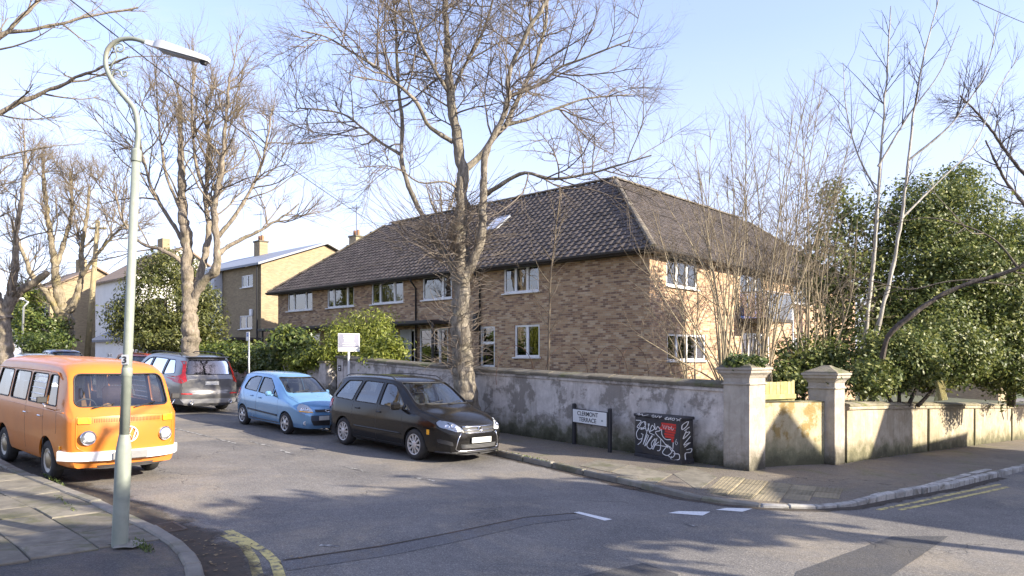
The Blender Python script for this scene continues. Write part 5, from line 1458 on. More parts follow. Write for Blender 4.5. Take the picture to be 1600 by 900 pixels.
# louvred middle window, curtains, wipers
for k in range(5):
    for sd in (-1, 1): van.line('louvre', [(.25, 1.27 + k * .095), (.97, 1.27 + k * .095)], 'Y', sd, .010, M_CHROME, off=-.004)
for x0, x1 in ((-1.7, -1.45), (-.85, -.6), (-.1, .06)):
    for sd in (-1, 1):
        q = MB(); n = 10; vs_ = []
        for i in range(n + 1):
            x = x0 + (x1 - x0) * i / n; y = sd * (.70 + .012 * math.sin(i * 2.2)); vs_ += [(x, y, 1.2), (x, y - sd * .03, 1.72)]
        q.add(vs_, [(2 * i, 2 * i + 2, 2 * i + 3, 2 * i + 1) for i in range(n)]); q.build('curtain', M_NET, van.root, smooth=True, fix=False)
for y in (-.16, .17):                                     # curtain tied back behind the cab
    q = MB(); vs_ = []; n = 10
    for i in range(n + 1): vs_ += [(.55 + .02 * math.sin(i * 2), y - .1 + .2 * i / n, 1.74), (.55 + .02 * math.sin(i * 2), y - .05 + .10 * i / n, 1.25)]
    q.add(vs_, [(2 * i, 2 * i + 2, 2 * i + 3, 2 * i + 1) for i in range(n)]); q.build('curtain', M_NET, van.root, smooth=True, fix=False)
van.wipers([((-.50, 1.20), (-.18, 1.27)), ((.10, 1.20), (.46, 1.27))])
# ---- black people carrier
SP_ZAF = dict(W=1.80, xr=-2.23, xf=2.10, wb=2.703, xa_f=1.31, xa_r=-1.393, wheel=.318, arch=.355, sill=.20, tyre_w=.205, inset=.015, rim=.215, spokes=10, spoke_w=.036, rimmat=plain('silver_wheel_trim', (.50, .49, .47), .4, .3),
    top=[(-2.23, .98), (-2.19, 1.10), (-2.0, 1.44), (-1.86, 1.57), (-1.6, 1.615), (-.7, 1.645), (.1, 1.625), (.40, 1.56), (1.16, 1.10), (1.28, 1.05), (1.7, .96), (2.0, .82), (2.10, .70)],
    belt=[(-2.23, .90), (-2.0, 1.05), (-1.2, 1.04), (0, 1.00), (.9, .96), (1.25, .93), (1.8, .80), (2.1, .62)], crown=[(-2.23, .06), (-1.9, .10), (-1, .11), (.2, .11), (.8, .09), (1.2, .07), (1.8, .07), (2.1, .05)],
    rail=[(-2.23, .62), (-1.9, .60), (-1, .63), (.2, .64), (.8, .70), (1.2, .76), (1.7, .72), (2.1, .60)], plan=[(-2.23, .80), (-2.1, .91), (-1.8, .985), (-1, 1), (1.0, 1), (1.5, .985), (1.8, .94), (2.0, .85), (2.10, .75)],
    sec=[(.2, .92), (.32, .97), (.5, .995), (.7, 1.0), (.9, .975), (1.05, .93)], bow=[(-2.23, -.14), (-1.5, -.04), (0, .03), (.6, .10), (1.2, .13), (2.1, .22)],
    fprot=[(.2, -.02), (.32, .03), (.5, .05), (.62, .03), (.7, 0)], rprot=[(.2, 0), (.5, .05), (.9, 0)], tumble=1.2,
    windows=[([(-1.0, 1.045), (-.12, 1.035), (-.12, 1.50), (-.86, 1.51)], (.05, .03, .03, .06)), ([(-.02, 1.03), (.80, 1.0), (.80, 1.10), (.36, 1.44), (.18, 1.49), (-.02, 1.50)], .03), ([(-1.92, 1.08), (-1.10, 1.05), (-.97, 1.50), (-1.60, 1.48)], (.10, .04, .05, .09)), ([(.87, .995), (1.06, .99), (.88, 1.09)], .02)],
    screens=[([(-.69, 1.115), (.69, 1.115), (.60, 1.525), (-.60, 1.525)], .05, .2, 2.6), ([(-.55, 1.12), (.55, 1.12), (.52, 1.48), (-.52, 1.48)], .06, -2.8, -1.7)],
    dash=(.95, 1.02), seats=[(.10, (-.38, .38)), (-.75, (-.5, 0, .5))], seat_z=.58, rhd=-1)
P_BLACK = paint_mat('black_brown_metallic_paint', (0.010, 0.0095, 0.0095), .16, 0, .12, dustk=.08); P_BLACK.node_tree.nodes['Principled BSDF'].inputs['Specular IOR Level'].default_value = .32
zh = Vector((math.sin(R(44.5)), -math.cos(R(44.5)))); zs_ = Vector((-zh.y, zh.x))
wz = V2(gp(651, 718)); zc = wz - zh * 1.31 + zs_ * .80
zaf = Car('people_carrier', 'black people carrier parked nearest the corner, facing the camera', SP_ZAF, P_BLACK, (zc.x, zc.y, 0), zh, 'car')
def headlamp(car, ol, rad=.03, bulbs=2, amber=False):
    for sd in (-1, 1):
        o2 = [(sd * a, b) for a, b in ol]
        base = car.conform('headlight', car.round(o2, rad), 'X', 1, M_LENS, -.004, .010)
        c = sum((Vector(p) for p in o2), Vector((0, 0))) / len(o2)
        for k in range(bulbs):
            u = c + Vector((sd * (.075 * (k - (bulbs - 1) / 2) * 1.25), -.004 - .008 * k)); p, n = car.hit(u.x, u.y, 'X', 1)
            Mr = n.to_track_quat('X', 'Z').to_matrix(); q = MB(); q.lathe([(.046, .004), (.046, .014), (.038, .014), (.030, .0), (.006, -.004)], 16, 'X'); q.v = [tuple(Mr @ Vector(t) + p + n * .010) for t in q.v]; q.build('lamp_bowl', M_CHROME, base, smooth=True)
        car.conform('lens', car.round(o2, rad), 'X', 1, M_LENSG, .012, .006, parent=base)
headlamp(zaf, [(.40, .665), (.54, .635), (.785, .72), (.80, .79), (.70, .845), (.55, .80)], .04)
# grille: chrome surround and bars with round badge
zaf.conform('grille', zaf.round([(-.38, .60), (.38, .60), (.42, .735), (-.42, .735)], .03), 'X', 1, M_BLKPL, .0, .008)
zaf.line('grille_bar', [(-.41, .725), (.41, .725)], 'X', 1, .016, M_CHROME, off=.012); zaf.line('grille_bar', [(-.39, .665), (.39, .665)], 'X', 1, .010, M_CHROME, off=.012); zaf.line('grille_bar', [(-.375, .612), (.375, .612)], 'X', 1, .010, M_CHROME, off=.012)
def badge(car, z, r, end=1, mat=M_CHROME, sq=1.0):
    p, n = car.hit(0, z, 'X', end); q = MB(); q.lathe([(r, -.01), (r, .012), (r * .84, .018), (r * .8, .01), (.005, .012)], 24, 'X'); q.v = [(end * a + p.x + end * .016, b * sq, c + z) for a, b, c in q.v]; o = q.build('badge', mat, car.root, smooth=True); return o
badge(zaf, .69, .06)
p, n = zaf.hit(0, .69, 'X', 1); q = MB(); q.tube([(p.x + .036, .022, .725), (p.x + .036, -.014, .70), (p.x + .036, .014, .685), (p.x + .036, -.024, .66)], .006, 5); q.build('badge_emblem', M_BLKPL, zaf.root)
zaf.conform('lower_grille', zaf.round([(-.44, .30), (.44, .30), (.48, .40), (-.48, .40)], .03), 'X', 1, M_BLKPL, .002, .006)
for z in (.325, .35, .375): zaf.line('lower_bar', [(-.44, z), (.44, z)], 'X', 1, .006, plain('grey_plastic', (.14, .14, .14), .5), off=.010)
zaf.line('bumper_crease', [(-.46, .62), (-.52, .5), (-.56, .30), (-.50, .26), (.50, .26), (.56, .30), (.52, .5), (.46, .62)], 'X', 1, .012, M_CHROME, off=.002)
for sd in (-1, 1): zaf.conform('fog_recess', zaf.round([(sd * .60, .36), (sd * .80, .42), (sd * .80, .50), (sd * .62, .44)], .03), 'X', 1, M_BLKPL, .001, .004)
zaf.plate(1, .47, off=.02)
zaf.line('bumper_lip', [(-.78, .23), (-.6, .225), (.6, .225), (.78, .23)], 'X', 1, .02, M_BLKPL, off=.0)
zaf.mirror(.82, 1.02, P_BLACK, (.11, .22, .15)); zaf.handle(-.82, .90, P_BLACK); zaf.handle(.02, .88, P_BLACK)
zaf.shut([(-.07, 1.53), (-.07, .30), (.0, .27), (.86, .27), (.93, .5), (.86, .97)]); zaf.shut([(-.07, .27), (-.9, .27), (-1.02, .55), (-1.05, 1.04), (-.92, 1.53)])
for sd in (-1, 1):
    zaf.line('side_moulding', [(-.92, .50), (.86, .50)], 'Y', sd, .018, P_BLACK, off=.0)
    q = MB(); q.tube([(-1.75, sd * .60, 1.575), (-1.6, sd * .60, 1.625), (-.7, sd * .62, 1.66), (.1, sd * .62, 1.645), (.28, sd * .63, 1.58)], .012, 6); q.build('roof_rail', M_BLKPL, zaf.root, smooth=True)
    zaf.conform('tail_light', zaf.round([(-2.16, .80), (-1.98, .86), (-1.93, 1.04), (-2.10, 1.02)], .03), 'Y', sd, M_RED, .001, .008)
    zaf.conform('amber_reflection', zaf.round([(1.70, .56), (1.77, .56), (1.77, .66), (1.70, .66)], .01), 'Y', sd, M_AMBER, .001, .006)  # amber patch painting in an orange reflection on the front wing
zaf.wipers([((-.55, 1.10), (-.05, 1.16)), ((.02, 1.10), (.52, 1.16))])
zaf.shut([(-.74, 1.02), (-.68, .86), (-.44, .755), (.44, .755), (.68, .86), (.74, 1.02)], 'X', (1,))
# ---- light blue small hatchback
SP_MAT = dict(W=1.50, xr=-1.74, xf=1.66, wb=2.34, xa_f=1.10, xa_r=-1.24, wheel=.277, arch=.31, sill=.19, tyre_w=.165, inset=.01, rim=.19, spokes=6, spoke_w=.05,
    top=[(-1.74, .84), (-1.70, .98), (-1.56, 1.34), (-1.44, 1.44), (-1.1, 1.485), (-.4, 1.50), (.1, 1.47), (.30, 1.41), (.92, 1.03), (1.02, .985), (1.35, .89), (1.58, .76), (1.66, .64)],
    belt=[(-1.74, .80), (-1.5, .97), (-.8, .95), (.3, .90), (.9, .87), (1.3, .77), (1.66, .56)], crown=[(-1.74, .06), (-1.4, .10), (.1, .10), (.6, .08), (1.0, .07), (1.66, .05)],
    rail=[(-1.74, .52), (-1.4, .50), (-.6, .53), (.2, .54), (.6, .58), (1.0, .63), (1.4, .60), (1.66, .50)], plan=[(-1.74, .82), (-1.62, .92), (-1.3, .99), (-.6, 1), (.8, 1), (1.2, .985), (1.45, .93), (1.6, .84), (1.66, .74)],
    sec=[(.19, .92), (.32, .97), (.5, .99), (.66, 1.0), (.85, .965), (.97, .92)], bow=[(-1.74, -.12), (-1.2, -.04), (0, .03), (.5, .09), (1.0, .12), (1.66, .20)],
    fprot=[(.19, 0), (.32, .04), (.48, .04), (.64, 0)], rprot=[(.2, 0), (.5, .05), (.84, 0)], tumble=1.2,
    windows=[([(-1.30, 1.0), (-.52, .965), (-.50, 1.355), (-.86, 1.36), (-1.18, 1.28)], (.12, .03, .03, .08, .08)), ([(-.42, .96), (.34, .925), (.34, 1.13), (.02, 1.34), (-.40, 1.355)], (.03, .02, .03, .05, .03)), ([(.40, .92), (.66, .90), (.40, 1.08)], .02)],
    screens=[([(-.57, 1.035), (.57, 1.035), (.50, 1.39), (-.50, 1.39)], .05, .1, 2.4), ([(-.46, 1.04), (.46, 1.04), (.42, 1.34), (-.42, 1.34)], .06, -2.4, -1.3)],
    dash=(.66, .94), seats=[(-.08, (-.32, .32)), (-.85, (-.32, .32))], seat_z=.52, rhd=-1)
P_BLUE = paint_mat('light_blue_metallic_paint', (0.16, 0.34, 0.56), .25, .35, .8)
bh_ = Vector((math.sin(R(46.0)), -math.cos(R(46.0)))); bs_ = Vector((-bh_.y, bh_.x))
wz = V2(gp(448, 678)); bc = wz - bh_ * 1.10 + bs_ * .67
mat_ = Car('small_hatchback', 'light blue small hatchback parked behind the black people carrier', SP_MAT, P_BLUE, (bc.x, bc.y, 0), bh_, 'car')
headlamp(mat_, [(.36, .60), (.50, .575), (.66, .62), (.655, .70), (.57, .80), (.44, .74)], .05, 2)
for sd in (-1, 1): mat_.conform('indicator', mat_.round([(sd * .38, .585), (sd * .64, .605), (sd * .64, .63), (sd * .38, .61)], .008), 'X', 1, M_AMBER, .012, .012)
mat_.conform('upper_grille', mat_.round([(-.30, .60), (.30, .60), (.33, .66), (-.33, .66)], .02), 'X', 1, M_BLKPL, .001, .008); badge(mat_, .63, .035, sq=2.0)
mat_.conform('lower_grille', mat_.round([(-.36, .27), (.36, .27), (.42, .39), (-.42, .39)], .03), 'X', 1, M_BLKPL, .001, .006)
mat_.conform('front_apron', mat_.round([(-.42, .39), (.42, .39), (.42, .52), (-.42, .52)], .02), 'X', 1, plain('dark_blue_grey', (.05, .065, .09), .5), .001, .006)
mat_.plate(1, .455, .50, .105, .02)
for sd in (-1, 1):
    p, n = mat_.hit(sd * .54, .33, 'X', 1); q = MB(); q.lathe([(.05, -.01), (.05, .012), (.03, .004), (.005, .0)], 16, 'X', c=(p.x, sd * .54, .33)); q.build('fog_light', M_LENS, mat_.root, smooth=True)
    mat_.line('side_moulding', [(-.92, .48), (.70, .44)], 'Y', sd, .024, M_BLKPL, off=.0)
    mat_.conform('tail_light', mat_.round([(-1.70, .75), (-1.56, .80), (-1.52, 1.0), (-1.62, 1.0)], .03), 'Y', sd, M_RED, .001, .006)
    mat_.conform('sill_trim', [(-.86, .20), (.74, .20), (.74, .27), (-.86, .27)], 'Y', sd, plain('grey_sill', (.10, .10, .11), .6), .001, .006)
mat_.mirror(.42, .94, P_BLUE, (.10, .17, .12)); mat_.handle(-.72, .84, P_BLUE, .14); mat_.handle(-.26, .82, P_BLUE, .14)
mat_.shut([(-.46, 1.38), (-.46, .28), (-.4, .26), (.62, .26), (.72, .5), (.70, .90)]); mat_.shut([(-.46, .26), (-.86, .26), (-.98, .52), (-1.28, .95)])
mat_.wipers([((-.45, 1.02), (.0, 1.09)), ((.02, 1.02), (.42, 1.08))]); mat_.shut([(-.60, .95), (-.52, .80), (-.34, .675), (.34, .675), (.52, .80), (.60, .95)], 'X', (1,))
q = MB(); q.tube([(-.3, 0, 1.49), (-.42, 0, 1.66)], .006, 5); q.build('aerial', M_BLKPL, mat_.root)
# ---- grey estate seen from behind
SP_VOL = dict(W=1.93, xr=-2.40, xf=2.36, wb=2.984, xa_f=1.50, xa_r=-1.484, wheel=.375, arch=.415, sill=.27, tyre_w=.25, inset=.01, rim=.27, spokes=5, spoke_w=.075, rimmat=plain('two_tone_wheel', (.42, .42, .43), .3, .7),
    top=[(-2.40, 1.06), (-2.36, 1.14), (-2.24, 1.50), (-2.16, 1.70), (-2.0, 1.745), (-1.2, 1.775), (0, 1.775), (.45, 1.71), (1.25, 1.18), (1.4, 1.13), (2.1, 1.03), (2.3, .92), (2.36, .80)],
    belt=[(-2.40, 1.0), (-2.2, 1.10), (-1, 1.10), (.5, 1.07), (1.3, 1.03), (2.0, .93), (2.36, .72)], crown=[(-2.4, .05), (-2.1, .10), (0, .11), (1.2, .07), (2.36, .05)],
    rail=[(-2.40, .74), (-2.16, .66), (-1.2, .67), (.3, .68), (1.2, .80), (2.0, .78), (2.36, .62)], plan=[(-2.40, .88), (-2.3, .935), (-2.0, .985), (-1.4, 1), (1.4, 1), (1.9, .96), (2.25, .85), (2.36, .76)],
    sec=[(.27, .93), (.4, .98), (.6, 1.0), (.85, .995), (1.0, .97), (1.12, .935)], bow=[(-2.4, -.16), (-1.6, -.05), (0, .03), (.6, .10), (1.3, .14), (2.36, .20)],
    fprot=[(.27, 0), (.5, .05), (.8, 0)], rprot=[(.27, -.02), (.45, .05), (.6, .055), (.72, .015), (1.06, 0)], tumble=1.2, sup=3.0,
    windows=[([(-1.95, 1.20), (-1.18, 1.14), (-1.18, 1.60), (-1.62, 1.60)], (.10, .03, .03, .10)), ([(-1.08, 1.135), (-.10, 1.115), (-.10, 1.62), (-1.08, 1.61)], .03), ([(0, 1.11), (.98, 1.08), (.94, 1.18), (.35, 1.56), (0, 1.62)], .03)],
    screens=[([(-.72, 1.19), (.72, 1.19), (.60, 1.62), (-.60, 1.62)], .07, -3.0, -1.9), ([(-.74, 1.19), (.74, 1.19), (.62, 1.66), (-.62, 1.66)], .06, .3, 2.8)],
    dash=(1.0, 1.12), seats=[(.15, (-.42, .42)), (-.75, (-.5, 0, .5))], seat_z=.66, rhd=-1)
SP_VOL['glass'] = M_CARGLASS
P_GREY = paint_mat('grey_metallic_paint', (0.20, 0.195, 0.185), .3, .5, .9, dustk=.15)
vh = Vector((-math.sin(R(48)), math.cos(R(48)))); vs2 = Vector((-vh.y, vh.x))
wz = V2(gp(262, 643)); vc = wz + vh * 1.484 - vs2 * .85
vol = Car('large_estate_car', 'grey large estate car seen from behind with tall red tail lights', SP_VOL, P_GREY, (vc.x, vc.y, 0), vh, 'car')
for sd in (-1, 1):
    vol.conform('tail_light', vol.round([(sd * .72, 1.00), (sd * .86, .92), (sd * .93, .95), (sd * .915, 1.10), (sd * .80, 1.20), (sd * .70, 1.58), (sd * .655, 1.58), (sd * .72, 1.22)], .02), 'X', -1, M_RED, .002, .014)
    vol.conform('tail_light', vol.round([(-2.28, .93), (-2.05, 1.0), (-2.10, 1.08), (-2.28, 1.12)], .02), 'Y', sd, M_RED, .002, .012)
    vol.conform('rear_reflector', vol.round([(sd * .58, .60), (sd * .86, .60), (sd * .86, .635), (sd * .58, .635)], .008), 'X', -1, M_RED, .002, .008)
    p, n = vol.hit(sd * .60, .36, 'X', -1); q = MB(); q.lathe([(.055, .03), (.06, -.05), (.048, -.05), (.045, .02)], 18, 'X', c=(p.x, sd * .60, .36)); q.build('exhaust_pipe', M_CHROME, vol.root, smooth=True)
    q = MB(); q.tube([(-1.95, sd * .66, 1.73), (-1.8, sd * .665, 1.80), (-.6, sd * .68, 1.825), (.2, sd * .68, 1.79), (.38, sd * .69, 1.72)], .018, 6); q.build('roof_rail', M_BLKPL if sd else M_CHROME, vol.root, smooth=True)
vol.conform('tailgate_lower_panel', vol.round([(-.86, .66), (.86, .66), (.80, .80), (-.80, .80)], .05), 'X', -1, P_GREY, .002, .010)
vol.shut([(-.80, 1.14), (-.86, .90), (-.80, .66), (.80, .66), (.86, .90), (.80, 1.14)], 'X', (-1,), .007)
vol.conform('bumper_trim', vol.round([(-.80, .33), (.80, .33), (.88, .46), (-.88, .46)], .04), 'X', -1, plain('silver_bumper_trim', (.42, .42, .42), .4, .4), .002, .01)
vol.plate(-1, .93, .42, .11, .015)
q = MB(); q.box((-2.23, 0, 1.715), (.30, 1.24, .035), bev=.014); q.build('roof_spoiler', P_GREY, vol.root)
p, n = vol.hit(0, 1.22, 'X', -1); q = MB(); q.tube([(p.x - .03, 0, 1.20), (p.x - .02, .28, 1.26), (p.x - .0, .5, 1.24)], .012, 6); q.build('rear_wiper', M_BLKPL, vol.root)
vol.handle(-.92, .98, P_GREY); vol.handle(.10, .97, P_GREY); vol.mirror(.92, 1.10, P_GREY, (.12, .2, .15)); vol.shut([(-.05, 1.64), (-.05, .36)]); vol.shut([(-1.13, 1.62), (-1.13, .9), (-1.0, .36), (1.05, .36), (1.08, 1.05)])
vol.line('roof_aerial', [(-.02, 1.0), (.02, 1.0)], 'X', -1, .004, M_BLKPL)
for sd in (-1, 1): headl = vol.conform('headlight', vol.round([(sd * .5, .78), (sd * .8, .80), (sd * .78, .9), (sd * .55, .88)], .02), 'X', 1, M_LENS, .0, .01)
# ---- far parked cars, only roofs and glass in view
def far_car(label, paint, px, py, Y, heading, spec=SP_MAT, name='parked_car'):
    p = at(px, py, Y); c = Car(name, label, spec, paint, (p.x, p.y, 0), heading, 'car')
    L = spec
    headlamp(c, [(.36, .60), (.50, .575), (.66, .62), (.655, .70), (.57, .80), (.44, .74)], .05, 1); c.plate(1, .455, .5, .1, .02)
    for sd in (-1, 1): c.conform('tail_light', c.round([(-1.70, .75), (-1.56, .80), (-1.52, 1.0), (-1.62, 1.0)], .03), 'Y', sd, M_RED, .001, .006)
    c.mirror(.42, .94, paint, (.10, .17, .12)); c.shut([(-.46, 1.38), (-.46, .28), (.62, .26), (.70, .90)]); c.conform('lower_grille', c.round([(-.36, .27), (.36, .27), (.42, .39), (-.42, .39)], .03), 'X', 1, M_BLKPL, .001, .006)
    return c
up = Vector((-math.sin(R(44)), math.cos(R(44))))
far_car('red hatchback parked beyond the grey estate car', paint_mat('red_paint', (.42, .03, .025), .25, .1, .8), 222, 580, 28.5, -up)
far_car('silver hatchback, the nearer car roof showing over the camper van', paint_mat('silver_paint', (.45, .46, .47), .25, .5, .8), 62, 580, 24.5, -up)
far_car('dark blue hatchback behind the silver car over the camper van roof', paint_mat('dark_blue_paint', (.03, .06, .16), .25, .3, .8), 100, 580, 30.0, -up)
# ------------------------------------------------------------------ trees and plants
def bark(name, a, b, c3, sc=6.0):
    t = NT(name); c = t.coords(rand=False)
    mp = t.node('Mapping'); mp.inputs['Scale'].default_value = (1, 1, 0.3); t.l.new(c, mp.inputs[0])
    n1 = t.noise(sc * 2.2, 7, 0.7, 0.4, vec=mp.outputs[0])
    col = t.ramp(n1, [(0.30, tuple(x * .45 for x in a)), (0.45, a), (0.68, b)])
    col = t.mix(t.fr(t.noise(1.4, 6, 0.7), .52, .66, 0, .6), col, c3)
    t.color(col); t.set(Roughness=.92); t.bump(n1, .9, .05)
    return t.m
M_BARK = bark('lime_bark', (0.18, 0.155, 0.12), (0.37, 0.325, 0.255), (0.13, 0.12, 0.075))
M_BARK2 = bark('plane_bark', (0.20, 0.165, 0.125), (0.36, 0.305, 0.235), (0.17, 0.15, 0.08))
M_BARKD = bark('dark_bark', (0.075, 0.06, 0.05), (0.15, 0.12, 0.10), (0.10, 0.10, 0.05))
M_TWIG = rough_mat('grey_brown_twig', (0.12, 0.096, 0.074), (0.20, 0.165, 0.13), 3, .9, .1)
M_TWIG2 = rough_mat('tan_twig', (0.13, 0.10, 0.07), (0.22, 0.18, 0.125), 3, .9, .1)
M_STEM = rough_mat('pale_tan_stem', (0.21, 0.175, 0.115), (0.36, 0.30, 0.20), 3, .9, .1)
M_TWIGD = rough_mat('dark_twig', (0.05, 0.042, 0.04), (0.10, 0.082, 0.075), 3, .9, .1)
M_PALE = bark('pale_birch_bark', (0.36, 0.33, 0.28), (0.52, 0.49, 0.43), (0.24, 0.22, 0.17), 3)
def tubes_np(branches, sides, rng):
    """branches: list of (pts[k,3], rad[k]) all with the same k"""
    P = np.array([b[0] for b in branches]); Rd = np.array([b[1] for b in branches]); N, k, _ = P.shape
    t = np.empty_like(P); t[:, 1:-1] = P[:, 2:] - P[:, :-2]; t[:, 0] = P[:, 1] - P[:, 0]; t[:, -1] = P[:, -1] - P[:, -2]
    t /= np.linalg.norm(t, axis=2, keepdims=True) + 1e-9
    mean = P[:, -1] - P[:, 0]; mean /= np.linalg.norm(mean, axis=1, keepdims=True) + 1e-9
    ax = np.where(np.abs(mean[:, 2:3]) < .8, np.array([[0, 0, 1.]]), np.array([[1., 0, 0]]))
    ref = ax[:, None, :] - t * np.sum(t * ax[:, None, :], axis=2, keepdims=True); ref /= np.linalg.norm(ref, axis=2, keepdims=True) + 1e-9
    bb = np.cross(t, ref)
    an = 2 * np.pi * np.arange(sides) / sides
    V = P[:, :, None, :] + Rd[:, :, None, None] * (ref[:, :, None, :] * np.cos(an)[None, None, :, None] + bb[:, :, None, :] * np.sin(an)[None, None, :, None])
    idx = np.arange(N * k * sides).reshape(N, k, sides); nx = np.roll(idx, -1, axis=2)
    Fq = np.stack([idx[:, :-1], nx[:, :-1], nx[:, 1:], idx[:, 1:]], axis=-1).reshape(-1, 4)
    return V.reshape(-1, 3), Fq
def join_np(parts):
    V, Fq, o = [], [], 0
    for v, f in parts: V.append(v); Fq.append(f + o); o += len(v)
    return np.concatenate(V), np.concatenate(Fq)
def smooth_line(pts, k):
    pts = np.array([tuple(p) for p in pts], float)
    d = np.r_[0, np.cumsum(np.linalg.norm(np.diff(pts, axis=0), axis=1))]; s = np.linspace(0, d[-1], k)
    n = len(pts)
    if n < 3: return np.stack([np.interp(s, d, pts[:, c]) for c in range(3)], 1), d[-1]
    m = np.gradient(pts, d, axis=0); out = np.zeros((k, 3))
    i = np.clip(np.searchsorted(d, s) - 1, 0, n - 2); h = (d[i + 1] - d[i])[:, None]; t = ((s - d[i])[:, None]) / h
    out = (2 * t**3 - 3 * t**2 + 1) * pts[i] + (t**3 - 2 * t**2 + t) * h * m[i] + (-2 * t**3 + 3 * t**2) * pts[i + 1] + (t**3 - t**2) * h * m[i + 1]
    return out, d[-1]
def shoot(rng, p, d, L, r, k, wig, up, tipr=.35):
    pts = np.empty((k, 3)); pts[0] = p; d = d / np.linalg.norm(d); seg = L / (k - 1); drift = rng.normal(0, wig * .85, 3)
    for i in range(1, k):
        d = d + rng.normal(0, wig, 3) + drift * .5 + np.array([0, 0, up]); d /= np.linalg.norm(d); pts[i] = pts[i - 1] + d * seg
    return pts, r * (1 - (1 - tipr) * np.linspace(0, 1, k))
def bare_tree(name, label, limbs, levels, seed, barkm, twigm, group=None, cat='tree', trunk_sides=22, knobs=.14, extra=None, base=None):
    """limbs: [(points, r0, r1, spawn_from)] drawn first; levels: dicts of how shoots branch off"""
    rng = np.random.default_rng(seed)
    b0 = base if base is not None else Vector(limbs[0][0][0])
    root = empty(name, b0, 0, label, cat, group); off = np.array(tuple(b0))
    tr, parents = [], []
    for (pts, r0, r1, sf) in limbs:
        L0 = sum((Vector(b) - Vector(a)).length for a, b in zip(pts[:-1], pts[1:])); k = max(8, int(L0 / (.09 if r0 > .1 else .16)))
        P, L = smooth_line(pts, k); f = np.linspace(0, 1, k); rad = r0 + (r1 - r0) * f ** .65
        rad = rad * (1 + knobs * np.array([mnoise.noise(Vector((seed * 3.1, i * .55, r0 * 9))) for i in range(k)]))
        P = P + np.array([[mnoise.noise(Vector((i * .3, seed, c * 7.7 + r0))) for c in range(3)] for i in range(k)]) * min(.05, r0 * .35) * np.clip(f * 4, 0, 1)[:, None]
        tr.append(tubes_np([(P - off, rad)], trunk_sides if r0 > .06 else 8, rng)); parents.append((P, rad, L, sf))
    # lumpy bark on the big wood
    V, Fq = join_np(tr); n_ = len(V)
    amp = np.array([mnoise.noise(Vector((v[0] * 4.5, v[1] * 4.5, v[2] * 2.2))) + .7 * mnoise.noise(Vector((v[0] * 13, v[1] * 13, v[2] * 5))) + .5 * abs(mnoise.noise(Vector((v[0] * 30, v[1] * 30, v[2] * 9)))) for v in V]); dirn = rng.normal(0, 1, (n_, 3)) * .0
    r_loc = np.concatenate([np.repeat(p[1], trunk_sides if p[1][0] > .0 and l[1] > .06 else 8) for p, l in zip(parents, limbs)])
    cen = np.concatenate([np.repeat(p[0] - off, trunk_sides if l[1] > .06 else 8, axis=0) for p, l in zip(parents, limbs)])
    V = cen + (V - cen) * (1 + .26 * amp)[:, None]
    o = new_obj('trunk', np_mesh('trunk', V, Fq, 4), barkm, root, smooth=True)
    bymesh = {}
    for li, lv in enumerate(levels):
        nxt = []
        for (P, rad, L, sf) in parents:
            if lv.get('per_m'): n = rng.poisson(lv['per_m'] * L * (1 - sf))
            else: n = rng.poisson(lv['n'])
            for _ in range(n):
                f = sf + (1 - sf) * rng.random() ** lv.get('bias', .8); x = f * (len(P) - 1); i = min(int(x), len(P) - 2); p = P[i] + (P[i + 1] - P[i]) * (x - i)
                t = P[i + 1] - P[i]; t /= np.linalg.norm(t) + 1e-9; q_ = rng.normal(0, 1, 3); q_ -= t * q_.dot(t); q_ /= np.linalg.norm(q_)
                if 'flat' in lv: q_[2] *= lv['flat']
                an = R(rng.uniform(*lv['ang'])); d = t * math.cos(an) + q_ * math.sin(an) + np.array([0, 0, lv.get('rise', 0)])
                ln = rng.uniform(*lv['len']) * (1.15 - .5 * f) ; r = min(rad[i] * .7, lv['r'] * rng.uniform(.75, 1.2) * (1.1 - .35 * f))
                pts, rr = shoot(rng, p, d, ln, r, lv['k'], lv['wig'], lv['up'], lv.get('tip', .35)); nxt.append((pts, rr, ln, lv.get('sf', .15)))
        if not nxt: break
        bymesh.setdefault('branches' if li == 0 and len(levels) > 1 else 'twigs', []).append(tubes_np([(a - off, b) for a, b, _, _ in nxt], lv.get('sides', 3), rng)); parents = nxt if not lv.get('keep') else parents + nxt
    if extra: bymesh.setdefault('twigs', []).append(tubes_np([(a - off, b) for a, b in extra(rng)], 3, rng))
    for nm, parts in bymesh.items():
        V, Fq = join_np(parts); new_obj('crown_branches' if nm == 'branches' else 'crown_twigs', np_mesh(nm, V, Fq, 4), twigm, root, smooth=True)['kind'] = 'stuff'
    return root
def pl(Y, *pp, dY=0.0):
    """polyline through photo columns/rows, drifting dY metres in depth"""
    n = len(pp); return [at(x, y, Y + dY * i / max(1, n - 1)) for i, (x, y) in enumerate(pp)]
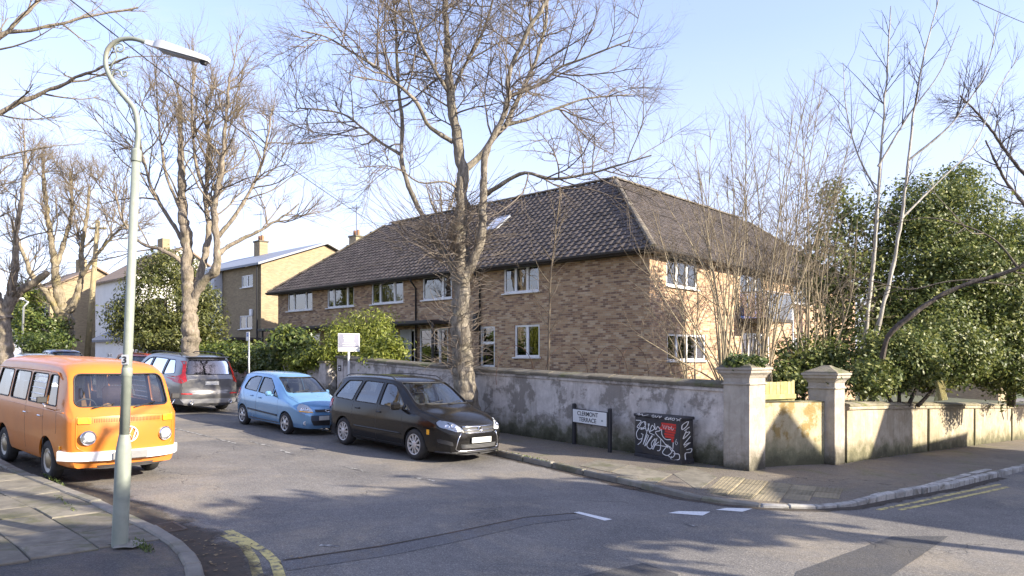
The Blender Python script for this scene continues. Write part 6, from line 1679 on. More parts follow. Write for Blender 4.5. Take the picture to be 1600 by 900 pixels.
# the big lime in front of the house
tb = gp(733, 674, .1); YT = tb.y
T1 = [
 ([Vector((tb.x, tb.y, tb.z - .3)), at(730, 640, YT), at(722, 560, YT), at(721, 480, YT), at(720, 420, YT), at(719, 350, YT), at(723, 267, YT), at(713, 213, YT), at(704, 156, YT), at(700, 102, YT), at(697, 44, YT), at(694, -40, YT)], .40, .07, .62),
 (pl(YT, (722, 440), (738, 410), (752, 370), (755, 307), (762, 231), (789, 178), (798, 111), (820, 58), (847, 13), (875, -40), dY=-.8), .21, .045, .45),
 (pl(YT, (722, 268), (742, 252), (771, 217), (792, 190), (812, 150), (835, 100), (850, 50), (858, -20), dY=1.2), .14, .04, .35),
 (pl(YT, (755, 307), (776, 293), (816, 271), (869, 280), (953, 262), (1018, 243), dY=-1.4), .10, .02, .25),
 (pl(YT, (714, 440), (700, 405), (687, 385), (662, 342), (638, 289), (627, 240), (629, 196), (624, 151), (620, 89), (618, 35), (612, -30), dY=1.0), .135, .035, .40),
 (pl(YT + .7, (627, 242), (600, 226), (571, 204), (540, 180), (500, 172), (462, 168), dY=.4), .07, .02, .2),
 (pl(YT, (708, 222), (669, 195), (651, 160), (611, 124), (549, 80), (509, 58), (470, 48), dY=-1.2), .10, .02, .3),
 (pl(YT, (704, 150), (680, 110), (655, 60), (640, 10), (630, -40), dY=-.6), .08, .03, .2),
 (pl(YT, (789, 195), (820, 188), (847, 178), (895, 160), (950, 150), (990, 148), dY=.9), .08, .02, .25),
 (pl(YT, (798, 150), (847, 129), (873, 107), (930, 85), (985, 62), dY=-.6), .08, .02, .25),
 (pl(YT, (705, 150), (722, 110), (745, 70), (765, 20), (775, -40), dY=1.0), .08, .03, .2),
 (pl(YT, (722, 300), (700, 285), (655, 285), (620, 262), (560, 262), dY=-1.0), .05, .015, .3),
]
def epicormic(rng):
    out = []
    for (px, py, n, sz) in ((718, 560, 130, .9), (722, 500, 60, .8), (700, 400, 130, 1.5), (745, 375, 70, 1.3), (735, 655, 40, .5), (690, 372, 110, 1.5), (722, 330, 60, 1.1), (735, 440, 50, 1.0), (640, 370, 30, 1.2)):
        c = np.array(tuple(at(px, py, YT)))
        for _ in range(n):
            a = rng.uniform(0, 6.28); d = np.array([math.cos(a), math.sin(a), rng.uniform(-.1, .7)]); p = c + np.array([d[0] * .2, d[1] * .2, rng.normal(0, .25)])
            out.append(shoot(rng, p, d, sz * rng.uniform(.5, 1.6), .010, 7, .14, .03))
    return out
T1 = [(a, b if i == 0 else b * .68, c * .8, d) for i, (a, b, c, d) in enumerate(T1)]; T1[0] = (T1[0][0], .375, .05, .62)
lime_levels = [dict(per_m=4.3, len=(1.2, 3.0), ang=(40, 80), r=.027, k=8, wig=.13, up=.035, sides=5, sf=.15, rise=.05),
               dict(n=9, len=(.6, 1.7), ang=(28, 62), r=.012, k=7, wig=.14, up=.025, sides=4, sf=.15),
               dict(n=5.5, len=(.3, .9), ang=(20, 55), r=.007, k=5, wig=.14, up=.04, sides=3)]
bare_tree('lime_tree', 'tall bare tree on the pavement in front of the brick house', T1, lime_levels, 11, M_BARK, M_TWIG, extra=epicormic)
# the knobbly tree behind the grey estate car
b2 = at(297, 556, 27); Y2 = 27.0
T2 = [([b2 - Vector((0, 0, 1.3)), b2, at(297, 500, Y2), at(296, 456, Y2), at(292, 420, Y2), at(292, 385, Y2), at(287, 336, Y2), at(284, 280, Y2), at(282, 220, Y2), at(280, 150, Y2)], .43, .07, .55),
      (pl(Y2, (300, 470), (318, 440), (334, 425), (338, 373), (335, 330), (345, 270), (352, 200), (358, 120), dY=-.8), .24, .05, .35),
      (pl(Y2, (305, 450), (318, 410), (326, 362), (322, 310), (326, 240), (322, 150), dY=1.0), .20, .05, .35),
      (pl(Y2, (292, 425), (277, 403), (255, 392), (217, 377), (190, 340), (180, 300), dY=-.8), .13, .03, .3),
      (pl(Y2, (338, 400), (352, 388), (372, 377), (409, 358), (440, 340), (468, 318), dY=.8), .13, .03, .3),
      (pl(Y2, (292, 385), (270, 350), (240, 300), (222, 240), (212, 180), dY=.7), .12, .035, .3),
      (pl(Y2, (338, 373), (365, 340), (395, 290), (415, 230), (425, 170), dY=.5), .12, .03, .3),
      (pl(Y2, (287, 336), (262, 280), (250, 210), (245, 140), dY=-1), .10, .03, .3), (pl(Y2, (335, 330), (310, 270), (300, 190), (302, 100), dY=-1), .10, .03, .3)]
T2 = [(a, b if i == 0 else b * .8, c * .8, d) for i, (a, b, c, d) in enumerate(T2)]
plane_levels = [dict(per_m=3.2, len=(1.3, 3.2), ang=(30, 72), r=.038, k=8, wig=.12, up=.065, sides=5, sf=.15, rise=.15),
                dict(n=8, len=(.7, 1.7), ang=(22, 50), r=.017, k=6, wig=.12, up=.06, sides=4, sf=.15, rise=.1),
                dict(n=5.5, len=(.35, .9), ang=(20, 50), r=.009, k=4, wig=.12, up=.05, sides=3)]
bare_tree('plane_tree', 'knobbly bare tree behind the grey estate car', T2, plane_levels, 21, M_BARK2, M_TWIG2, knobs=.3)
Y3 = 38.0; b3 = at(104, 556, Y3)
T3 = [([b3 - Vector((0, 0, 1.5)), b3, at(101, 520, Y3), at(99, 488, Y3)], .48, .42, .95),
      (pl(Y3, (97, 500), (84, 475), (68, 452), (52, 435), (40, 405), (20, 360), dY=-1), .22, .06, .4), (pl(Y3, (99, 492), (90, 450), (84, 405), (78, 360), (70, 300), (66, 240)), .28, .06, .4),
      (pl(Y3, (102, 495), (118, 468), (128, 430), (127, 390), (135, 345), (140, 290), dY=.8), .22, .06, .4), (pl(Y3, (86, 420), (100, 380), (112, 330), (110, 270), dY=1), .15, .05, .3),
      (pl(Y3, (128, 430), (150, 400), (175, 370), (200, 345), dY=-1), .12, .04, .3)]
bare_tree('pollarded_tree', 'mossy pollarded tree with cut limbs left of the telegraph pole', T3, [dict(d_, r=d_['r'] * 1.15) for d_ in plane_levels], 31, bark('mossy_bark', (0.2, .165, .11), (.33, .28, .19), (.23, .19, .045)), M_TWIG2, knobs=.3)
Y4 = 31.0; b4 = at(8, 560, Y4)
T4 = [([b4 - Vector((0, 0, 1.3)), b4, at(6, 520, Y4), at(10, 485, Y4), at(28, 458, Y4), at(55, 440, Y4), at(75, 425, Y4)], .48, .12, .6), (pl(Y4, (8, 500), (-8, 460), (-20, 400), (-15, 330), (-5, 260)), .3, .06, .3), (pl(Y4, (12, 480), (22, 430), (25, 370), (35, 300), (40, 240)), .2, .05, .3)]
bare_tree('street_tree', 'bare tree with thick trunk at the far left edge', T4, plane_levels, 41, M_BARK2, M_TWIG2, knobs=.25)
# branches reaching in from a tree left of the frame
Y5 = 17.0; b5 = Vector((-15.2, Y5 + 1, G(-15.2, Y5 + 1)))
T5 = [([b5 - Vector((0, 0, .3)), b5 + Vector((0, 0, 3.0)), b5 + Vector((.2, 0, 6)), b5 + Vector((0, 0, 9)), b5 + Vector((.1, .2, 13))], .42, .10, .5),
      ([b5 + Vector((.1, 0, 5.2)), at(-40, 205, Y5), at(20, 165, Y5), at(90, 135, Y5), at(150, 110, Y5 - .4), at(200, 88, Y5 - .6)], .12, .02, .45), ([b5 + Vector((.1, 0, 6.0)), at(-30, 90, Y5), at(40, 20, Y5), at(100, -40, Y5 + .5)], .11, .03, .4),
      ([b5 + Vector((.1, 0, 6.6)), at(-20, 60, Y5 + 1), at(60, 45, Y5 + 1), at(140, 25, Y5 + 1.3), at(215, 12, Y5 + 1.5)], .10, .02, .4), ([b5 + Vector((.1, 0, 4.5)), at(-40, 260, Y5 + .6), at(20, 240, Y5 + .6), at(80, 230, Y5 + .6)], .06, .015, .4)]
bare_tree('overhanging_tree', 'bare branches reaching in at the top left corner', T5, [dict(per_m=2.0, len=(.9, 2.2), ang=(25, 60), r=.026, k=7, wig=.10, up=.03, sides=5, sf=.15), dict(n=6, len=(.4, 1.1), ang=(22, 50), r=.010, k=5, wig=.12, up=.03, sides=3), dict(n=4, len=(.2, .5), ang=(20, 50), r=.0055, k=4, wig=.12, up=.03, sides=3)], 51, M_BARK2, M_TWIG2)
# tree far behind the house
Y6 = 62; p6_ = at(690, 340, Y6)
bare_tree('distant_tree', 'hazy bare tree rising behind the house ridge', [([Vector((p6_.x, Y6, 0)), at(690, 400, Y6), at(690, 330, Y6), at(688, 290, Y6)], .35, .06, .4), (pl(Y6, (690, 350), (672, 310), (665, 285)), .15, .04, .2), (pl(Y6, (690, 350), (708, 310), (712, 280)), .15, .04, .2)],
          [dict(per_m=1.6, len=(1.5, 3.5), ang=(20, 45), r=.05, k=6, wig=.1, up=.1, sides=4, rise=.4), dict(n=6, len=(.8, 1.6), ang=(20, 45), r=.024, k=4, wig=.1, up=.06, sides=3)], 61, M_BARK2, M_TWIG2)
# young tree against the front wall
Y7 = 19.6; p7 = at(857, 582, Y7)
bare_tree('young_tree', 'slender young bare tree against the brick wall behind the garden wall', [(pl(Y7, (855, 620), (857, 560), (858, 500), (860, 440), (866, 380), (872, 330), (876, 300)), .045, .012, .2)],
          [dict(per_m=5, len=(.5, 1.5), ang=(30, 60), r=.011, k=6, wig=.12, up=.06, sides=4, rise=.2), dict(n=5, len=(.25, .6), ang=(25, 50), r=.0055, k=4, wig=.12, up=.03)], 71, M_TWIG2, M_TWIG2)
# many-stemmed shrubs behind the piers
def multistem(name, label, Y, base_px, tips, seed, r=.024, barkm=M_STEM, twigm=M_TWIG2, base_y=612, per=3.6, ln=(.6, 1.9)):
    rng = random.Random(seed); limbs = []; tips = tips + [(x + rng.uniform(-40, 40), y + rng.uniform(40, 150)) for x, y in tips[::2]]
    for i, (tx, ty) in enumerate(tips):
        bx = base_px + rng.uniform(-14, 14); dy = rng.uniform(-.9, .9)
        mx = bx + (tx - bx) * .42 + rng.uniform(-22, 22); my = base_y + (ty - base_y) * .5
        limbs.append(([at(bx, base_y, Y + dy * .2), at(bx + (mx - bx) * .45, base_y + (my - base_y) * .5, Y + dy * .4), at(mx, my, Y + dy * .7), at(tx, ty, Y + dy * 1.3)], r * rng.uniform(.7, 1.25), .007, .3))
    return bare_tree(name, label, limbs, [dict(per_m=per, len=ln, ang=(22, 62), r=.010, k=6, wig=.12, up=.04, sides=4, rise=.1), dict(n=5, len=(.25, .8), ang=(20, 60), r=.006, k=5, wig=.18, up=.03)], seed, barkm, twigm, cat='shrub', group='bare many stemmed shrubs behind the gate piers', trunk_sides=8, knobs=.05)
multistem('bare_shrub', 'bare many stemmed shrub rising behind the corner gate pier', 16.6, 1135, [(1020, 330), (1050, 250), (1085, 225), (1110, 205), (1140, 190), (1165, 180), (1000, 400), (1120, 300), (1180, 260), (1030, 300), (1065, 350), (1095, 280)], 81)
multistem('bare_shrub', 'bare shrub with thin stems between the gate piers', 17.4, 1195, [(1170, 190), (1210, 200), (1240, 170), (1260, 150), (1285, 130), (1150, 260), (1230, 260), (1300, 230)], 82)
multistem('bare_shrub', 'bare shrub crossing in front of the right end of the house', 18.6, 1255, [(1215, 210), (1250, 150), (1275, 110), (1300, 180), (1325, 230), (1340, 170), (1235, 300)], 83)
multistem('bare_shrub', 'dense bare shrub screening the balcony of the house', 18.0, 1165, [(1110, 330), (1135, 280), (1160, 250), (1185, 300), (1210, 330), (1230, 290), (1095, 400), (1150, 400), (1200, 400), (1250, 380)], 85)
multistem('bare_shrub', 'wide bare shrub between the house and the evergreens', 19.2, 1290, [(1230, 330), (1260, 280), (1290, 260), (1310, 300), (1340, 340), (1275, 400), (1320, 420)], 86)
multistem('bare_shrub', 'low bare shrub at the sunlit corner of the house', 17.8, 1085, [(1020, 430), (1045, 380), (1075, 340), (1100, 350), (1010, 480)], 84, r=.018)
# two pale stems among the evergreens
bare_tree('pale_stemmed_tree', 'pale straight stemmed bare tree left of the evergreens', [(pl(19.5, (1345, 640), (1352, 520), (1366, 400), (1372, 300), (1378, 220), (1386, 110), (1392, 10)), .085, .012, .38), (pl(19.5, (1370, 300), (1340, 240), (1322, 170), (1318, 100), dY=.7), .03, .008, .2), (pl(19.5, (1372, 260), (1420, 180), (1470, 110), (1500, 40), dY=-.7), .035, .008, .2)],
          [dict(per_m=2.6, len=(.8, 2.2), ang=(25, 50), r=.014, k=6, wig=.07, up=.06, sides=4, rise=.2), dict(n=5, len=(.25, .8), ang=(25, 50), r=.006, k=4, wig=.09, up=.04)], 91, M_PALE, M_TWIGD, trunk_sides=10, knobs=.04)
bare_tree('pale_stemmed_tree', 'pale leaning bare tree in front of the evergreens', [(pl(19.0, (1362, 640), (1368, 530), (1392, 430), (1410, 330), (1420, 240), (1432, 150), (1450, 60), (1470, -10)), .085, .012, .38), (pl(19.0, (1410, 340), (1460, 290), (1520, 230), (1560, 140), (1590, 90), dY=.8), .03, .008, .2), (pl(19.0, (1420, 250), (1480, 200), (1540, 110), (1560, 20), dY=-.7), .035, .008, .2)],
          [dict(per_m=2.6, len=(.8, 2.2), ang=(25, 50), r=.014, k=6, wig=.07, up=.06, sides=4, rise=.2), dict(n=5, len=(.25, .8), ang=(25, 50), r=.006, k=4, wig=.09, up=.04)], 92, M_PALE, M_TWIGD, trunk_sides=10, knobs=.04)
# dark leaning bough over the evergreens, its twigs fanning to the left
bare_tree('leaning_tree', 'dark leaning bough growing out over the evergreens to the right', [(pl(16.6, (1378, 560), (1390, 522), (1425, 492), (1480, 456), (1520, 440), (1560, 430), (1605, 412), (1680, 380), dY=-1.2), .062, .04, .4), (pl(16.4, (1545, 436), (1480, 440), (1420, 452), (1360, 438), (1290, 430), dY=.8), .025, .006, .3), (pl(16.2, (1590, 418), (1560, 380), (1500, 350), (1440, 340), (1390, 352), dY=.5), .03, .006, .3)],
          [dict(per_m=2.6, len=(.7, 2.0), ang=(30, 65), r=.014, k=7, wig=.10, up=.02, sides=4), dict(n=4, len=(.3, .8), ang=(25, 50), r=.006, k=4, wig=.12, up=.02)], 93, M_BARKD, M_TWIG, trunk_sides=10)
Y9 = 30.0
bare_tree('spreading_tree', 'bare spreading tree at the right edge above the evergreens', [([at(1690, 600, Y9), at(1690, 450, Y9), at(1670, 340, Y9), at(1650, 240, Y9), at(1630, 150, Y9)], .4, .08, .4), (pl(Y9, (1680, 400), (1620, 340), (1570, 280), (1540, 220)), .15, .03, .2), (pl(Y9, (1670, 340), (1590, 260), (1530, 180), (1500, 150)), .12, .03, .2), (pl(Y9, (1685, 430), (1600, 380), (1540, 350)), .12, .03, .2)],
          [dict(per_m=2.6, len=(1.2, 2.8), ang=(30, 65), r=.03, k=7, wig=.1, up=.0, sides=4), dict(n=7, len=(.5, 1.4), ang=(25, 55), r=.013, k=5, wig=.12, up=.0), dict(n=4, len=(.3, .7), ang=(25, 50), r=.008, k=4, wig=.12, up=.0)], 94, M_BARKD, M_TWIGD)
# street tree out of view to the right: only its shade falls on the left pavement
pS = V2(gp(90, 800)) + SUN_AZ.normalized() * 12.5
bS = Vector((pS.x, pS.y, G(pS.x, pS.y)))
bare_tree('street_tree', 'bare street tree across the side road, right of the view', [([bS, bS + Vector((0, 0, 3)), bS + Vector((.2, .1, 5.5)), bS + Vector((.1, 0, 8))], .28, .08, .4), ([bS + Vector((0, 0, 3)), bS + Vector((.5, -1, 4.6)), bS + Vector((.8, -1.8, 6.4))], .14, .05, .2), ([bS + Vector((0, 0, 3.4)), bS + Vector((-.4, 1, 5)), bS + Vector((-.5, 1.8, 6.8))], .14, .05, .2)],
          [dict(per_m=1.6, len=(.8, 1.8), ang=(30, 60), r=.05, k=6, wig=.1, up=.08, sides=5, rise=.3), dict(n=3, len=(.5, 1.0), ang=(25, 50), r=.02, k=4, wig=.1, up=.05)], 95, M_BARK2, M_TWIG2)
# ------------------------------------------------------------------ leaves
def foliage(rng, blobs, n, size, per=26, spread=.16, asp=.5, shell=.55, up=.3):
    w = np.array([b[1][0] * b[1][1] + b[1][0] * b[1][2] + b[1][1] * b[1][2] for b in blobs]); w = w / w.sum()
    nc = max(1, n // per); bi = rng.choice(len(blobs), nc, p=w); C, N_ = [], []
    for i in bi:
        c, r = np.array(tuple(blobs[i][0])), np.array(blobs[i][1]); d = rng.normal(0, 1, 3); d /= np.linalg.norm(d)
        k = 1 + .35 * mnoise.noise(Vector(d * 2.6 + c)); rr = (shell + (1 - shell) * rng.random() ** .6) * k
        C.append(c + d * r * rr); N_.append(d)
    C = np.repeat(np.array(C), per, axis=0); N_ = np.repeat(np.array(N_), per, axis=0); M_ = len(C)
    P = C + rng.normal(0, spread, (M_, 3)) * np.array([1, 1, .75])
    nn_ = N_ * .7 + rng.normal(0, .6, (M_, 3)) + np.array([0, 0, up]); nn_ /= np.linalg.norm(nn_, axis=1, keepdims=True)
    t = np.cross(nn_, rng.normal(0, 1, (M_, 3))); t /= np.linalg.norm(t, axis=1, keepdims=True) + 1e-9; b = np.cross(nn_, t)
    s = size * rng.uniform(.45, 1.5, (M_, 1))
    V = np.stack([P - t * s, P + b * s * asp + nn_ * s * .12, P + t * s, P - b * s * asp + nn_ * s * .12], axis=1).reshape(-1, 3)
    return V, np.arange(M_ * 4).reshape(-1, 4)
def leafy(name, label, blobs, n, size, mat, seed, cat='shrub', group=None, stemm=None, **kw):
    rng = np.random.default_rng(seed); c0 = blobs[0][0]; zb = min(b[0].z - b[1][2] for b in blobs); base = Vector((c0.x, c0.y, zb))
    root = empty(name, base, 0, label, cat, group); V, Fq = foliage(rng, blobs, n, size, **kw)
    new_obj('foliage', np_mesh('foliage', V - np.array(tuple(base)), Fq, 4), mat, root)['kind'] = 'stuff'
    q = MB()
    for b, r in blobs[:7]:
        e = Vector(b) - base; q.tube([Vector((e.x * .2, e.y * .2, -.3)), e * .55 + Vector((0, 0, -.1)), e + Vector((0, 0, r[2] * .3))], [.05, .035, .012], 6)
    q.build('stem', stemm or M_BARKD, root, smooth=True)
    return root
ML_DARK = leaf_mat('glossy_evergreen_leaf', [(0, (.05, .075, .022)), (.35, (.105, .14, .035)), (.7, (.19, .22, .058)), (1, (.32, .32, .10))], .32, .5)
ML_MID = leaf_mat('laurel_leaf', [(0, (.05, .08, .018)), (.5, (.09, .13, .03)), (1, (.18, .21, .055))], .3, .42)
ML_YEW = leaf_mat('yew_leaf', [(0, (.05, .065, .018)), (.5, (.10, .115, .028)), (1, (.18, .18, .05))], .25, .5)
ML_LIME = leaf_mat('yellow_green_leaf', [(0, (.10, .13, .02)), (.5, (.20, .24, .035)), (1, (.36, .38, .08))], .35, .5)
ML_HEDGE = leaf_mat('hedge_leaf', [(0, (.045, .075, .018)), (.5, (.10, .14, .03)), (1, (.22, .24, .06))], .3, .42)
ML_IVY = leaf_mat('ivy_leaf', [(0, (.04, .07, .018)), (.6, (.09, .125, .03)), (1, (.20, .22, .06))], .25, .4)
def B(px, py, Y, rx, ry, rz): return (at(px, py, Y), (rx, ry, rz))
EG = 'evergreens behind the side road wall'
leafy('evergreen_tree', 'tallest evergreen behind the pale stems', [B(1440, 430, 21, 1.5, 1.6, 1.9), B(1490, 350, 21.5, 1.2, 1.3, 1.3), B(1430, 340, 21.6, .9, 1.1, 1.1), B(1520, 450, 20.5, 1.5, 1.5, 1.7), B(1455, 520, 20, 1.6, 1.3, 1.4), B(1500, 290, 22, .55, .7, .6)], 60000, .052, ML_DARK, 101, 'tree', EG)
leafy('evergreen_shrub', 'sunlit evergreen shrub overhanging the cream wall', [B(1405, 562, 17.8, 1.0, .7, .75), B(1470, 552, 18.6, 1.3, .8, .9), B(1540, 548, 19.8, 1.4, .8, 1.0), B(1362, 592, 17.0, .5, .4, .42)], 40000, .048, ML_DARK, 102, 'shrub', EG)
leafy('evergreen_shrub', 'evergreen shrub at the right edge above the wall', [B(1580, 480, 20.5, 1.4, 1.2, 1.5), B(1600, 400, 21, 1.2, 1.2, 1.2), B(1590, 570, 20, 1.1, .9, .9), B(1560, 410, 21.5, 1.0, 1.0, 1.0)], 36000, .052, ML_DARK, 103, 'shrub', EG)
leafy('evergreen_shrub', 'dark evergreen shrub behind the boarded gateway', [B(1255, 570, 18.8, .7, .7, .7), B(1230, 595, 18.2, .6, .5, .4), B(1292, 575, 18.6, .55, .6, .7)], 9000, .056, ML_DARK, 104, 'shrub', EG)
leafy('evergreen_tree', 'loose evergreen climbing among the bare stems', [B(1295, 420, 21.5, .8, .9, 1.5), B(1330, 480, 20.5, 1.0, .9, 1.6), B(1310, 320, 22, .55, .6, .8), B(1360, 380, 21.5, .8, .8, 1.3)], 12000, .06, ML_DARK, 105, 'tree', EG, spread=.22)
leafy('evergreen_shrub', 'next evergreen along the side road wall, beyond the right edge', [B(1690, 500, 24, 1.6, 1.3, 1.6), B(1740, 540, 25, 1.6, 1.2, 1.2), B(1640, 560, 22.5, 1.2, .9, .9)], 14000, .075, ML_DARK, 118, 'shrub', EG)
leafy('evergreen_shrub', 'last evergreen down the side road wall, beyond the right edge', [B(1770, 500, 30, 2.2, 1.6, 2.0), B(1830, 530, 33, 2.4, 1.6, 1.8)], 12000, .10, ML_DARK, 119, 'shrub', EG)
leafy('yew_tree', 'broad dark yew behind the lamp post', [B(258, 475, 36, 2.3, 2.0, 2.1), B(262, 420, 36.2, 1.4, 1.4, 1.0), B(210, 500, 35.6, 1.3, 1.3, 1.0), B(315, 500, 36, 1.1, 1.3, 1.5), B(255, 525, 35.4, 2.3, 1.4, .8)], 34000, .085, ML_YEW, 106, 'tree', asp=.32, spread=.2)
leafy('garden_shrub', 'bright green shrub behind the silver car at far left', [B(60, 520, 37, 1.6, 1.2, 1.0), B(40, 495, 38, 1.0, 1, .7)], 5000, .09, ML_HEDGE, 107)
leafy('garden_shrub', 'lime green tall shrub at the far left', [B(38, 480, 40, .9, .8, 1.6)], 3500, .09, ML_LIME, 108)
leafy('clipped_hedge', 'clipped rounded hedge at the far left', [B(72, 540, 34, 1.1, .9, .55)], 3500, .07, ML_MID, 109, 'hedge')
leafy('clipped_hedge', 'clipped hedge below the knobbly tree', [(V3, (1.2, .7, .55)) for V3 in [Vector((*(WF + D1 * s + D2 * .4), G(*(WF + D1 * s)) + 1.38)) for s in (4.5, 6.5, 8.5, 10.5, 12.5, 15, 18)]], 26000, .068, ML_HEDGE, 110, 'hedge')
leafy('ivy_mat', 'ivy hanging over the low wall behind the blue hatchback', [(Vector((*(WF + D1 * s - D2 * .02), G(*(WF + D1 * s)) + 1.22)), (.6, .22, .26)) for s in (3.4, 4.4, 5.4, 6.4, 7.4, 8.4)], 5200, .075, ML_IVY, 111, 'ivy')
leafy('bamboo_clump', 'tall yellow green shrub behind the white sign board', [B(540, 528, 26.5, .7, .6, .7), B(588, 522, 26.8, .5, .5, .75), B(530, 550, 26.0, .6, .5, .45), B(570, 550, 26.0, .7, .5, .45), B(600, 500, 27, .2, .2, .45), B(560, 505, 26.6, .2, .2, .45)], 8500, .07, ML_LIME, 112, asp=.25, spread=.2)
leafy('garden_shrub', 'grey green shrub left of the white sign board', [B(460, 540, 28, .9, .7, .6), B(485, 560, 27.5, .8, .6, .4), B(445, 530, 28.5, .5, .5, .5)], 5000, .085, ML_HEDGE, 113)
leafy('garden_shrub', 'yellow leaved low shrub above the low wall pillar', [B(500, 562, 26.5, .6, .5, .3), B(475, 568, 27, .6, .4, .25)], 2200, .08, ML_LIME, 114)
leafy('garden_shrub', 'small bright shrub between the sign board and the lime tree', [B(612, 550, 24.5, .5, .5, .5), B(590, 560, 24.2, .4, .4, .3)], 2400, .07, ML_LIME, 115)
leafy('ivy_mat', 'ivy covering the cap of the corner gate pier', [(Vector((c1.x, c1.y, G(*c1) + 2.16)), (.36, .36, .15)), (Vector((c1.x - .15, c1.y - .05, G(*c1) + 2.14)), (.32, .32, .13))], 2200, .048, ML_IVY, 116, 'ivy', spread=.05)
leafy('ivy_mat', 'sparse ivy on the mossy second gate pier', [(Vector((c2.x + .2, c2.y + .1, G(*c2) + 1.98)), (.25, .2, .1)), (Vector((c2.x + .05, c2.y - .25, G(*c2) + 1.9)), (.1, .1, .12))], 380, .04, ML_IVY, 117, 'ivy', spread=.05)
# dense evergreens invented out of view to cast shade on the junction
for i_ in range(4):
    p = Vector((12.6, 5.3)) - D2 * (i_ * 2.9 - .6); zc_ = 6.1 + G(p.x, p.y) + .15 * (i_ % 2)
    leafy('added_shade_tree', ['first', 'second', 'third', 'fourth'][i_] + ' added evergreen out of view that shades the road', [(Vector((p.x, p.y, zc_)), (1.7, 1.7, .95)), (Vector((p.x - .3, p.y + .4, zc_ - .25)), (1.5, 1.5, .7))], 5200, .21, ML_DARK, 130 + i_, 'tree', shell=.1, spread=.25)
    q = MB(); q.tube([(p.x, p.y, G(p.x, p.y) - .2), (p.x + .1, p.y, 3), (p.x, p.y, 6)], [.16, .13, .08], 8); q.v = [(a - p.x, b - p.y, c) for a, b, c in q.v]
    o = q.build('trunk', M_BARKD, bpy.context.scene.objects.get('added_shade_tree') if i_ == 0 else bpy.context.scene.objects.get('added_shade_tree.%03d' % i_), smooth=True)
    o.location = Vector((p.x, p.y, 0)) - o.parent.location
# moss and weeds
def weeds(label, pts, n, size, seed, mat=ML_MID):
    rng = np.random.default_rng(seed); V, Fq = [], []
    for i in range(n):
        a, b = pts[rng.integers(len(pts))]; p = a.lerp(b, rng.random()); z = G(p.x, p.y) + .10; an = rng.random() * 6.28; l = size * rng.uniform(.4, 1.2); w = l * .18
        dx, dy = math.cos(an), math.sin(an); x, y = p.x + rng.normal(0, .025), p.y + rng.normal(0, .025); k = len(V)
        V += [(x - dy * w, y + dx * w, z - .01), (x + dy * w, y - dx * w, z - .01), (x + dx * l * .5 + dy * w * .6, y + dy * l * .5 - dx * w * .6, z + l * .75), (x + dx * l * .8, y + dy * l * .8, z + l * .7)]; Fq.append((k, k + 1, k + 2, k + 3))
    return tag(new_obj('weeds', np_mesh('weeds', V, Fq, 4), mat), label, 'weeds', kind='stuff')
gl_ = lambda a, b: (V2(gp(*a, .1)), V2(gp(*b, .1)))
weeds('weeds in the joints around the lamp post foot', [gl_((200, 846), (235, 862)), gl_((215, 842), (232, 858)), gl_((88, 775), (118, 800)), gl_((70, 741), (100, 760))], 300, .035, 1)
weeds('weeds along the foot of the walls', [(WS, WS + D1 * 8), (P2C, P2C + DR * 9), gl_((760, 700), (860, 722))], 520, .04, 2)
# ------------------------------------------------------------------ street furniture
def text_mesh(txt, size, depth=.002, shear=0.0, bold=0.0):
    cu = bpy.data.curves.new('t', 'FONT'); cu.body = txt; cu.size = size; cu.extrude = depth; cu.align_x = 'CENTER'; cu.align_y = 'CENTER'; cu.shear = shear; cu.offset = bold
    o = bpy.data.objects.new('t', cu); COL.objects.link(o); dg = bpy.context.evaluated_depsgraph_get(); dg.update()
    me = bpy.data.meshes.new_from_object(o.evaluated_get(dg)); bpy.data.objects.remove(o); return me
M_LAMPG = rough_mat('grey_green_lamp_paint', (0.20, 0.225, 0.19), (0.27, 0.295, 0.25), 5, .55, .12, 30, c3=(0.23, 0.22, 0.17))
M_GALV = plain('galvanised_steel', (.42, .43, .43), .45, .5)
lb = gp(187, 851, .1); YL = lb.y; lamp = empty('street_lamp', lb, 0, 'tall grey green lamp post with swan neck in the left foreground', 'lamp')
def la(px, py, dy=0.0): return at(px, py, YL + dy) - lb
top0 = la(213, 240)
ax_ = top0.normalized()
def on(t): return ax_ * t
q = MB(); q.tube([on(-.3), on(0), on(.9), on(1.03), on(1.16), on(1.18)], [.080, .080, .079, .075, .056, .052], 24); autosmooth(q.build('base_column', M_LAMPG, lamp), 40)
q = MB(); q.tube([on(1.17), on(2.2), on(top0.length)], [.051, .047, .041], 20); q.build('shaft', M_LAMPG, lamp, smooth=True)
q = MB(); q.tube([on(top0.length - .09), on(top0.length - .08), on(top0.length + .03), on(top0.length + .05)], [.044, .053, .053, .036], 20); autosmooth(q.build('collar', M_LAMPG, lamp), 40)
q = MB(); q.tube([on(1.80), on(1.815), on(1.88), on(1.895)], [.050, .055, .055, .050], 20); autosmooth(q.build('band', M_LAMPG, lamp), 40)
neck = [la(213, 240), la(215.5, 200), la(209, 169), la(191, 147), la(174, 124), la(165, 98), la(169, 76), la(182, 64), la(202, 60), la(232, 67)]
P_, _ = smooth_line(neck, 40); q = MB(); q.tube([Vector(p) for p in P_], [.030 - .008 * i / 39 for i in range(40)], 12); q.build('swan_neck', M_LAMPG, lamp, smooth=True)
q = MB()
def scroll(cx, cy, r, a0, turns, tail):
    pts = [la(x, y) for x, y in tail]
    for k in range(28):
        a = a0 + turns * 2 * math.pi * k / 27; rr = r * (1 - .75 * k / 27); pts.append(la(cx + rr * math.cos(a), cy + rr * math.sin(a)))
    q.tube(pts, .009, 6)
scroll(187, 76, 9, R(200), 1.2, [(172, 108), (176, 98), (183, 90)]); scroll(195, 115, 6, R(200), -1.1, [(178, 132), (174, 120), (177, 112), (184, 109)])
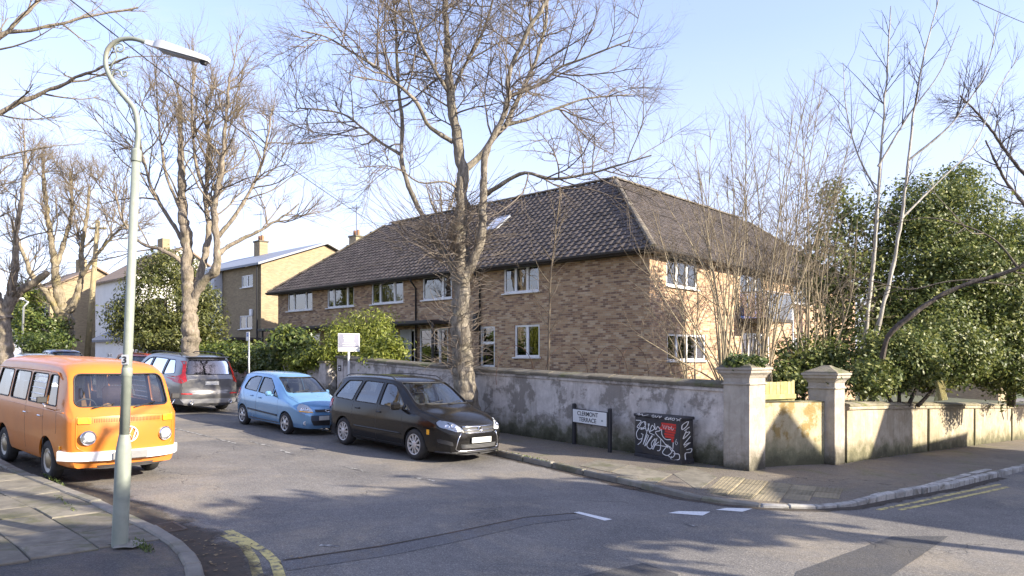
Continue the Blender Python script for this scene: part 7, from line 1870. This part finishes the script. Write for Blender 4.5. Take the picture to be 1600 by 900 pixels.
q.build('scroll', M_LAMPG, lamp, smooth=True)
h0, h1 = la(228, 66), la(327, 94); hd = (h1 - h0).normalized(); hx = hd; hy = Vector((0, 1, 0)); hzv = hx.cross(hy)
Mh = Matrix((hx, hy, hzv)).transposed(); L_ = (h1 - h0).length
def head(pr, nm, mat):
    q = MB()
    for x, hw, zt, zb in pr: q.v += [tuple(h0 + Mh @ Vector(t)) for t in ((x, -hw, zb), (x, -hw * .8, zt), (x, hw * .8, zt), (x, hw, zb))]
    for i in range(len(pr) - 1):
        for k in range(4): q.f.append((i * 4 + k, i * 4 + (k + 1) % 4, i * 4 + 4 + (k + 1) % 4, i * 4 + 4 + k))
    q.f.append((0, 1, 2, 3)); n0 = (len(pr) - 1) * 4; q.f.append((n0 + 3, n0 + 2, n0 + 1, n0)); return autosmooth(q.build(nm, mat, lamp), 30)
head([(0, .025, .025, -.022), (.10, .03, .03, -.028), (.14, .06, .055, -.032), (.2, .075, .055, -.034), (L_ - .12, .07, .03, -.03), (L_ - .01, .055, .02, -.028), (L_, .035, .008, -.02)], 'lamp_head', plain('pale_lamp_housing', (.62, .63, .63), .35, .3))
head([(.18, .062, -.034, -.052), (L_ - .14, .056, -.03, -.048), (L_ - .10, .035, -.03, -.038)], 'lamp_lens', plain('lamp_lens', (.32, .34, .36), .2))
q = MB(); q.box(h0 + Mh @ Vector((L_ - .05, 0, -.045)), (.07, .05, .045), Mh, bev=.01); q.build('photocell', M_BLKPL, lamp)
pz = la(197, 562).z; pc = ax_ * (pz / ax_.z)
q = MB(); q.box((pc.x + .0, pc.y - .052, pc.z), (.075, .01, .105), bev=.003); npl = q.build('number_plate', plain('grey_number_plate', (.45, .47, .5), .5), lamp)
new_obj('numeral', text_mesh('3', .10, .002, bold=.002), M_BLKPL, npl, loc=(pc.x, pc.y - .060, pc.z - .005), rot=(R(90), 0, 0))
q = MB(); vs_ = [(0.0, 0, .02)]; rn = random.Random(3)
for k in range(14): a = 2 * math.pi * k / 14; r = rn.uniform(.11, .24); x_, y_ = r * math.cos(a) + .08, r * .8 * math.sin(a); vs_.append((x_, y_, G(lb.x + x_, lb.y + y_) + .112 - lb.z))
q.add(vs_, [(0, 1 + k, 1 + (k + 1) % 14) for k in range(14)]); q.build('cement_collar', rough_mat('pale_cement', (.17, .16, .135), (.30, .28, .24), 9, .95, .9, 25), lamp)
# street name sign
sa, sb = gp(897, 694, .1), gp(953, 707, .1); sd_ = V2(sa - sb)
sgn = empty('street_name_sign', ((sa.x + sb.x) / 2, (sa.y + sb.y) / 2, (sa.z + sb.z) / 2), math.atan2(sd_.y, sd_.x), 'white street name sign on two black posts before the grey wall', 'sign')
sl = sd_.length; slope_ = (sa.z - sb.z)
for s_ in (-1, 1):
    q = MB(); q.box((s_ * sl / 2, 0, .36 + s_ * slope_ / 2), (.085, .085, 1.22), bev=.02); q.build('post', M_METAL_BLK, sgn)
q = MB(); q.box((0, .048, .705), (sl + .02, .016, .335), bev=.004); bk_ = q.build('backing', M_METAL_BLK, sgn)
q = MB(); q.box((0, .060, .705), (sl - .085, .012, .30), bev=.003); pn = q.build('sign_plate', M_WHITEP, sgn)
for txt, dz, dx in (('CLERMONT', .065, .06), ('TERRACE', -.070, .06)):
    me = text_mesh(txt, .145, .0015, bold=.0012); w_ = max(v.co.x for v in me.vertices) - min(v.co.x for v in me.vertices); k_ = (.50 if txt == 'CLERMONT' else .42) / w_ * (sl / .86)
    o = new_obj('lettering', me, M_BLKPL, pn, loc=(dx, .068, .705 + dz), rot=(R(90), 0, R(180))); o.scale = (k_, .95, 1)
q = MB(); q.lathe([(.001, .0), (.032, .0), (.032, .004), (.001, .004)], 16, 'Y'); q.v = [(a - sl * .36, b + .0665, c * .7 + .665) for a, b, c in q.v]; q.build('crest', plain('grey_crest', (.3, .34, .32), .6), pn)
# cable cabinet with graffiti
ca, cb, cc = gp(992, 712, .1), gp(1064, 726, .1), gp(1078, 719, .1); cd = V2(ca - cb); cw = cd.length
ch_, cdp = .88, .36
cab = empty('cable_cabinet', (cb.x, cb.y, min(ca.z, cb.z) - .0), math.atan2(cd.y, cd.x), 'low black cable cabinet covered in graffiti by the wall', 'cabinet')
M_CAB = rough_mat('dark_cabinet_paint', (.018, .018, .022), (.04, .04, .046), 4, .5, .1, 30, c3=(.055, .048, .036))
sh = (ca.z - cb.z) * .5
q = MB(); q.box((cw / 2, -cdp / 2, ch_ / 2 - .04), (cw, cdp, ch_ + .08), bev=.01); q.build('casing', M_CAB, cab)
q = MB(); q.box((cw / 2, -cdp / 2, ch_ + .03), (cw + .05, cdp + .05, .06), bev=.015); q.build('lid', M_CAB, cab)
q = MB(); q.box((cw / 2, -cdp / 2, .03), (cw + .03, cdp + .03, .12), bev=.008); q.build('plinth', M_CAB, cab)
q = MB(); q.box((cw * .5, .006, ch_ * .52), (cw - .06, .012, ch_ - .2), bev=.004); q.build('door', M_CAB, cab)
M_SPRAY = plain('white_spray_paint', (.80, .80, .80), .5, dirt=.25); M_SPRAYR = plain('red_spray_paint', (.55, .03, .02), .5)
def ribbon(q, pts, w, P):
    pts = [Vector(p) for p in pts]; L1, L2 = [], []
    dense = []
    if len(pts) > 2:
        a_, _ = smooth_line([(p.x, p.y, 0) for p in pts], max(8, len(pts) * 5)); dense = [Vector((p[0], p[1])) for p in a_]
    else: dense = pts
    w = w * 640
    for i, p in enumerate(dense):
        t = dense[min(i + 1, len(dense) - 1)] - dense[max(i - 1, 0)]; t = t.normalized() if t.length > 1e-6 else Vector((1, 0)); n = Vector((-t.y, t.x)); L1.append(P(p + n * w / 2)); L2.append(P(p - n * w / 2))
    n = len(dense); q.add(L1 + L2, [(i, i + 1, n + i + 1, n + i) for i in range(n - 1)])
def fpos(lift):
    return lambda p: (cw * (1 - (p.x - 105) / 715.0), .013 + lift, ch_ - .02 - (p.y - 195) / 590.0 * (ch_ - .04))
tags = [[(130, 240), (215, 245), (150, 345), (245, 350)], [(185, 335), (240, 260), (285, 250), (290, 300), (210, 370), (280, 350)], [(270, 250), (310, 390), (350, 270)], [(330, 270), (350, 390), (400, 290), (430, 330), (350, 400), (430, 430)], [(430, 260), (450, 350), (480, 300), (520, 350), (450, 380), (560, 500), (640, 590)],
        [(290, 350), (200, 350), (140, 440), (170, 520), (230, 500), (240, 440), (215, 430)], [(250, 440), (210, 560), (160, 605)], [(310, 400), (250, 590), (320, 430)], [(340, 440), (275, 610), (390, 440)], [(400, 440), (320, 620), (350, 640), (440, 480), (380, 560), (400, 640)], [(470, 470), (410, 640), (450, 560), (500, 520)], [(530, 480), (490, 650), (470, 650)], [(440, 570), (640, 560), (600, 540)],
        [(640, 545), (560, 680), (620, 700), (700, 600), (650, 560), (700, 640)], [(700, 600), (740, 650), (690, 720), (640, 700)], [(720, 660), (800, 660), (805, 720), (740, 745), (680, 740), (690, 700)], [(540, 330), (550, 420), (600, 470), (680, 465)], [(715, 500), (710, 590)]]
q = MB()
for t_ in tags: ribbon(q, t_, .016, fpos(.002))
q.build('graffiti', M_SPRAY, cab, fix=False)['kind'] = 'stuff'
q = MB(); ribbon(q, [(150, 150), (185, 140), (160, 170)], .01, lambda p: (0, 0, 0)) if False else None
red = [[(535, 250), (755, 255)], [(535, 285), (755, 290)], [(545, 320), (750, 330)], [(590, 355), (745, 365)], [(580, 395), (730, 400)], [(590, 430), (730, 435)], [(700, 440), (705, 500)], [(525, 300), (530, 350)]]
for t_ in red: ribbon(q, t_, .045, fpos(.001))
q.build('graffiti', M_SPRAYR, cab, fix=False)['kind'] = 'stuff'
q = MB()
for t_ in ([(555, 260), (575, 320)], [(590, 270), (600, 325), (625, 270)], [(640, 275), (650, 325), (680, 300), (650, 290)], [(690, 270), (700, 330), (725, 300)], [(760, 480), (780, 500), (760, 530), (745, 500), (765, 450)]): ribbon(q, t_, .007, fpos(.004))
q.build('graffiti', M_SPRAY, cab, fix=False)['kind'] = 'stuff'
q = MB(); tp = lambda p: (cw * (1 - (p.x - 105) / 715.0), .027, ch_ + .035 - (p.y - 150) * .0012)
for t_ in ([(390, 150), (420, 125), (430, 165), (395, 160)], [(450, 130), (460, 165), (500, 130)], [(515, 135), (510, 170), (550, 130)], [(590, 170), (640, 140), (600, 185), (650, 175)], [(660, 145), (650, 185), (690, 145), (680, 185)], [(710, 150), (740, 150), (730, 185), (700, 180), (715, 150)], [(760, 150), (820, 185)], [(840, 140), (770, 190)], [(150, 140), (200, 125), (180, 150), (250, 130), (240, 150), (340, 135)]): ribbon(q, t_, .012, tp)
q.build('graffiti', M_SPRAY, cab, fix=False)['kind'] = 'stuff'
q = MB(); sp_ = lambda p: (-.006, -cdp * (p.x - 820) / 120.0, ch_ - .02 - (p.y - 195) / 590.0 * (ch_ - .04))
for t_ in ([(880, 200), (830, 250), (830, 310), (880, 250), (890, 200)], [(850, 330), (900, 280)], [(870, 330), (840, 440), (900, 350), (860, 360)], [(910, 410), (850, 530), (900, 500)], [(850, 560), (910, 500)], [(870, 600), (920, 590), (910, 640), (870, 640), (860, 740)]): ribbon(q, t_, .014, sp_)
q.build('graffiti', M_SPRAY, cab, fix=False)['kind'] = 'stuff'
# parking sign on the far pavement
YP = 24.5; pp_ = at(389, 560, YP); gz_ = G(pp_.x, YP) + .1; pk_ = empty('parking_sign', (pp_.x, YP, gz_), math.atan2(D1.y, D1.x), 'thin grey pole with a small parking plate above the blue hatchback', 'sign')
tz = at(389, 519, YP).z - gz_
q = MB(); q.tube([(0, 0, -.2), (0, 0, tz)], .03, 10); q.build('pole', M_GALV, pk_, smooth=True)
q = MB(); q.box((0, .04, tz - .14), (.26, .012, .3), bev=.004); pq = q.build('plate', M_WHITEP, pk_)
q = MB(); q.box((0.02, .049, tz - .09), (.12, .004, .12)); pb_ = q.build('panel', plain('blue_panel', (.05, .15, .45), .5), pq)
new_obj('lettering', text_mesh('P', .11, .001, bold=.002), M_WHITEP, pq, loc=(.02, .0525, tz - .09), rot=(R(90), 0, R(180)))
# white notice board in the garden
YB = 24.4; bb_ = at(545, 549, YB); bz_ = G(bb_.x, YB) + .95; brd = empty('notice_board', (bb_.x, YB, bz_), math.atan2(-.25, -1), 'white notice board on a white post behind the wall', 'sign')
q = MB(); q.box((0, 0, (bb_.z - bz_) / 2), (.07, .07, bb_.z - bz_ + .4), bev=.005); q.build('post', M_WHITEP, brd)
q = MB(); q.box((0, .05, bb_.z - bz_ + .30), (.72, .025, .62), bev=.005); pn = q.build('board', M_WHITEP, brd)
q = MB(); q.box((0, .0645, bb_.z - bz_ + .36), (.68, .005, .46)); q.build('grey_panel', plain('pale_lilac_panel', (.34, .34, .42), .5), pn)
for k, (w_, z_) in enumerate(((.36, .52), (.34, .43), (.30, .36), (.42, .27), (.40, .20))):
    q = MB(); q.box((0, .069, bb_.z - bz_ + z_), (w_, .004, .05 if k < 3 else .025), bev=.001); q.build('blurred_line', M_WHITEP, pn)
# telegraph pole and far lamp
M_POLE = rough_mat('weathered_pole', (.24, .19, .10), (.36, .30, .18), 4, .9, .3, 20)
p0, p1 = at(133, 556, 38), at(153, 345, 38); tp_ = empty('telegraph_pole', (p0.x, p0.y, G(p0.x, p0.y)), 0, 'leaning wooden telegraph pole left of the lamp post', 'pole')
q = MB(); q.tube([Vector((0, 0, -.5)), p1 - tp_.location], [.17, .11], 12); q.build('shaft', M_POLE, tp_, smooth=True)
q = MB(); q.box(p1 - tp_.location - Vector((0, 0, .4)), (.9, .1, .1)); q.build('crossarm', M_POLE, tp_)
for k in (-.35, .35): q = MB(); q.lathe([(.05, 0), (.06, .1), (.03, .16)], 8, c=tuple(p1 - tp_.location + Vector((k, 0, -.35)))); q.build('insulator', M_WHITEP, tp_)
f0, f1 = at(33, 546, 36), at(37, 480, 36); fl = empty('street_lamp', (f0.x, f0.y, G(f0.x, f0.y)), 0, 'small distant lamp post above the camper van roof', 'lamp')
q = MB(); e = f1 - fl.location; q.tube([(0, 0, -.2), e, at(44, 472, 36) - fl.location, at(36, 468, 36) - fl.location], .05, 8); q.build('column', M_GALV, fl, smooth=True)
q = MB(); q.box(at(28, 467, 36) - fl.location, (.6, .18, .12), bev=.04); q.build('lamp_head', M_WHITEP, fl)
# overhead wires
def wire(label, a, b, sag, r=.011):
    pts = [a.lerp(b, t / 24) - Vector((0, 0, sag * 4 * (t / 24) * (1 - t / 24))) for t in range(25)]
    q = MB(); q.tube([p - a for p in pts], r, 5); o = q.build('overhead_wire', M_BLKPL, None, smooth=True, loc=a); return tag(o, label, 'wire')
wire('thicker overhead wire crossing the sky from top left to the house', at(598, 357, 40), at(85, -20, 14), .25, .014)
wire('thinner overhead wire above the thicker one', at(575, 338, 42), at(118, -20, 15), .3, .008)
wire('overhead wire cutting the top right corner', at(1500, -10, 18), at(1640, 50, 22), .05, .01)
# rusty hoops in the garden bed
for k, (px, w_) in enumerate(((805, 30), (955, 26), (885, 34), (990, 24))):
    Yh = 18.6; c_ = at(px, 590, Yh); q = MB()
    q.tube([at(px + w_ * math.cos(R(a)), 592 - 52 * math.sin(R(a)), Yh + .3 * math.cos(R(a))) - c_ for a in range(-10, 191, 10)], .008, 5)
    o = q.build('garden_hoop', rough_mat('rusty_wire', (.06, .035, .025), (.11, .06, .04), 8), None, smooth=True, loc=c_); tag(o, ['thin rusty garden hoop below the ground floor window', 'thin rusty hoop left of the right hand garden hoop', 'wider rusty hoop beside the young tree', 'rightmost thin rusty garden hoop above the wall'][k], 'hoop', 'wire hoops in the garden bed')
# pale trellis block on the right-hand wall
tpz = at(1470, 610, 17.9); tr_ = empty('trellis_panel', tpz, math.atan2(DR.y, DR.x), 'small pale lattice panel under the evergreens on the wall', 'trellis')
lat = MB(); lat.box((0, 0, 0), (.02, .012, .62)); lm_ = lat.mesh('lath'); lm_.materials.append(M_BOARD)
for k in range(9):
    for sg in (-1, 1): new_obj('lath', lm_, None, tr_, loc=(-.32 + k * .08, .007 * sg, 0), rot=(0, R(35) * sg, 0))
